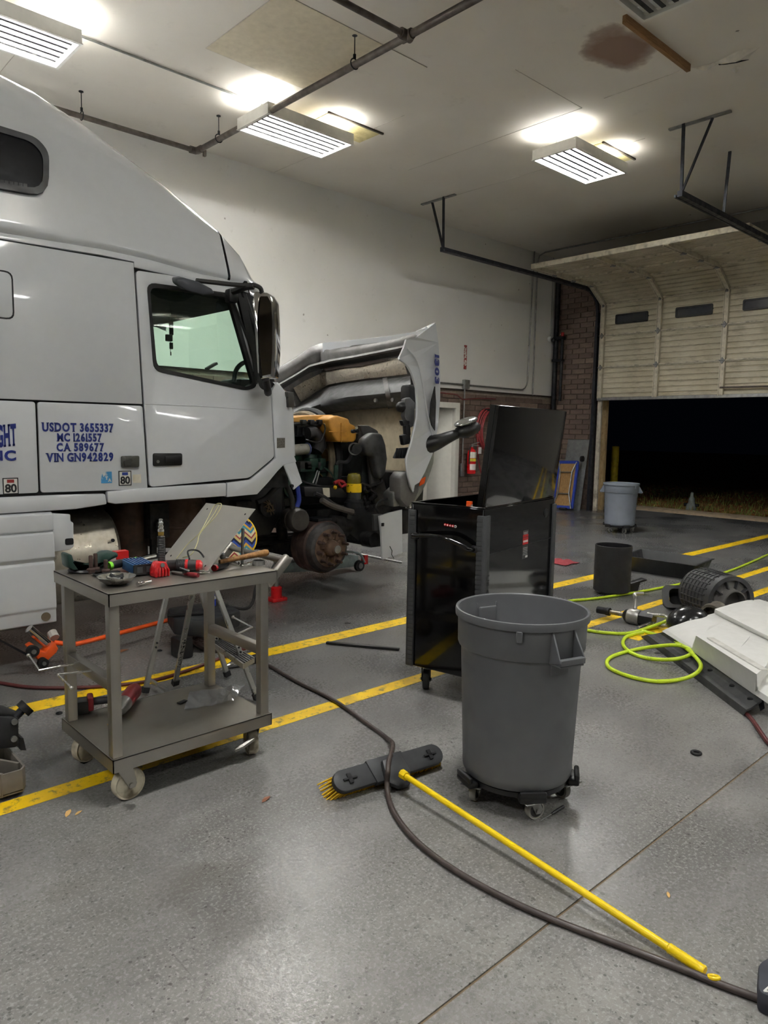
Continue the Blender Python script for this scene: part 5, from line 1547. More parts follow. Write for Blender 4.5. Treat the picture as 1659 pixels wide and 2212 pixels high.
def caster(parent, x, y, rad, wid, ang, top, mt, rig, rim=None):
    M = Matrix.Translation((x, y, 0)) @ Matrix.Rotation(ang, 4, 'Z')
    m = MB(M); m.lathe([(rad * .25, -wid / 2), (rad * .8, -wid / 2), (rad * .86, -wid * .42), (rad * .95, -wid / 2), (rad, -wid * .35), (rad, wid * .35), (rad * .95, wid / 2), (rad * .86, wid * .42), (rad * .8, wid / 2), (rad * .25, wid / 2)], 28, Matrix.Translation((.025, 0, rad)) @ Matrix.Rotation(pi / 2, 4, 'X'))
    w = m.build('caster_wheel', mt, parent, smooth=True, angle=50)
    m = MB(M)
    for s in (-1, 1):
        m.plate([(-.03, top - .012), (.035, top - .012), (.05, rad), (.042, rad - .016), (.018, rad - .016), (.0, rad + .02)], s * (wid / 2 + .006) - .0025, s * (wid / 2 + .006) + .0025, 'y')
    m.box(-.03, -wid / 2 - .01, top - .014, .04, wid / 2 + .01, top - .006); m.box(-.045, -.045, top - .006, .045, .045, top)
    m.build('caster_fork', rig, parent, bevel=.002, seg=1)
    m = MB(M); m.cyl((.025, -wid / 2 - .014, rad), (.025, wid / 2 + .014, rad), .009, n=10); m.build('caster_axle', rig, parent)
    if rim:
        m = MB(M); m.lathe([(.0, -wid / 2 - .001), (rad * .72, -wid / 2 - .001), (rad * .74, 0), (rad * .72, wid / 2 + .001), (0, wid / 2 + .001)], 24, Matrix.Translation((.025, 0, rad)) @ Matrix.Rotation(pi / 2, 4, 'X')); m.build('wheel_disc', rim, parent, smooth=True)
    return w


for x, y, a in ((CX0 + .07, CY0 + .085, 0.05), (CX0 + .07, CY1 - .07, .3), (CX1 - .08, CY0 + .09, 1.25), (CX1 - .08, CY1 - .07, 1.2)):
    caster(cart, x, y, .067, .042, a, CS - .052, CW_, SS)
m = MB(); m.tube([(CX1 - .10, CY0 + .05, .10), (CX1 - .16, CY0 + .04, .085), (CX1 - .19, CY0 + .06, .07)], .012, 6); m.build('brake_pedal', SS, cart)

# ---- on the cart top
TZ = CT + .001
# green casting on a black round plate
t = thing('green_clamp', 'dark green cast hose clamp half lying on the cart corner', 'clamp', (1.19, 3.2, TZ), world=True)
GC = mat('dark_green_cast', (34, 62, 54), .4, .2, var=.15)
m = MB(); m.lathe([(0, 0), (.075, 0), (.08, .006), (.075, .014), (0, .016)], 30, Matrix.Translation((1.19, 3.20, TZ))); m.build('round_plate', mat('plate_black', (36, 36, 38), .4, .4), t, smooth=True)
Mc = frame((1.19, 3.20, TZ + .018), (1.19, 3.20, 1.2))
aa = [PY(x, y, 3.2) for x, y in ((137, 1195), (147, 1194), (151, 1208), (161, 1222), (168, 1228), (196, 1222), (206, 1212), (212, 1198), (222, 1191), (243, 1190), (246, 1200), (232, 1206), (222, 1212), (214, 1226), (196, 1236), (150, 1232), (140, 1222))]
m = MB(); m.plate([(v.x, max(v.z, TZ + .017)) for v in aa], 3.15, 3.24, 'y'); m.build('casting', GC, t, bevel=.008)
p = PY(249, 1199, 3.2); m = MB(); m.ball(p, .012, n=10, m=8); m.build('bolt_boss', GC, t, smooth=True)
# rusty studs
for i, (x, y, lab) in enumerate(((197, 1238, 'rusty wheel stud standing next to the green casting'), (207, 1236, 'tallest rusty wheel stud in the middle of three on the cart'), (229, 1240, 'rusty wheel stud standing next to the green-tipped grip'))):
    b = FL(x, y, TZ); h = (.075, .08, .06)[i]
    t = thing('wheel_stud', lab, 'stud', b, group='studs on the cart')
    m = MB(); m.lathe([(.014, 0), (.014, .022), (.009, .024), (.009, h), (.007, h + .003)], 12); m.build('shank', M_RUST, t, smooth=True)
    m = MB(); m.lathe([(.02, .0), (.02, .018), (.016, .022)], 6); m.build('nut', M_RUST, t)
# steel bowl of hardware
b = FL(252, 1262, TZ)
t = thing('parts_bowl', 'shallow steel bowl filled with loose sockets and bolts', 'bowl', b)
m = MB(); m.lathe([(.0, .004), (.035, .004), (.055, .018), (.072, .034), (.076, .034), (.058, .014), (.036, .0), (0, 0)], 36); m.build('bowl_shell', mat('bowl_steel', (170, 168, 162), .25, .9), t, smooth=True)
rn = random.Random(5)
for k in range(14):
    a = rn.random() * 6.28; r_ = rn.random() * .045; l = .02 + rn.random() * .035; a2 = rn.random() * 3.14
    c = Vector((cos(a) * r_, sin(a) * r_, .018 + rn.random() * .012)); d = Vector((cos(a2), sin(a2), rn.uniform(-.1, .5))) * l / 2
    o = MB().cyl(c - d, c + d, .005 + rn.random() * .005, n=8).build('loose_bolt', (M_CHROME, M_STEEL, M_BLACK)[k % 3], None, smooth=True)
    o.parent = None
    tag(o, ('shiny chrome bolt lying in the steel bowl', 'dull grey bolt lying in the steel bowl', 'black bolt lying in the steel bowl')[k % 3], 'bolt', 'bolts in the steel bowl'); o.location = b
# black angle bracket under the bowl
a0 = FL(205, 1243, TZ); m = MB(); m.box(a0.x - .01, a0.y - .12, TZ, a0.x + .03, a0.y + .0, TZ + .012); m.box(a0.x - .01, a0.y - .03, TZ, a0.x + .10, a0.y, TZ + .012)
tag(m.build('angle_bracket', M_BLACK, bevel=.003), 'flat black angle bracket partly under the steel bowl', 'bracket')
# green ended grip tool
g0, g1 = FL(240, 1222, TZ + .03), FL(292, 1210, TZ + .035)
t = thing('ratchet_tool', 'black ratchet grip with bright green end cap', 'hand tool', g0, world=True)
m = MB(); m.tube([g0, g0.lerp(g1, .3), g0.lerp(g1, .8), g1], [.016, .018, .017, .012], 14); m.build('grip', M_BLACK, t, smooth=True)
LG = mat('lime_plastic', (120, 205, 50), .4)
m = MB(); m.cyl(g0 + (g0 - g1) * .12, g0, .019, n=16); m.build('end_cap', LG, t, smooth=True)
m = MB(); m.cyl(g1, g1 + (g1 - g0) * .06, .014, n=12); m.build('collar', LG, t, smooth=True)
g2 = g1 + (g1 - g0) * .9; m = MB(); m.tube([g1, g2], .008, 8); m.build('shaft', M_CHROME, t, smooth=True)
# red and clear carton
b0 = FL(222, 1228, TZ)
t = thing('bulb_pack', 'small red and clear plastic bulb pack behind the grip', 'package', (b0.x + .06, b0.y + .03, TZ))
m = MB(); m.box(-.06, -.01, 0, .07, .03, .06); m.build('clear_box', mat('pale_plastic', (206, 180, 182), .2), t, bevel=.004)
m = MB(); m.box(.01, -.012, .03, .07, .03, .066); m.build('red_card', M_RED, t)
# blue power inverter
b0 = FL(300, 1245, TZ)
t = thing('power_inverter', 'blue finned power inverter box lying on the cart', 'inverter', (b0.x + .03, b0.y + .06, TZ), rz=-.1)
IB = mat('inverter_blue', (62, 102, 150), .35, .4, var=.06)
m = MB(); m.box(-.045, -.06, .008, .045, .1, .05); m.build('case', IB, t, bevel=.004)
for k in range(6):
    m = MB(); m.box(-.038 + k * .0142, -.058, .05, -.032 + k * .0142, .098, .055); m.build('fin', IB, t)
for k in range(6):
    m = MB(); m.box(.045, -.055, .012 + k * .0062, .049, .095, .0155 + k * .0062); m.build('side_fin', mat('fin_navy', (38, 52, 70), .4, .3), t)
m = MB(); m.box(-.046, -.065, .006, .046, -.058, .05); m.build('end_panel', M_BLACK, t)
for k in (-1, 1):
    m = MB(); m.box(k * .02 - .012, -.067, .015, k * .02 + .012, -.064, .04); m.build('outlet', mat('outlet_grey', (60, 62, 64), .5), t)
# red air hammer standing on its end
b0 = FL(347, 1246, TZ)
t = thing('air_tool', 'red ribbed air tool with black threaded neck and brass fitting standing upright', 'air tool', (b0.x + .005, b0.y + .02, TZ))
RS = mat('red_cast', (206, 30, 34), .3, var=.08, coat=.4)
m = MB(); m.plate([(-.034, 0), (.034, 0), (.034, .03), (.022, .058), (.012, .066), (-.012, .066), (-.022, .058), (-.034, .03)], -.028, .028, 'y'); bd = m.build('body', RS, t, bevel=.006)
for k in range(5):
    m = MB(); m.tube([(-.028 + k * .014, -.028, .002), (-.028 + k * .014, -.031, .03), (-.022 + k * .011, -.026, .04)], .0045, 6); m.build('rib', RS, bd, smooth=True)
m = MB(); m.cyl((0, -.033, .052), (0, .01, .052), .009, n=12); m.build('pin', M_STEEL, t, smooth=True)
prof = [(.0165, .05)]
for k in range(14): prof += [(.0165, .062 + k * .0075), (.0145, .0655 + k * .0075)]
prof += [(.0165, .17), (.010, .176)]
m = MB(); m.lathe(prof, 18, Matrix.Translation((.01, 0, 0))); m.build('threaded_neck', M_BLACK, t, smooth=True, angle=25)
m = MB(); m.lathe([(.0135, .176), (.0135, .192)], 6, Matrix.Translation((.01, 0, 0))); m.build('brass_nut', mat('brass', (168, 138, 70), .3, .9), t)
m = MB(); m.lathe([(.013, .192), (.013, .202), (.009, .205), (.0115, .215), (.008, .22), (.0105, .232), (.0075, .237), (.0085, .245), (.005, .248)], 16, Matrix.Translation((.01, 0, 0))); m.build('plug_fitting', M_CHROME, t, smooth=True)
# angle grinder lying down
a, b_ = FL(362, 1222, TZ + .03), FL(425, 1222, TZ + .03)
t = thing('angle_grinder', 'black and red angle grinder lying behind the red air tool', 'grinder', a, world=True)
m = MB(); m.tube([a, a.lerp(b_, .3), a.lerp(b_, .65), b_], [.024, .026, .029, .026], 16); m.build('motor_body', mat('grinder_black', (44, 42, 42), .5), t, smooth=True)
for k in range(6):
    q = a.lerp(b_, .32 + .06 * k); m = MB(); m.ring(q, .027, .0025, b_ - a, 18, 5); m.build('grip_ring', M_BLACK, t)
m = MB(); m.tube([b_, b_.lerp(a, -.12), b_.lerp(a, -.2)], [.027, .026, .015], 14); m.build('end_cap', RS, t, smooth=True)
m = MB(); m.tube([a.lerp(b_, .62), a.lerp(b_, .72)], .0295, 14); m.build('red_band', RS, t, smooth=True)
m = MB(); m.tube([a.lerp(b_, -.12), a], [.022, .025], 12); m.build('gear_head', mat('grinder_red', (110, 26, 32), .5), t, smooth=True)
m = MB(); m.tube(smoothpath([a.lerp(b_, .75) + Vector((0, 0, .03)), a.lerp(b_, .9) + Vector((0, .05, .06)), b_ + Vector((.05, .07, .05)), b_ + Vector((.07, .03, .0))]), .004, 6); m.build('power_cord', M_BLACK, t, smooth=True)
# pliers / sockets near the front edge
a, b_ = FL(372, 1236, TZ + .008), FL(428, 1243, TZ + .012)
t = thing('red_pliers', 'pliers with red and black grips near the cart edge', 'pliers', a, world=True)
m = MB(); m.tube([a, a.lerp(b_, .5)], .007, 8); m.build('jaw', M_STEEL, t, smooth=True)
m = MB(); m.tube([a.lerp(b_, .5), a.lerp(b_, .8), b_], [.008, .011, .009], 10); m.build('grip', mat('grip_dark_red', (120, 30, 36), .5), t, smooth=True)
m = MB(); m.tube([a.lerp(b_, .45) + Vector((0, .01, 0)), b_ + Vector((-.03, .03, .02)), b_ + Vector((-.06, .05, .03))], .006, 8); m.build('grip', M_BLACK, t, smooth=True)
for i, (x0, y0, x1, y1, lab) in enumerate(((297, 1262, 325, 1255, 'chrome swivel socket lying next to the steel bowl'), (432, 1235, 452, 1236, 'thin chrome bit lying beside the pliers'), (548, 1216, 520, 1222, 'chrome double socket beside the steel ring'), (490, 1208, 515, 1217, 'chrome combination wrench under the hammer handle'))):
    a, b_ = FL(x0, y0, TZ + .01), FL(x1, y1, TZ + .01)
    m = MB(); m.tube([a, a.lerp(b_, .45), a.lerp(b_, .5), b_], [.009, .009, .006, .007], 12)
    tag(m.build('socket', M_CHROME, smooth=True), lab, 'socket')
a = FL(559, 1220, TZ); m = MB(); m.lathe([(.026, 0), (.03, 0), (.03, .022), (.026, .022), (.026, 0)], 28, Matrix.Translation((a.x, a.y, TZ)), cap=False)
tag(m.build('steel_ring', M_STEEL, smooth=True), 'round steel bearing ring on the cart end', 'ring')
# hammer
h0, h1 = FL(474, 1214, TZ + .035), PY(578, 1193, 2.86)
t = thing('hammer', 'hammer with worn wooden handle lying across the cart end', 'hammer', h0, world=True)
m = MB(); m.tube([h0, h0.lerp(h1, .3), h0.lerp(h1, .7), h0.lerp(h1, .95), h1], [.010, .011, .014, .017, .014], 12); m.build('handle', wood_mat('hammer_wood', (120, 80, 38), (176, 128, 70), (12, 12, 12)), t, smooth=True)
m = MB(); m.ball(FL(481, 1203, TZ + .03), .014, n=12, m=8); m.cyl(FL(481, 1203, TZ + .03), FL(481, 1203, TZ + .03) + Vector((.03, .05, 0)), .011, n=12); m.build('head', M_STEEL, t, smooth=True)
a, b_ = FL(466, 1226, TZ + .015), FL(490, 1218, TZ + .015); m = MB(); m.tube([a, a.lerp(b_, .5), b_], [.015, .017, .013], 12)
t = thing('screwdriver', 'red and black handled screwdriver pointing at the viewer under the plate', 'screwdriver', a, world=True)
m.build('grip', M_BLACK, t, smooth=True); m = MB(); m.cyl(a, a + (a - b_) * .15, .015, n=12); m.build('butt', RS, t)
m = MB(); m.cyl(b_, b_ + (b_ - a) * 1.4, .004, n=8); m.build('shaft', M_CHROME, t)
a = FL(523, 1222, TZ); m = MB(); m.cyl((a.x, a.y, TZ), (a.x + .012, a.y + .01, 1.06), .0075, n=10)
tag(m.build('steel_rod', M_STEEL, smooth=True), 'thin steel rod standing upright behind the hammer handle', 'rod')
# aluminium sheet leaning up over the tools
P0, P1 = FL(446, 1238, TZ + .003), FL(352, 1208, TZ + .003)
P2, P3 = PY(552, 1100, P0.y + .0), PY(446, 1087, P1.y + .0)
nrm = (P2 - P0).cross(P1 - P0).normalized() * .0025
m = MB(); m.add([P0, P1, P3, P2, P0 + nrm, P1 + nrm, P3 + nrm, P2 + nrm], [(0, 1, 2, 3), (4, 7, 6, 5), (0, 4, 5, 1), (1, 5, 6, 2), (2, 6, 7, 3), (3, 7, 4, 0)])
t = thing('aluminium_sheet', 'bare aluminium sheet leaning up from the cart with a string on it', 'metal sheet', P0, world=True)
m.build('sheet', mat('bare_aluminium', (196, 193, 185), .45, .85, var=.04, scale=5, rvar=.03), t)
for u_, v_ in ((.08, .1), (.08, .88), (.9, .1), (.9, .88)):
    c = P0.lerp(P1, u_ if False else v_).lerp(P2.lerp(P3, v_), u_); m = MB(); m.cyl(c - nrm, c + nrm * 1.6, .005, n=10); m.build('rivet_hole', M_BLACK, t)
off = nrm.normalized() * (.005 if nrm.dot(CAMP - P0) > 0 else -.005)
def shp(u_, v_): return P0.lerp(P1, v_).lerp(P2.lerp(P3, v_), u_) + off
SG = mat('straw_string', (205, 200, 150), .7)
t = thing('string', 'loose pale yellow string hanging down the aluminium sheet', 'string', P2, world=True)
m = MB(); m.tube(smoothpath([shp(.06, .72), shp(.3, .72), shp(.5, .66), shp(.75, .72), shp(.97, .78), shp(1.0, .66), shp(.8, .6), shp(.5, .64), shp(.35, .55), shp(.18, .5), shp(.1, .62)]), .0022, 5); m.build('strand', SG, t, smooth=True)
m = MB(); m.tube(smoothpath([shp(.5, .65), shp(.8, .66), shp(.99, .70)]), .002, 5); m.build('strand', SG, t, smooth=True)

# ---- on the lower shelf
SZ = CS + .001
b0 = FL(170, 1540, SZ)
t = thing('impact_driver', 'red and grey cordless impact wrench lying on the lower cart shelf', 'power tool', (1.30, 3.13, SZ), world=True)
a = FL(192, 1528, SZ + .04)
Mb = Matrix.Translation(FL(180, 1538, SZ)) @ Matrix.Rotation(radians(-18), 4, 'Z')
m = MB(Mb); m.box(-.045, -.035, 0, .03, .04, .062); bt = m.build('battery', M_BLACK, t, bevel=.008)
BR = mat('tool_red', (132, 26, 34), .45)
m = MB(Mb); m.box(.018, -.037, .01, .045, .042, .075); m.build('battery_mount', BR, t, bevel=.008)
h0 = Mb @ Vector((.04, 0, .045)); h1 = FL(268, 1508, SZ + .05)
m = MB(); m.tube([h0, h0.lerp(h1, .5), h1], [.018, .017, .02], 12); m.build('handle', mat('grip_grey', (48, 48, 52), .6), t, smooth=True)
hd0, hd1 = FL(255, 1536, SZ + .04), FL(288, 1494, SZ + .045)
m = MB(); m.tube([hd0.lerp(hd1, .35), hd0.lerp(hd1, .5), hd1, hd0.lerp(hd1, 1.15)], [.036, .038, .038, .03], 18); m.build('motor_housing', BR, t, smooth=True)
m = MB(); m.tube([hd0, hd0.lerp(hd1, .12), hd0.lerp(hd1, .4)], [.02, .033, .037], 18); m.build('gear_nose', mat('nose_alloy', (136, 134, 130), .4, .7), t, smooth=True)
m = MB(); m.cyl(hd0, hd0 + (hd0 - hd1) * .22, .009, n=4); m.build('anvil', M_STEEL, t)
# clear bag
rows = []
for j in range(13):
    v_ = j / 12
    A = FL(398, 1535, SZ).lerp(FL(410, 1496, SZ), v_); B = FL(505, 1518, SZ).lerp(FL(532, 1484, SZ), v_)
    row = []
    for i in range(22):
        u_ = i / 21
        p = A.lerp(B, u_); crumple = max(0, u_ - .45) / .55
        p.z = SZ + .003 + crumple * (.022 + .02 * sin(9 * u_ + 5 * v_) * sin(4 * v_ + 2) + .012 * sin(23 * u_ + 3 * v_ * v_)) * (1 if .0 < v_ < 1 else .3) + .002 * sin(20 * u_ + 9 * v_)
        row.append(p)
    rows.append(row)
pb = NT('clear_film')
gl2 = pb.n('ShaderNodeBsdfGlossy', Roughness=.12, Color=(.95, .95, .95, 1)); tr2 = pb.n('ShaderNodeBsdfTransparent', Color=(.93, .93, .93, 1)); df2 = pb.n('ShaderNodeBsdfDiffuse', Color=(.7, .71, .72, 1))
mx1 = pb.n('ShaderNodeMixShader', i0=.22, i1=tr2.outputs[0], i2=df2.outputs[0]); mx2 = pb.n('ShaderNodeMixShader', i0=.14, i1=mx1.outputs[0], i2=gl2.outputs[0])
pb.t.links.new(mx2.outputs[0], pb.t.nodes['Material Output'].inputs[0])
m = MB(); m.grid(rows); m.grid([[q + Vector((0, 0, .004)) for q in r] for r in rows])
tag(m.build('plastic_bag', pb.m, smooth=True), 'crumpled clear plastic bag on the lower cart shelf', 'bag')
a = FL(392, 1518, SZ); m = MB(); m.box(-.02, -.012, 0, .03, .012, .006); o = tag(m.build('black_clip', M_BLACK, bevel=.002), 'flat black clip sticking out under the clear bag', 'clip'); o.location = a; o.rotation_euler = (0, 0, .3)

# ================================================================ step ladder behind the cart
t = thing('step_ladder', 'aluminium folding step ladder standing behind the work cart', 'ladder', (2.0, 3.6, 0), world=True)
AL = mat('ladder_aluminium', (176, 176, 172), .35, .8, var=.08)
LT = [Vector((1.96, 3.83, .92)), Vector((1.90, 3.40, .92))]
A1, A2 = Vector((1.742, 3.846, .02)), Vector((1.70, 3.42, .02))     # rear legs
B1, B2 = Vector((2.256, 3.80, .02)), Vector((2.18, 3.36, .02))      # front legs
A1 = FL(313, 1500); A2 = FL(372, 1485, .02)
tp1, tp2 = PY(420, 1225, 3.85), PY(442, 1230, 3.55)
for p, q in ((FL(313, 1496, .02), PY(365, 1262, 3.82)), (FL(378, 1478, .03), PY(418, 1270, 3.46)), (FL(492, 1460, .02), PY(428, 1262, 3.82)), (FL(556, 1510, .02), PY(462, 1262, 3.46))):
    q2 = p.lerp(q, 1.35)
    m = MB(); m.bar(p, q2, .028, .02, up=(0, 1, 0)); lg = m.build('leg', AL, t, bevel=.003, seg=1)
    m = MB(); m.bar(p, p.lerp(q, .05), .036, .03, up=(0, 1, 0)); m.build('rubber_foot', M_RUBBER, lg)
    for f in (.42, .46):
        c = p.lerp(q, f); m = MB(); m.cyl(c + Vector((0, -.016, 0)), c + Vector((0, -.008, 0)), .006, n=8); m.build('rivet', M_DARK, lg)
s = [FL(455, 1385, .28), FL(480, 1381, .28), FL(550, 1420, .28), FL(525, 1434, .28)]
m = MB(); m.add(s + [v - Vector((0, 0, .03)) for v in s], [(0, 1, 2, 3), (7, 6, 5, 4), (0, 4, 5, 1), (1, 5, 6, 2), (2, 6, 7, 3), (3, 7, 4, 0)]); stp = m.build('step', AL, t)
for k in range(5):
    f = .14 + .18 * k; a, b_ = s[0].lerp(s[1], f), s[3].lerp(s[2], f)
    m = MB(); m.bar(a + Vector((0, 0, .001)), b_ + Vector((0, 0, .001)), .008, .004, up=(0, 0, 1)); m.build('tread_strip', M_RUBBER, stp)
a, b_ = FL(318, 1465, .05), FL(362, 1492, .05); m = MB(); m.bar(a, b_, .02, .015); m.build('brace', AL, t)
m = MB(); m.bar(PY(420, 1225, 3.8), PY(452, 1230, 3.45), .12, .02); m.build('top_step', AL, t, bevel=.006)
lb_ = [FL(378, 1478, .03).lerp(PY(418, 1270, 3.46), f) for f in (.18, .5)]
m = MB(); m.bar(lb_[0] + Vector((-.004, -.013, 0)), lb_[1] + Vector((-.004, -.013, 0)), .022, .002, up=(0, 1, 0)); m.build('instruction_label', mat('ladder_label', (196, 194, 188), .5, scale=120, var=.5, dirt=(60, 60, 58), dscale=90, dpos=(.5, .55)), t)
# hat with patterned brim resting on the ladder
hc = PY(506, 1160, 3.5)
t = thing('patterned_cushion', 'round zigzag-patterned cloth disc with yellow binding behind the aluminium sheet', 'cushion', hc, world=True)
pt = NT('zigzag_cloth')
wv = pt.n('ShaderNodeTexWave', Vector=pt.coord(), Scale=7.0, Distortion=0.0, _wave_type='BANDS', _bands_direction='Z').outputs['Fac']
zz = pt.n('ShaderNodeSeparateXYZ', Vector=pt.coord())
tri_ = pt.math('PINGPONG', pt.math('MULTIPLY', zz.outputs[0], 1.0), .035)
hh = pt.math('FRACT', pt.math('MULTIPLY', pt.math('ADD', zz.outputs[2], tri_), 9.0))
cc = pt.ramp(hh, [(0.0, s2l((40, 70, 150))), (.16, s2l((24, 28, 60))), (.3, s2l((196, 176, 110))), (.46, s2l((150, 60, 60))), (.56, s2l((206, 196, 160))), (.72, s2l((60, 130, 150))), (.86, s2l((210, 160, 60)))], 'CONSTANT')
pt.out(Base__Color=cc, Roughness=.85)
HN = Vector((-.25, -.93, .22)); fr = frame(hc, hc + HN)
m = MB(); m.lathe([(0, 0), (.122, -.01), (.127, 0), (.122, .012), (0, .03)], 36, fr); m.build('cloth', pt.m, t, smooth=True)
m = MB(); m.ring(hc, .127, .007, HN, 40, 6); m.build('binding', mat('binding_yellow', (232, 190, 30), .6), t, smooth=True)
# blue spray can and black tool case
sp = FL(457, 1325, .0)
t = thing('spray_can', 'blue and white spray can standing behind the ladder', 'spray can', (2.82, 4.98, .2), world=True)
sc0 = PY(456, 1308, 4.6); zb = sc0.z
m = MB(); m.lathe([(.0, 0), (.034, 0), (.034, .2), (.03, .21), (.012, .22)], 20, Matrix.Translation((sc0.x, 4.6, zb))); m.build('can', mat('can_blue', (24, 60, 190), .35), t, smooth=True)
m = MB(); m.lathe([(.0345, .05), (.0345, .075)], 20, Matrix.Translation((sc0.x, 4.6, zb)), cap=False); m.build('white_band', M_WHITE, t, smooth=True)
m = MB(); m.lathe([(.02, .21), (.02, .24), (.0, .245)], 16, Matrix.Translation((sc0.x, 4.6, zb))); m.build('cap', M_WHITE, t, smooth=True)
kc = zb
t = thing('tool_case', 'black plastic tool case lying open behind the ladder', 'case', (2.7, 4.6, 0), world=True)
fz = kc - .002
pp = [PY(352, 1310, 4.55), PY(508, 1322, 4.3)]
m = MB(); m.plate(roundpoly([(PY(352, 1310, 4.6).x, 4.45), (PY(420, 1310, 4.4).x + .0, 4.25), (PY(506, 1310, 4.45).x, 4.35), (PY(506, 1310, 4.45).x + .05, 4.72), (PY(352, 1310, 4.6).x + .1, 4.75)], .04), fz - .12, fz)
m.build('case_shell', mat('case_black', (38, 39, 41), .55), t, bevel=.02)
m = MB(); q = PY(392, 1350, 4.35); m.box(q.x - .05, 4.28, .0, q.x + .05, 4.42, fz - .11); m.build('case_foot', M_BLACK, t, bevel=.015)
q = PY(480, 1350, 4.5); m = MB(); m.box(q.x - .05, 4.45, .0, q.x + .05, 4.6, fz - .11); m.build('case_foot', M_BLACK, t, bevel=.015)
m = MB(); q = PY(390, 1312, 4.5); m.bar((q.x - .1, 4.5, fz + .012), (q.x + .12, 4.4, fz + .012), .03, .02); m.build('case_handle', M_BLACK, t, bevel=.006)
cb = [FL(508, 1322, .1), FL(540, 1300, .2), FL(552, 1265, .35), FL(545, 1250, .5)]
m = MB(); m.tube(smoothpath([Vector((PY(506, 1310, 4.45).x - .06, 4.5, fz + .008)), PY(530, 1315, 4.6), PY(546, 1300, 4.65), PY(552, 1270, 4.7), PY(565, 1248, 4.75)]), .012, 8)
tag(m.build('jump_cable', M_RUBBER, smooth=True), 'thick black cable rising from the tool case toward the truck', 'cable')

# orange floor jack under the truck
t = thing('floor_jack', 'orange floor jack with long handle under the truck side', 'jack', (1.5, 4.75, 0), world=True)
jp = [PY(*p, 4.62) for p in ((61, 1398), (72, 1391), (82, 1405), (96, 1408), (116, 1386), (124, 1400), (120, 1408), (96, 1430), (84, 1428))]
m = MB(); m.plate([(v.x, max(.02, v.z)) for v in jp], 4.60, 4.70, 'y'); m.build('jack_frame', M_ORANGE, t, bevel=.006)
jq = [PY(*p, 4.72) for p in ((106, 1370), (116, 1366), (124, 1392), (112, 1402))]
m = MB(); m.plate([(v.x, v.z) for v in jq], 4.72, 4.76, 'y'); m.build('lift_arm', M_ORANGE, t)
a, b_ = PY(62, 1358, 4.66), PY(103, 1392, 4.66); m = MB(); m.cyl(a, b_, .028, n=16); m.build('ram_rod', M_CHROME, t, smooth=True)
for x, y, r_ in ((66, 1403, .035), (88, 1428, .03)):
    c = PY(x, y, 4.62); c.z = max(c.z, r_); m = MB(); m.cyl((c.x, 4.56, c.z), (c.x, 4.60, c.z), r_, n=18); m.build('jack_wheel', M_RUBBER, t, smooth=True)
    m = MB(); m.cyl((c.x, 4.55, c.z), (c.x, 4.56, c.z), r_ * .4, n=10); m.build('wheel_nut', M_STEEL, t)
h = [PY(118, 1388, 4.7), PY(150, 1391, 4.66), PY(165, 1391, 4.64), PY(230, 1375, 4.7), PY(343, 1345, 4.85), PY(370, 1338, 4.9)]
m = MB(); m.tube(smoothpath(h, 5), .016, 10); m.build('jack_handle', M_ORANGE, t, smooth=True)
a, b_ = PY(-20, 1372, 4.6), PY(66, 1418, 4.6); m = MB(); m.bar(a, b_, .03, .012); m.build('side_bar', M_DARK, t)
m = MB(); m.tube([PY(112, 1366, 4.74), PY(118, 1378, 4.7)], .03, 10); m.build('saddle', mat('saddle_white', (210, 205, 195), .5), t)
# red jack stand
p = FL(597, 1297)
t = thing('jack_stand', 'red bottle jack standing under the front axle', 'jack', (p.x, p.y, 0))
m = MB(); m.plate(rrect(-.08, -.07, .08, .07, .02), 0, .03); m.build('base', M_RED, t, bevel=.006)
m = MB(); m.lathe([(.05, .03), (.05, .12), (.035, .13)], 16); m.build('cylinder', M_RED, t, smooth=True)
m = MB(); m.lathe([(.02, .13), (.02, .34), (.03, .35), (.03, .37)], 14); m.build('ram', M_STEEL, t, smooth=True)
# grey-blue service jack beyond the drum
a, b_ = FL(620, 1238), FL(770, 1232)
t = thing('service_jack', 'pale grey service jack with red-guarded casters beyond the brake drum', 'jack', (5.0, 6.0, 0), world=True)
q = [PY(*p, 5.9) for p in ((600, 1238), (610, 1218), (690, 1205), (740, 1195), (772, 1200), (774, 1222), (700, 1232))]
JG = mat('jack_grey', (150, 162, 162), .5, .2, dirt=(110, 110, 104))
m = MB(); m.plate([(v.x, max(.03, v.z)) for v in q], 5.88, 6.05, 'y'); m.build('jack_body', JG, t, bevel=.01)
c = PY(776, 1223, 5.86); m = MB(); m.cyl((c.x, 5.84, .06), (c.x, 5.88, .06), .06, n=18); m.build('jack_wheel', M_RUBBER, t, smooth=True)
m = MB(); m.cyl((c.x, 5.83, .06), (c.x, 5.84, .06), .03, n=14); m.build('wheel_hub', M_STEEL, t)
m = MB(); m.box(c.x + .06, 5.84, .07, c.x + .11, 5.9, .17); m.build('red_guard', M_RED, t)
m = MB(); m.tube(smoothpath([PY(*p, 5.85) for p in ((735, 1195), (760, 1192), (778, 1198), (788, 1215))]), .012, 8); m.build('grab_bar', JG, t, smooth=True)
m = MB(); m.tube([PY(770, 1196, 5.9), PY(867, 1215, 5.7)], .014, 8); m.build('pull_handle', M_STEEL, t)
p = FL(880, 1186)
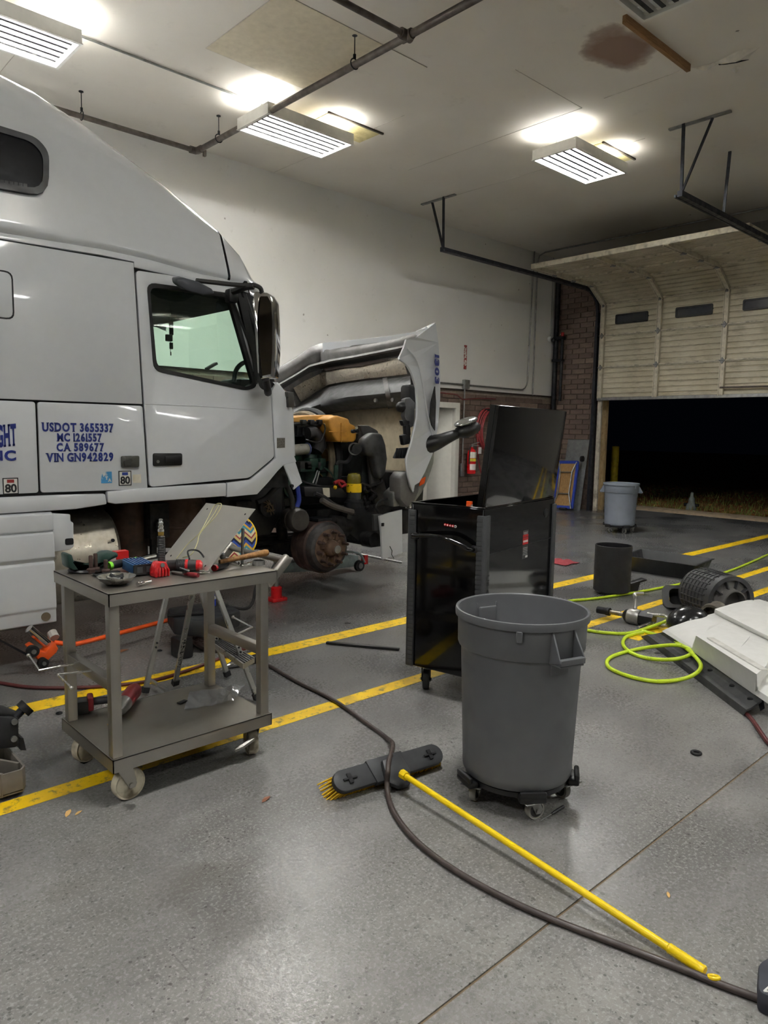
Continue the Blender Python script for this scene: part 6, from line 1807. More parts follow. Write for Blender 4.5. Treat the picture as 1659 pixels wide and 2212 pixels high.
for i, (x, y, w_, lab) in enumerate(((812, 1178, .18, 'black ribbed crate on the floor beyond the bumper corner'), (795, 1170, .1, 'pale small box on the floor beyond the bumper corner'))):
    p = FL(x, y)
    m = MB(); m.box(-w_, -.1, 0, w_, .1, .14 - i * .03)
    t = thing('floor_crate', lab, 'crate', (p.x, p.y, 0)); m.build('crate_shell', M_BLACK if i == 0 else M_BEIGE, t, bevel=.01)
    for k in range(5):
        m = MB(); m.box(-w_ + .03 + k * w_ * .4, -.106, .01, -w_ + .05 + k * w_ * .4, -.1, .12 - i * .03); m.build('crate_rib', M_DARK, t)

# ================================================================ black roll cart
th = radians(11.3)
UV = Matrix.Translation((3.01, 2.435, 0)) @ Matrix.Rotation(th, 4, 'Z')
BG = mat('gloss_black', (6, 6, 7), .08, var=.1, coat=.25, rvar=.02, spec=.45)
RBK = mat('post_rubber', (60, 61, 62), .55, var=.08)
rc = thing('tool_cabinet', 'glossy black rolling tool cabinet with raised lid behind the front trash can', 'tool cabinet', (3.01, 2.435, 0), rz=th)
LU, LV, CB, CTz = .94, .475, .165, 1.115
for a in ((0, 0, LU, .012), (0, LV - .012, LU, LV), (0, .012, .012, LV - .012), (LU - .012, .012, LU, LV - .012)):
    m = MB(); m.box(a[0], a[1], CB, a[2], a[3], CTz); m.build('side_panel', BG, rc, bevel=.003, seg=1)
m = MB(); m.box(.012, .012, CB, LU - .012, LV - .012, CB + .01); m.build('bottom_panel', BG, rc)
m = MB(); m.box(.012, .012, CTz - .12, LU - .012, LV - .012, CTz - .11); m.build('well_floor', BG, rc)
for a in ((0, 0, LU, .02), (0, LV - .02, LU, LV), (0, .02, .02, LV - .02), (LU - .02, .02, LU, LV - .02)):
    m = MB(); m.box(a[0], a[1], CTz, a[2], a[3], CTz + .008); m.build('top_rim', BG, rc, bevel=.002, seg=1)
m = MB(); m.box(.03, -.004, .862, LU - .03, .0, .866); m.build('panel_seam', M_BLACK, rc)
for u_ in (0, LU):
    for v_ in (0, LV):
        su, sv = (1 if u_ == 0 else -1), (1 if v_ == 0 else -1)
        pts = [(u_ - su * .016, v_ - sv * .004), (u_ - su * .004, v_ - sv * .016), (u_ + su * .04, v_ - sv * .016), (u_ + su * .04, v_ + sv * .0), (u_, v_), (u_, v_ + sv * .04), (u_ - su * .016, v_ + sv * .04)]
        m = MB(); m.plate(pts, CB + .0, CTz - .035); ps = m.build('corner_post', RBK, rc, bevel=.005)
        m = MB()
        for k in range(34):
            z = CB + .02 + k * .0262
            m.box(min(u_ - su * .018, u_ - su * .0165), min(v_ + sv * .004, v_ + sv * .038), z, max(u_ - su * .018, u_ - su * .0165), max(v_ + sv * .004, v_ + sv * .038), z + .017)
        o = m.build('post_rib', RBK, ps); o['kind'] = 'stuff'
# lid leaning open over the back panel
Ml = Matrix.Translation((0, .004, CTz + .008)) @ Matrix.Rotation(radians(-4.5), 4, 'X') if False else Matrix.Translation((0, .014, CTz + .01)) @ Matrix.Rotation(radians(6.5), 4, 'X')
m = MB(Ml); m.box(.005, -.012, 0, LU - .005, .010, .545); ld = m.build('lid', BG, rc, bevel=.004)
m = MB(Ml); m.box(.005, .010, .0, .02, .04, .545); m.box(LU - .02, .010, 0, LU - .005, .04, .545); m.box(.02, .010, .53, LU - .02, .04, .545); m.build('lid_flange', BG, ld)
# curved push handle on the end panel
m = MB(); m.tube(smoothpath([(0, LV - .03, .93), (-.05, LV - .06, .94), (-.085, LV * .5, .955), (-.07, LV * .28, .93), (-.05, .07, .90), (0, .05, .895)]), .013, 12); m.build('push_handle', BG, rc, smooth=True)
for v_, z in ((LV - .03, .93), (.05, .895)):
    m = MB(); m.box(-.02, v_ - .02, z - .02, 0, v_ + .02, z + .02); m.build('handle_base', M_BLACK, rc, bevel=.006)
# badge discs
for k in range(5):
    m = MB(); m.cyl((-.001, .245 - k * .0165, 1.012 - .0012 * k), (-.004, .245 - k * .0165, 1.012 - .0012 * k), .0075, n=16); bdg = m.build('badge_disc', mat('badge_white', (226, 222, 218), .4) if k == 4 else M_RED, rc)
    m = MB(); m.cyl((-.004, .245 - k * .0165, 1.012 - .0012 * k), (-.005, .245 - k * .0165, 1.012 - .0012 * k), .004, n=12); m.build('badge_mark', mat('badge_white', (226, 222, 218), .4) if k < 4 else M_BLACK, bdg)
# round grommet, safety label
m = MB(); m.lathe([(0, 0), (.028, 0), (.028, .003), (.022, .006), (.006, .004), (0, .004)], 24, Matrix.Translation((LU - .13, 0, 1.03)) @ Matrix.Rotation(pi / 2, 4, 'X')); m.build('cable_grommet', M_BLACK, rc, smooth=True)
lx, lz = .52, .865
m = MB(); m.box(lx - .038, -.0015, lz - .085, lx + .038, 0, lz + .085); lbl = m.build('safety_label', mat('label_dark', (58, 58, 58), .4), rc)
m = MB(); m.box(lx - .037, -.0025, lz + .045, lx + .037, -.0015, lz + .06); m.build('label_strip', M_RED, lbl)
m = MB(); m.box(lx - .037, -.0025, lz - .0, lx + .037, -.0015, lz + .042); m.build('label_strip', M_RED, lbl)
for k in range(4):
    m = MB(); m.cyl((lx - .026 + k * .0165, -.0025, lz + .02), (lx - .026 + k * .0165, -.0035, lz + .02), .0075, n=14); m.build('label_symbol', M_WHITE, lbl)
for z, w_ in ((.072, .06), (.064, .05), (-.02, .06), (-.03, .055), (-.04, .06), (-.05, .05), (-.06, .06)):
    m = MB(); m.box(lx - w_ / 2, -.0025, lz + z - .0018, lx + w_ / 2, -.0018, lz + z + .0018); m.build('label_print', mat('label_grey', (170, 170, 170), .5), lbl)
m = MB(); m.box(lx + .005, -.0025, lz - .08, lx + .035, -.0018, lz - .068); m.build('label_print', M_WHITE, lbl)
text('post_lettering', 'US GENERAL', .036, face_m((.012, -.0165, .60), (0, 0, -1), (1, 0, 0)), mat('emboss_dark', (26, 26, 27), .5), rc, bold=.001, sx=1.55)
m = MB(); m.box(.06, LV * .25, CTz - .105, .075, LV * .25 + .03, CTz + .03); m.build('orange_tag', M_ORANGE, rc)
m = MB(); m.box(.06, LV * .25 - .001, CTz - .06, .0755, LV * .25 + .031, CTz + .012); m.build('tag_band', M_WHITE, rc)
for u_, v_, a in ((.09, LV - .07, .5), (.09, .07, .2), (LU - .09, .07, .8), (LU - .09, LV - .07, .3)):
    caster(rc, u_, v_, .06, .036, a, CB, M_RUBBER, M_DARK, rim=M_BLACK)
# cup holder and loop at the far end
m = MB(); m.lathe([(.05, 0), (.065, .12), (.07, .12), (.055, -.005), (.0, -.005)], 20, Matrix.Translation((LU + .07, .1, .95))); m.build('side_bin', M_BLACK, rc, smooth=True)
m = MB(); m.tube(smoothpath([(LU, .12, .92), (LU + .07, .12, .9), (LU + .08, .12, .78), (LU, .12, .74)]), .012, 8); m.build('side_handle', M_BLACK, rc, smooth=True)

# ================================================================ trash cans
GP = mat('grey_bin_plastic', (92, 93, 95), .5, var=.05, scale=8)
GP2 = mat('bluegrey_bin_plastic', (112, 118, 128), .5, var=.05, scale=8)


def trash_can(name, label, loc, rz, rim, bot, hgt, mt, base_z, group):
    t = thing(name, label, 'trash can', (loc[0], loc[1], base_z), rz, group)
    n = 64
    band = hgt * .22
    r1 = rim * .955; r2 = rim * .925
    prof = [(0, .012), (bot * .93, .012), (bot * .95, .004), (bot * .97, 0), (bot, .012), (bot * 1.01, .035), (bot * 1.005, .04)]
    rb = bot + (r2 - bot) * .78
    prof += [(rb, hgt - band - .008), (r1 * .985, hgt - band - .002), (r1, hgt - band + .008), (r1 * 1.008, hgt - .036), (r1 * 1.0, hgt - .034), (rim, hgt - .032), (rim * 1.004, hgt - .012), (rim * .995, hgt - .002), (rim * .975, hgt), (rim * .955, hgt - .004), (rim * .945, hgt - .02), (r1 * .97, hgt - band), (rb * .975, hgt - band - .03), (bot * .965, .03), (0, .026)]
    m = MB(); m.lathe(prof, n); bd = m.build('can_body', mt, t, smooth=True, angle=35)
    for s in (1, -1):
        Mh = Matrix.Rotation(0 if s == 1 else pi, 4, 'Z')
        m = MB(Mh)
        w, zt, zb = .052, hgt - .034, hgt - band + .012
        ro = rim * 1.0
        for sg in (-1, 1):
            y = sg * w
            m.add([(r1 * .96, y - .004, zt), (ro - .012, y - .004, zt), (ro + .045, y * 1.15 - .004, zb), (r1 * .96, y * 1.1 - .004, zb - .02),
                   (r1 * .96, y + .004, zt), (ro - .012, y + .004, zt), (ro + .045, y * 1.15 + .004, zb), (r1 * .96, y * 1.1 + .004, zb - .02)],
                  [(0, 1, 2, 3), (7, 6, 5, 4), (0, 4, 5, 1), (1, 5, 6, 2), (2, 6, 7, 3), (3, 7, 4, 0)])
        m.box(ro + .026, -w * 1.15, zb - .012, ro + .046, w * 1.15, zb + .012); m.box(r1 * .97, -w * 1.12, zb - .022, ro + .04, w * 1.12, zb - .014)
        m.build('can_handle', mt, bd, bevel=.002, seg=1)
        m = MB(Mh); m.box(r1 * .90, -.045, hgt - band - .06, r1 * .945, .045, hgt - .05); m.build('inner_boss', mt, bd, bevel=.018, seg=3)
    for a in (2.45, 2.45 + pi):
        m = MB(Matrix.Rotation(a, 4, 'Z')); m.box(r1, -.012, hgt - .075, rim * 1.01, .012, hgt - .03); m.build('lid_notch', mt, bd, bevel=.003, seg=1)
    return t


def can_dolly(label, loc, rz, rad, h, group):
    t = thing('can_dolly', label, 'dolly', (loc[0], loc[1], 0), rz, group)
    m = MB(); m.lathe([(rad * .6, h - .03), (rad * .96, h - .03), (rad, h - .026), (rad, h - .006), (rad * .95, h - .001), (rad * .6, h - .001)], 48); m.lathe([(0, h - .015), (rad * .6, h - .015)], 24); dk = m.build('deck', M_BLACK, t, smooth=True)
    for k in range(5):
        a = 2 * pi * k / 5
        Mk = Matrix.Rotation(a, 4, 'Z')
        m = MB(Mk); m.box(rad * 1.0, -.055, h - .03, rad * 1.22, .055, h - .002); m.box(rad * 1.12, -.055, h - .01, rad * 1.22, .055, h + .018); m.build('caster_block', M_BLACK, t, bevel=.01)
        cx, cy = rad * .98 * cos(a), rad * .98 * sin(a)
        caster(t, cx, cy, .041, .026, a + 1.9 + .5 * k, h - .029, mat('grey_tread', (150, 148, 142), .5, dirt=(100, 96, 88)), M_STEEL, rim=M_BLACK)
    return t


G2 = 'trash cans on dollies'
hdir = math.atan2(-.74, .67)          # handle faces the lens, a little to its own side
cpos = (2.414, 1.742)
trash_can('trash_can', 'large dark grey round trash can on black dolly in front', cpos, radians(-106), .273, .226, .69, GP, .1185, G2)
can_dolly('black five-wheel dolly carrying the front dark grey trash can', cpos, radians(-128), .212, .117, G2)
fp = (10.46, 5.75)
trash_can('trash_can', 'light blue-grey round trash can on dolly near the overhead door', fp, radians(-60), .275, .228, .66, GP2, .1185, G2)
can_dolly('low wheeled dolly carrying the blue-grey trash can near the overhead door', fp, radians(20), .212, .117, G2)

# ================================================================ push broom
YW = mat('broom_yellow', (240, 205, 10), .35, var=.05)
bA, bB = FL(722, 1692, .075), FL(955, 1622, .075)
t = thing('push_broom', 'push broom with black block and yellow handle lying on the floor', 'broom', (2.0, 1.8, 0), world=True)
ax = (bB - bA); ax.z = 0; LB = ax.length; ax.normalize(); sd = Vector((-ax.y, ax.x, 0))
Mb = Matrix.Identity(4)
for i in range(3): Mb[i][0] = ax[i]; Mb[i][1] = sd[i]; Mb[i][2] = (0, 0, 1)[i]; Mb[i][3] = bA[i]
Mb = Mb @ Matrix.Rotation(radians(40), 4, 'X')
BB = mat('broom_block', (44, 45, 46), .55, var=.1)
def stad(w, l0, l1, k=10): return [(l1 - w + w * cos(-pi / 2 + pi * i / k), w * sin(-pi / 2 + pi * i / k)) for i in range(k + 1)] + [(l0 + w + w * cos(pi / 2 + pi * i / k), w * sin(pi / 2 + pi * i / k)) for i in range(k + 1)]
m = MB(Mb); m.plate(stad(.048, 0, LB), -.03, .0); blk = m.build('broom_block', BB, t, bevel=.006)
m = MB(Mb); m.plate([(LB * .33, -.053), (LB * .62, -.053), (LB * .64, .053), (LB * .31, .053)], -.032, .006); m.build('block_collar', BB, t, bevel=.004)
m = MB(Mb); m.plate([(LB * .38, -.07), (LB * .47, -.11), (LB * .56, -.11), (LB * .62, -.05), (LB * .6, .03), (LB * .42, .03)], .0, .03); m.build('handle_socket', BB, t, bevel=.012)
for f in (.13, .87):
    m = MB(Mb); m.box(LB * f - .03, -.004, .0, LB * f + .035, .004, .008); m.box(LB * f - .008, -.022, 0, LB * f + .01, .022, .008); m.build('bracket_slot', M_BLACK, blk)
m = MB(Mb)
rr_ = random.Random(2)
for i in range(70):
    for j in range(7):
        x = .015 + (LB - .03) * i / 69; y = -.036 + .012 * j
        dx = -.05 * max(0, 1 - x / .12) + .03 * max(0, 1 - (LB - x) / .1) + rr_.uniform(-.006, .006)
        m.tube([(x, y, -.03), (x + dx, y * 1.25 + rr_.uniform(-.004, .004), -.085)], .0034, 4)
o = m.build('bristles', mat('bristle_yellow', (222, 178, 24), .6, var=.2, scale=40), t); o['kind'] = 'stuff'
h0 = FL(868, 1671, .085); h1 = FL(1540, 2110, .018)
d = (h1 - h0).normalized()
m = MB(); m.tube([h0, h0 + d * .03], [.02, .019], 8); m.build('threaded_collar', YW, t)
m = MB(); m.cyl(h0 + d * .02, h1 - d * .12, .0122, n=16); m.build('handle', YW, t, smooth=True)
m = MB()
prof = [(.0125, 0)]
for k in range(9): prof += [(.0155, .004 + k * .011), (.0145, .0125 + k * .011)]
prof += [(.0155, .108), (.013, .112)]
m.lathe(prof, 16, frame(h1 - d * .135, h1)); m.build('handle_grip', YW, t, smooth=True)
lc = h1 + d * .002
sdv = d.cross(Vector((0, 0, 1))).normalized()
m = MB(); m.ring(lc, .014, .0055, Vector((.3, .3, 1)), 20, 8); m.build('hang_loop', YW, t, smooth=True)

# ================================================================ hoses on the floor
def hose(name, pts, r, mt, label, cat='hose', k=7, n=10):
    m = MB(); m.tube(smoothpath([FL(p[0], p[1], p[2] if len(p) > 2 else r) for p in pts], k), r, n)
    return tag(m.build(name, mt, smooth=True), label, cat)


BH = mat('brown_rubber_hose', (66, 56, 52), .5, var=.15, scale=20)
hose('rubber_hose', [(455, 1362), (425, 1372), (418, 1385), (440, 1402), (490, 1410), (540, 1418), (585, 1440), (640, 1472), (720, 1512), (790, 1561), (835, 1594), (848, 1606, .06), (846, 1625, .095), (840, 1645, .11), (838, 1665, .10), (836, 1690, .05), (839, 1722), (852, 1757), (885, 1802), (930, 1843), (1000, 1891), (1100, 1945), (1200, 1989), (1350, 2046), (1480, 2096), (1560, 2128), (1680, 2172), (1800, 2215)], .0112, BH, 'long brown rubber hose snaking over the broom toward the viewer')
hose('air_hose', [(-60, 1466), (0, 1475), (60, 1484), (130, 1486), (230, 1482), (330, 1470), (400, 1450), (450, 1432), (500, 1412, .02), (530, 1401, .034), (560, 1392, .03)], .011, mat('maroon_hose', (86, 34, 34), .4), 'maroon air hose lying along the yellow line behind the cart')
LGH = mat('lime_hose', (196, 222, 40), .45, var=.08, dirt=(70, 84, 20), dscale=60, dpos=(.62, .68), damt=.8)
hose('air_hose', [(1180, 1304), (1239, 1297), (1300, 1291), (1400, 1275), (1490, 1257), (1540, 1245), (1590, 1228), (1630, 1211), (1680, 1190), (1760, 1165)], .0125, LGH, 'lime green air hose running straight past the black bin')
hose('air_hose', [(1150, 1335), (1200, 1350), (1265, 1361), (1310, 1367), (1355, 1368), (1395, 1358, .02), (1428, 1346, .05), (1450, 1335, .07)], .013, LGH, 'lime green air hose ending beside the impact wrench')
hose('air_hose', [(1385, 1362), (1410, 1369, .02), (1440, 1378, .06), (1475, 1395, .09), (1503, 1420, .1), (1514, 1440, .09), (1500, 1457, .06), (1468, 1468, .02), (1420, 1472), (1370, 1464), (1330, 1450), (1312, 1437), (1316, 1422), (1345, 1410), (1390, 1400, .02), (1440, 1394, .08), (1470, 1395, .10), (1492, 1404, .1), (1494, 1412, .09), (1470, 1422, .06), (1430, 1425, .03), (1390, 1420), (1360, 1408), (1346, 1392), (1350, 1378), (1368, 1370), (1390, 1366, .03)], .013, LGH, 'lime green air hose looped over the edge of the white panel')
hose('air_hose', [(1600, 1530), (1625, 1555), (1645, 1585), (1665, 1610), (1700, 1640)], .012, mat('maroon_hose', (86, 34, 34), .4), 'short maroon hose coming out from under the white panel')

# ================================================================ black bin, tray, wrench, air cleaner
t = thing('black_bin', 'plain black cylindrical bin on small casters beside the tray', 'bin', (6.30, 3.51, 0))
m = MB(); m.lathe([(0, .03), (.165, .03), (.172, .036), (.172, .47), (.168, .474), (.163, .47), (.163, .05), (0, .045)], 44); m.build('shell', mat('bin_black', (32, 32, 34), .55, var=.08), t, smooth=True)
for a in (.3, 2.4, 4.5):
    m = MB(); m.cyl((.12 * cos(a), .12 * sin(a) - .012, .02), (.12 * cos(a), .12 * sin(a) + .012, .02), .02, n=12); m.build('caster_wheel', M_STEEL, t, smooth=True)
m = MB(); m.plate([(.165, .10), (.30, .145), (.34, .14), (.33, .125), (.27, .11), (.25, .03), (.17, .02)], -.04, .04, 'y'); o = m.build('pedal_bracket', M_BLACK, t, bevel=.008); o.rotation_euler = (0, 0, radians(-38))
TRM = mat('tray_black', (34, 35, 37), .45, var=.1)
rim_ = [FL(1348, 1200, .17), FL(1502, 1222, .17), FL(1540, 1207, .17), FL(1385, 1186, .17)]
cen = sum(rim_, Vector()) / 4
t = thing('drip_tray', 'long black plastic drip tray behind the black bin', 'tray', (cen.x, cen.y, 0), world=True)
def scl(f, z): return [Vector((cen.x + (v.x - cen.x) * f, cen.y + (v.y - cen.y) * f, z)) for v in rim_]
m = MB(); m.grid([[*scl(1.04, .165)], [*scl(1.04, .172)], [*scl(.98, .172)], [*scl(.86, .02)], [*scl(.3, .018)]], cv=True); m.grid([[*scl(1.04, .165)], [*scl(.99, .165)], [*scl(.87, .0)], [*scl(.3, .0)]], cv=True)
m.build('tray_shell', TRM, t, bevel=.006)
# air impact wrench
w0, w1 = FL(1291, 1317, .06), FL(1438, 1345, .06)
t = thing('impact_wrench', 'large pneumatic impact wrench with silver body lying on the floor', 'impact wrench', FL(1360, 1340), world=True)
def wl(f, dz=0): v = w0.lerp(w1, f); v.z += dz; return v
m = MB(); m.tube([wl(0), wl(.13), wl(.14), wl(.19)], [.03, .03, .034, .034], 14); m.build('socket', M_DARK, t, smooth=True)
m = MB(); m.tube([wl(.19), wl(.42)], .018, 12); m.build('extension', mat('shaft_steel', (150, 142, 128), .3, .9), t, smooth=True)
m = MB(); m.tube([wl(.40), wl(.43), wl(.48)], [.03, .05, .058], 14); m.build('nose_cap', M_BLACK, t, smooth=True)
m = MB(); m.tube([wl(.47), wl(.5), wl(.62), wl(.64)], [.058, .066, .066, .06], 18); m.build('hammer_case', mat('alloy', (168, 166, 160), .35, .8), t, smooth=True)
m = MB(); m.tube([wl(.62), wl(.66), wl(.84)], [.058, .062, .056], 6); m.build('motor_case', M_BLACK, t)
ha, hb_, hc_, hd_ = wl(.80, .04), wl(1.0, .05), wl(1.02, -.02), wl(.82, -.03)
m = MB(); m.tube(smoothpath([wl(.74, .05), ha, hb_, hc_, hd_, wl(.78, -.045)], 5), .016, 10); m.build('d_handle', mat('alloy', (168, 166, 160), .35, .8), t, smooth=True)
e0 = wl(.56, .06); m = MB(); m.tube(smoothpath([e0, e0 + Vector((.06, .03, .07)), e0 + Vector((.1, .06, .10)), e0 + Vector((.16, .02, .105))], 5), .016, 8); m.build('side_handle', mat('alloy', (168, 166, 160), .35, .8), t, smooth=True)
m = MB(); a = FL(1378, 1357, .03); b_ = FL(1408, 1346, .04); m.tube([a, a.lerp(b_, .3), b_], [.014, .02, .022], 12); m.build('air_inlet', M_CHROME, t, smooth=True)
# air cleaner housing
AC = mat('airbox_black', (58, 58, 59), .42, var=.1, dirt=(100, 96, 90), dpos=(.55, .8), damt=.35)
a0, a1 = FL(1502, 1285, .18), FL(1590, 1298, .18)
a0 = Vector((6.55, 2.86, .20)); a1 = Vector((6.10, 2.42, .20))
a0 = FL(1512, 1277, .20); a1 = FL(1578, 1300, .20)
dirc = (a1 - a0).normalized(); LA = .40
a1 = a0 + Vector((dirc.x, dirc.y, 0)).normalized() * LA
t = thing('air_cleaner', 'ribbed black air cleaner housing with open duct mouth on the floor', 'air cleaner', (a0.x, a0.y, 0), world=True)
R0 = .205
Mf = frame(a0, a1)
m = MB(); m.lathe([(0, -.05), (R0 * .8, -.05), (R0 * .95, -.02), (R0, .02), (R0, LA * .85), (R0 * 1.03, LA * .86), (R0 * 1.03, LA), (R0 * .86, LA), (R0 * .84, LA - .03), (R0 * .6, LA - .04)], 40, Mf); hs = m.build('housing', AC, t, smooth=True, angle=50)
for k in range(7):
    z = .03 + k * .045
    m = MB(); m.lathe([(R0, z), (R0 + .008, z + .002), (R0 + .008, z + .008), (R0, z + .01)], 40, Mf, cap=False); m.build('ring_rib', AC, hs, smooth=True)
for k in range(26):
    a = 2 * pi * k / 26
    m = MB(Mf @ Matrix.Rotation(a, 4, 'Z')); m.box(R0 - .002, -.004, .02, R0 + .008, .004, LA * .84); m.build('long_rib', AC, hs)
m = MB(Mf); m.lathe([(R0 * .84, LA - .03), (R0 * .55, LA - .02), (R0 * .5, LA + .05), (R0 * .45, LA + .05), (R0 * .42, LA - .05), (0, LA - .05)], 36); m.build('end_cover', mat('cover_grey', (110, 108, 104), .4, .1), t, smooth=True)
for k in range(10):
    a = 2 * pi * k / 10
    m = MB(Mf @ Matrix.Rotation(a, 4, 'Z')); m.box(R0 * .5, -.005, LA - .03, R0 * .84, .005, LA + .01); m.build('cover_rib', AC, t)
# rectangular duct mouth
dm_ = FL(1475, 1292, .12)
q0 = dm_; n_ = Vector((-.72, -.52, .45)).normalized()
Mq = frame(q0 + n_ * .04, q0 - n_ * .1, (0, 0, 1))
def rr3(w, h, r, z, k=4): return [Mq @ Vector((p[0], p[1], z)) for p in rrect(-w, -h, w, h, r, k)]
m = MB(); m.grid([rr3(.175, .10, .05, .012), rr3(.175, .10, .05, 0), rr3(.12, .07, .04, 0), rr3(.11, .06, .04, .08), rr3(.10, .055, .04, .1)], cv=True); m.grid([rr3(.175, .10, .05, .012), rr3(.125, .075, .05, .03), rr3(.12, .08, .05, .22), rr3(.12, .09, .05, .3)], cv=True); m.build('duct_mouth', AC, t, smooth=True, angle=50)
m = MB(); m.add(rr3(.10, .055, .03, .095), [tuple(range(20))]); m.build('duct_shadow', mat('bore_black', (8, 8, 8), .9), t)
for k, (x, y) in enumerate(((1505, 1240), (1560, 1243), (1585, 1252))):
    p = FL(x, y, .36); m = MB(); m.cbox(p, (.05, .06, .03)); m.build('lid_clip', M_BLACK, t, bevel=.008)
# elbow hose in front
t = thing('intake_elbow', 'shiny black rubber intake elbow lying before the air cleaner', 'duct elbow', FL(1490, 1355), world=True)
e = FL(1488, 1345, .13)
m = MB(); m.ball((0, 0, 0), 1.0, (.165, .125, .125), 28, 18, M=Matrix.Translation(e) @ Matrix.Rotation(radians(-35), 4, 'Z')); m.build('elbow_body', mat('shiny_rubber', (30, 30, 31), .22, var=.1), t, smooth=True)
p = FL(1510, 1352, .09); m = MB(); 
for k in range(4): m.ring(p + Vector((.02 * k, -.02 * k, 0)), .06, .008, (1, -1, 0), 20, 6)
m.build('corrugation', M_RUBBER, t, smooth=True)
p0_, p1_ = FL(1536, 1330, .16), FL(1560, 1312, .2); m = MB(); m.lathe([(.07, 0), (.09, .0), (.09, .03), (.075, .05), (.075, .12)], 26, frame(p0_, p1_), cap=False); m.lathe([(.0, .06), (.073, .06)], 26, frame(p0_, p1_)); m.build('elbow_collar', mat('collar_grey', (120, 114, 104), .35, .4), t, smooth=True)

# ================================================================ white fairing panel on the floor
def FP(p): return FL(*p)
t = thing('fairing_panel', 'white moulded truck fairing panel lying flat on the floor', 'body panel', FL(1560, 1420), world=True)
PWm = mat('panel_white', (228, 227, 222), .45, var=.02, dirt=(190, 182, 168), dpos=(.62, .8), damt=.5)
lines = [
    [(1432, 1365, .09), (1495, 1403, .10), (1497, 1405, .10), (1632, 1499, .10), (1636, 1502, .10), (1690, 1540, .10)],
    [(1440, 1361, .10), (1499, 1400, .125), (1501, 1402, .125), (1631, 1489, .125), (1636, 1492, .125), (1692, 1528, .125)],
    [(1452, 1356, .12), (1500, 1394, .135), (1508, 1376, .235), (1633, 1457, .235), (1642, 1474, .15), (1700, 1512, .14)],
    [(1470, 1350, .15), (1516, 1378, .17), (1528, 1366, .245), (1650, 1441, .245), (1662, 1449, .2), (1715, 1478, .19)],
    [(1500, 1339, .175), (1535, 1356, .185), (1552, 1352, .225), (1664, 1416, .225), (1676, 1424, .205), (1725, 1450, .2)],
    [(1547, 1327, .20), (1560, 1334, .20), (1575, 1342, .20), (1690, 1400, .20), (1700, 1405, .20), (1745, 1428, .2)],
    [(1549, 1318, .25), (1562, 1325, .25), (1577, 1333, .25), (1692, 1390, .25), (1702, 1395, .25), (1747, 1418, .25)],
    [(1585, 1306, .265), (1598, 1311, .265), (1613, 1317, .265), (1715, 1365, .265), (1725, 1370, .265), (1770, 1392, .265)],
    [(1614, 1299, .255), (1640, 1306, .255), (1660, 1312, .255), (1745, 1345, .255), (1755, 1350, .255), (1800, 1370, .255)],
    [(1640, 1297, .10), (1660, 1303, .10), (1680, 1309, .10), (1762, 1340, .10), (1772, 1345, .10), (1815, 1364, .10)]]
m = MB(); m.grid([[FP(p) for p in l] for l in lines]); m.build('panel_skin', PWm, t, smooth=True, angle=22, thick=-.010)
a, b_ = FL(1534, 1378, .252), FL(1650, 1447, .252)
m = MB(); m.bar(a, b_, .045, .010); m.build('panel_strip', mat('strip_grey', (204, 202, 194), .6), t, bevel=.003)
m = MB(); m.add([FL(1572, 1394, .248), FL(1598, 1402, .245), FL(1620, 1376, .238)], [(0, 1, 2)]); m.build('panel_dimple', PWm, t, thick=.006)
ST_ = mat('rubber_strip', (54, 54, 55), .5, var=.12)
SA = [(1386, 1374, .012), (1398, 1371, .045), (1412, 1370, .05), (1424, 1367, .07), (1434, 1366, .095)]
SB = [(1606, 1542, .012), (1612, 1533, .045), (1622, 1529, .05), (1636, 1519, .07), (1646, 1512, .095)]
for k in range(4):
    q = [FP(SA[k]), FP(SA[k + 1]), FP(SB[k + 1]), FP(SB[k])]
    m = MB(); m.add(q + [v - Vector((0, 0, .012)) for v in q], [(0, 1, 2, 3), (7, 6, 5, 4), (0, 4, 5, 1), (1, 5, 6, 2), (2, 6, 7, 3), (3, 7, 4, 0)]); m.build('edge_strip', ST_, t)
for f in (.2, .4, .6, .8, .95):
    c = FP(SA[3]).lerp(FP(SB[3]), f); m = MB(); m.cbox(c, (.03, .03, .014)); m.build('strip_clip', M_BLACK, t, bevel=.003)
for x, y in ((1500, 1400), (1560, 1440), (1625, 1485), (1600, 1340), (1640, 1380), (1560, 1360), (1690, 1400)):
    p = FL(x, y, .1); m = MB(); m.box(p.x - .03, p.y - .03, 0, p.x + .03, p.y + .03, .11); m.build('support_rib', M_BLACK, t)
m = MB(); m.add([FL(1634, 1505, .09), FL(1648, 1500, .10), FL(1652, 1530, .04), FL(1643, 1536, .02)], [(0, 1, 2, 3)]); m.build('corner_bracket', M_DARK, t, thick=.006)

# ================================================================ removed black bracket on the left
t = thing('lamp_bracket', 'black plastic headlamp bracket with ribbed grey base at the picture edge', 'bracket', (.75, 3.3, 0), world=True)
BR_ = mat('bracket_black', (40, 40, 41), .5, var=.15)
GB = mat('dusty_grey_plastic', (118, 112, 104), .6, var=.15, dirt=(70, 66, 60), damt=.6)
Yb = 3.05
q = [PY(*p, 3.22) for p in ((-60, 1560), (-20, 1545), (20, 1546), (38, 1548), (38, 1608), (30, 1612), (-60, 1622))]
m = MB(); m.plate([(v.x, max(.01, v.z)) for v in q], 3.2, 3.27, 'y'); m.build('upper_plate', BR_, t, bevel=.008)
q = [PY(*p, 3.25) for p in ((38, 1588), (46, 1590), (52, 1616), (40, 1616))]; m = MB(); m.plate([(v.x, v.z) for v in q], 3.22, 3.32, 'y'); m.build('side_fin', BR_, t)
m = MB(); m.cyl(PY(28, 1553, 3.22), PY(52, 1530, 3.26), .018, n=10); m.build('ball_stud', M_DARK, t, smooth=True)
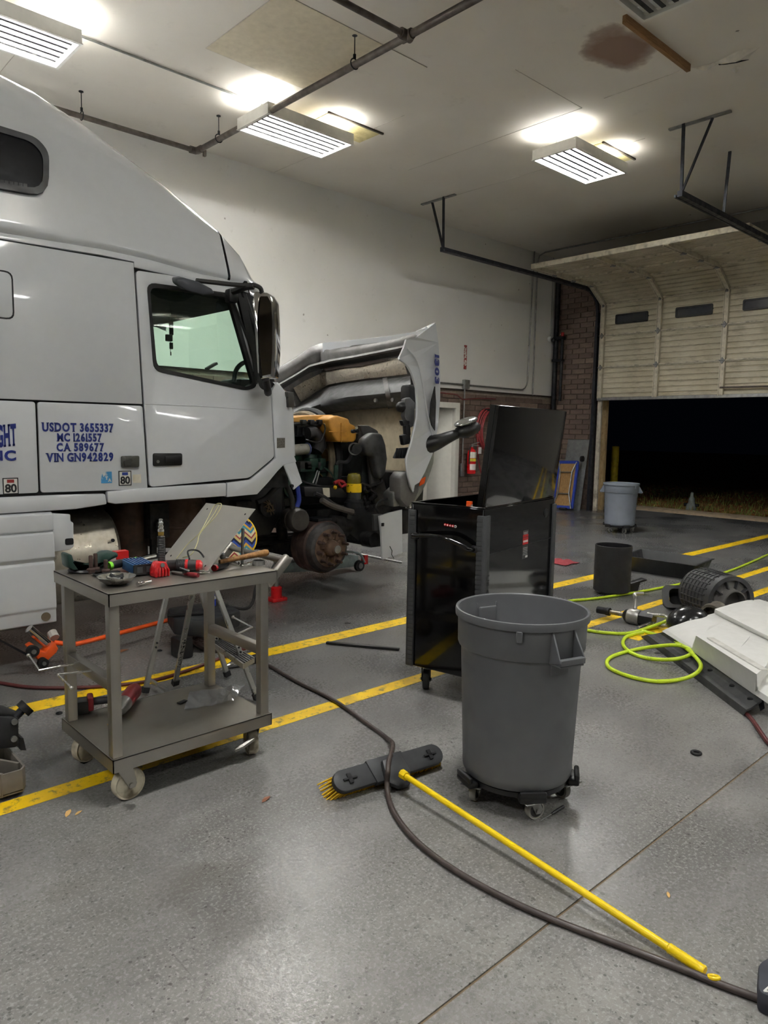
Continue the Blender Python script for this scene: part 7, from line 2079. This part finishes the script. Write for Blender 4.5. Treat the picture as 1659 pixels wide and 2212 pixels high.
c = PY(54, 1530, 3.26); m = MB(); m.cyl(c + Vector((-.012, .0, -.008)), c + Vector((.012, 0, .01)), .036, n=18); m.build('stud_disc', M_RUBBER, t, smooth=True)
m = MB(); m.tube([PY(-40, 1535, 3.24), PY(0, 1539, 3.24), PY(33, 1545, 3.24)], [.03, .03, .018], 10); m.build('harness_tube', M_RUBBER, t, smooth=True)
for x, y in ((31, 1597), (32, 1560)):
    c = PY(x, y, 3.19); m = MB(); m.cyl(c, c + Vector((0, .01, 0)), .013, n=10); m.build('bolt_head', M_STEEL, t)
def bp(x, y, Y): return PY(x, y, Y)
lo = [FL(-60, 1735, .0), FL(63, 1718, .0)]
yy = lo[1].y + .01
bz = [FL(-40, 1690, .10), FL(10, 1690, .1), FL(62, 1672, .1)]
front = [Vector((.35, yy, .02)), Vector((lo[1].x - .02, yy, .02)), Vector((lo[1].x, yy + .03, .02)), Vector((lo[1].x - .02, yy + .22, .02)), Vector((lo[1].x - .05, yy + .32, .02)), Vector((.35, yy + .32, .02))]
top = [v + Vector((0, 0, .095 if i < 3 else .13)) for i, v in enumerate(front)]
m = MB(); n = len(front); m.add(front + top, [(i, (i + 1) % n, n + (i + 1) % n, n + i) for i in range(n)]); m.build('base_wall', GB, t, thick=.008)
m = MB(); m.add([v + Vector((0, 0, .01)) for v in front], [tuple(range(n))]); m.build('base_floor', mat('bracket_dark_grey', (50, 48, 46), .8), t, thick=.004)  # dark grey floor panel inside the bracket base
for p, q in (((.42, yy), (.62, yy + .31)), ((.62, yy), (.80, yy + .26)), ((.78, yy), (.55, yy + .31)), ((.86, yy + .06), (.72, yy + .3)), ((.62, yy), (.45, yy + .3))):
    m = MB(); m.box(-.006, 0, .0, .006, (Vector(q) - Vector(p)).length, .10, Matrix.Translation((p[0], p[1], .02)) @ Matrix.Rotation(math.atan2(q[1] - p[1], q[0] - p[0]) - pi / 2, 4, 'Z')); m.build('web_rib', GB, t)
# dark corner object at the lower right
p = FL(1655, 2192)
t = thing('tool_bag', 'dark grey tool bag corner with white stitched lines at the lower edge', 'bag', (p.x, p.y, 0))
m = MB(); m.plate(roundpoly([(-.01, .02), (.02, -.10), (.25, -.12), (.3, .02), (.1, .06)], .02), 0, .06); m.build('bag_body', mat('bag_charcoal', (56, 58, 66), .7), t, bevel=.012)
m = MB(); m.tube([(-.0, .01, .061), (.05, -.04, .062), (.02, -.1, .061)], .0025, 5); m.build('stitch_line', M_WHITE, t)
m = MB(); m.tube([(.0, .01, .061), (.08, .0, .062)], .0025, 5); m.build('stitch_line', M_WHITE, t)

# ================================================================ small things on the floor
def leafm(name, x, y, s, rz, mt, label, zz=0):
    m = MB(); pts = [(-1, 0, 0), (-.5, .32, .12), (.2, .38, .2), (1, .05, .1), (.3, -.3, .15), (-.5, -.25, .06)]
    m.add([(a * s, b * s, c * s + .002) for a, b, c in pts], [(0, 1, 2, 3, 4, 5)])
    o = m.build(name, mt, thick=.0015); o.location = FL(x, y, zz); o.rotation_euler = (0, 0, rz)
    return tag(o, label, 'leaf')
LBm = mat('dry_leaf_brown', (126, 80, 56), .7); LTm = mat('dry_leaf_tan', (206, 164, 100), .7)
leafm('dry_leaf', 575, 1728, .028, .3, LBm, 'curled brown dry leaf on the bare floor left of the broom')
leafm('dry_leaf', 148, 1758, .028, .9, LTm, 'tan dry leaf lying in front of the cart wheel')
leafm('dry_leaf', 170, 1757, .018, .4, LTm, 'small tan leaf fragment beside the larger tan leaf')
leafm('dry_leaf', 265, 1408, .05, .2, mat('dry_leaf_rust', (140, 92, 60), .7), 'rust brown leaf on the dark floor behind the cart')
leafm('dry_leaf', 1444, 1934, .016, .6, LTm, 'tiny pale leaf right of the broom handle')
leafm('dry_leaf', 235, 1565, .012, .6, LTm, 'tiny tan leaf crumb on the lower cart shelf', CS + .001)
t = thing('pick_tool', 'small black handled pick lying by the dolly wheel', 'hand tool', FL(1195, 1755), world=True)
a, b_, c = FL(1168, 1773, .004), FL(1192, 1758, .006), FL(1217, 1742, .008)
m = MB(); m.tube([b_, b_.lerp(c, .2), c], [.004, .0065, .0065], 8); m.build('grip', M_BLACK, t, smooth=True)
m = MB(); m.tube([a + Vector((.004, -.006, 0)), a, b_], .0016, 6); m.build('shaft', M_STEEL, t)
p = FL(1504, 1626, .007); m = MB(); m.ring(p, .02, .007, (0, 0, 1), 24, 8); tag(m.build('rubber_ring', M_RUBBER, smooth=True), 'small black rubber ring alone on the bare floor', 'ring')
m = MB(); m.bar(FL(705, 1388, .01), FL(863, 1402, .012), .03, .018); tag(m.build('pry_bar', M_BLACK, bevel=.005), 'long black flat bar on the floor left of the tool cabinet', 'bar')
# red rag
p = FL(1212, 1216); rows = []
rg = random.Random(4)
for j in range(7):
    rows.append([(p.x + (i - 3) * .05 + rg.uniform(-.015, .015), p.y + (j - 3) * .05 + rg.uniform(-.015, .015), .012 + .03 * abs(sin(i * 1.7 + j)) * (1 if 0 < i < 6 and 0 < j < 6 else 0)) for i in range(7)])
m = MB(); m.grid(rows); tag(m.build('shop_rag', mat('rag_red', (140, 50, 56), .9), smooth=True, thick=.004), 'crumpled red shop rag on the floor beyond the tool cabinet', 'rag')
# air hammer on the floor behind the ladder
a, b_ = FL(482, 1440, .025), FL(530, 1428, .028)
t = thing('air_ratchet', 'chrome air ratchet lying on the yellow line behind the ladder', 'air tool', a, world=True)
m = MB(); m.tube([a, a.lerp(b_, .2), a.lerp(b_, .4), b_, b_.lerp(a, -.2)], [.006, .012, .022, .026, .024], 14); m.build('barrel', M_CHROME, t, smooth=True)
m = MB(); m.tube([b_.lerp(a, -.1), b_.lerp(a, -.6), b_.lerp(a, -.9)], [.026, .03, .02], 12); m.build('grip', M_BLACK, t, smooth=True)
for i, (x, y, lab) in enumerate(((318, 1465, 'rusty washer on the floor'), (447, 1398, 'dark socket on the floor behind the cart leg'), (345, 1405, 'small metal clip on the floor behind the cart'), (128, 1540, 'small dark ring on the floor beside the cart shelf'))):
    if i == 0: continue
    p = FL(x, y, .004); m = MB(); m.ring(p, .014, .004, (0, 0, 1), 14, 6); tag(m.build('loose_washer', M_DARK, smooth=True), lab, 'washer')
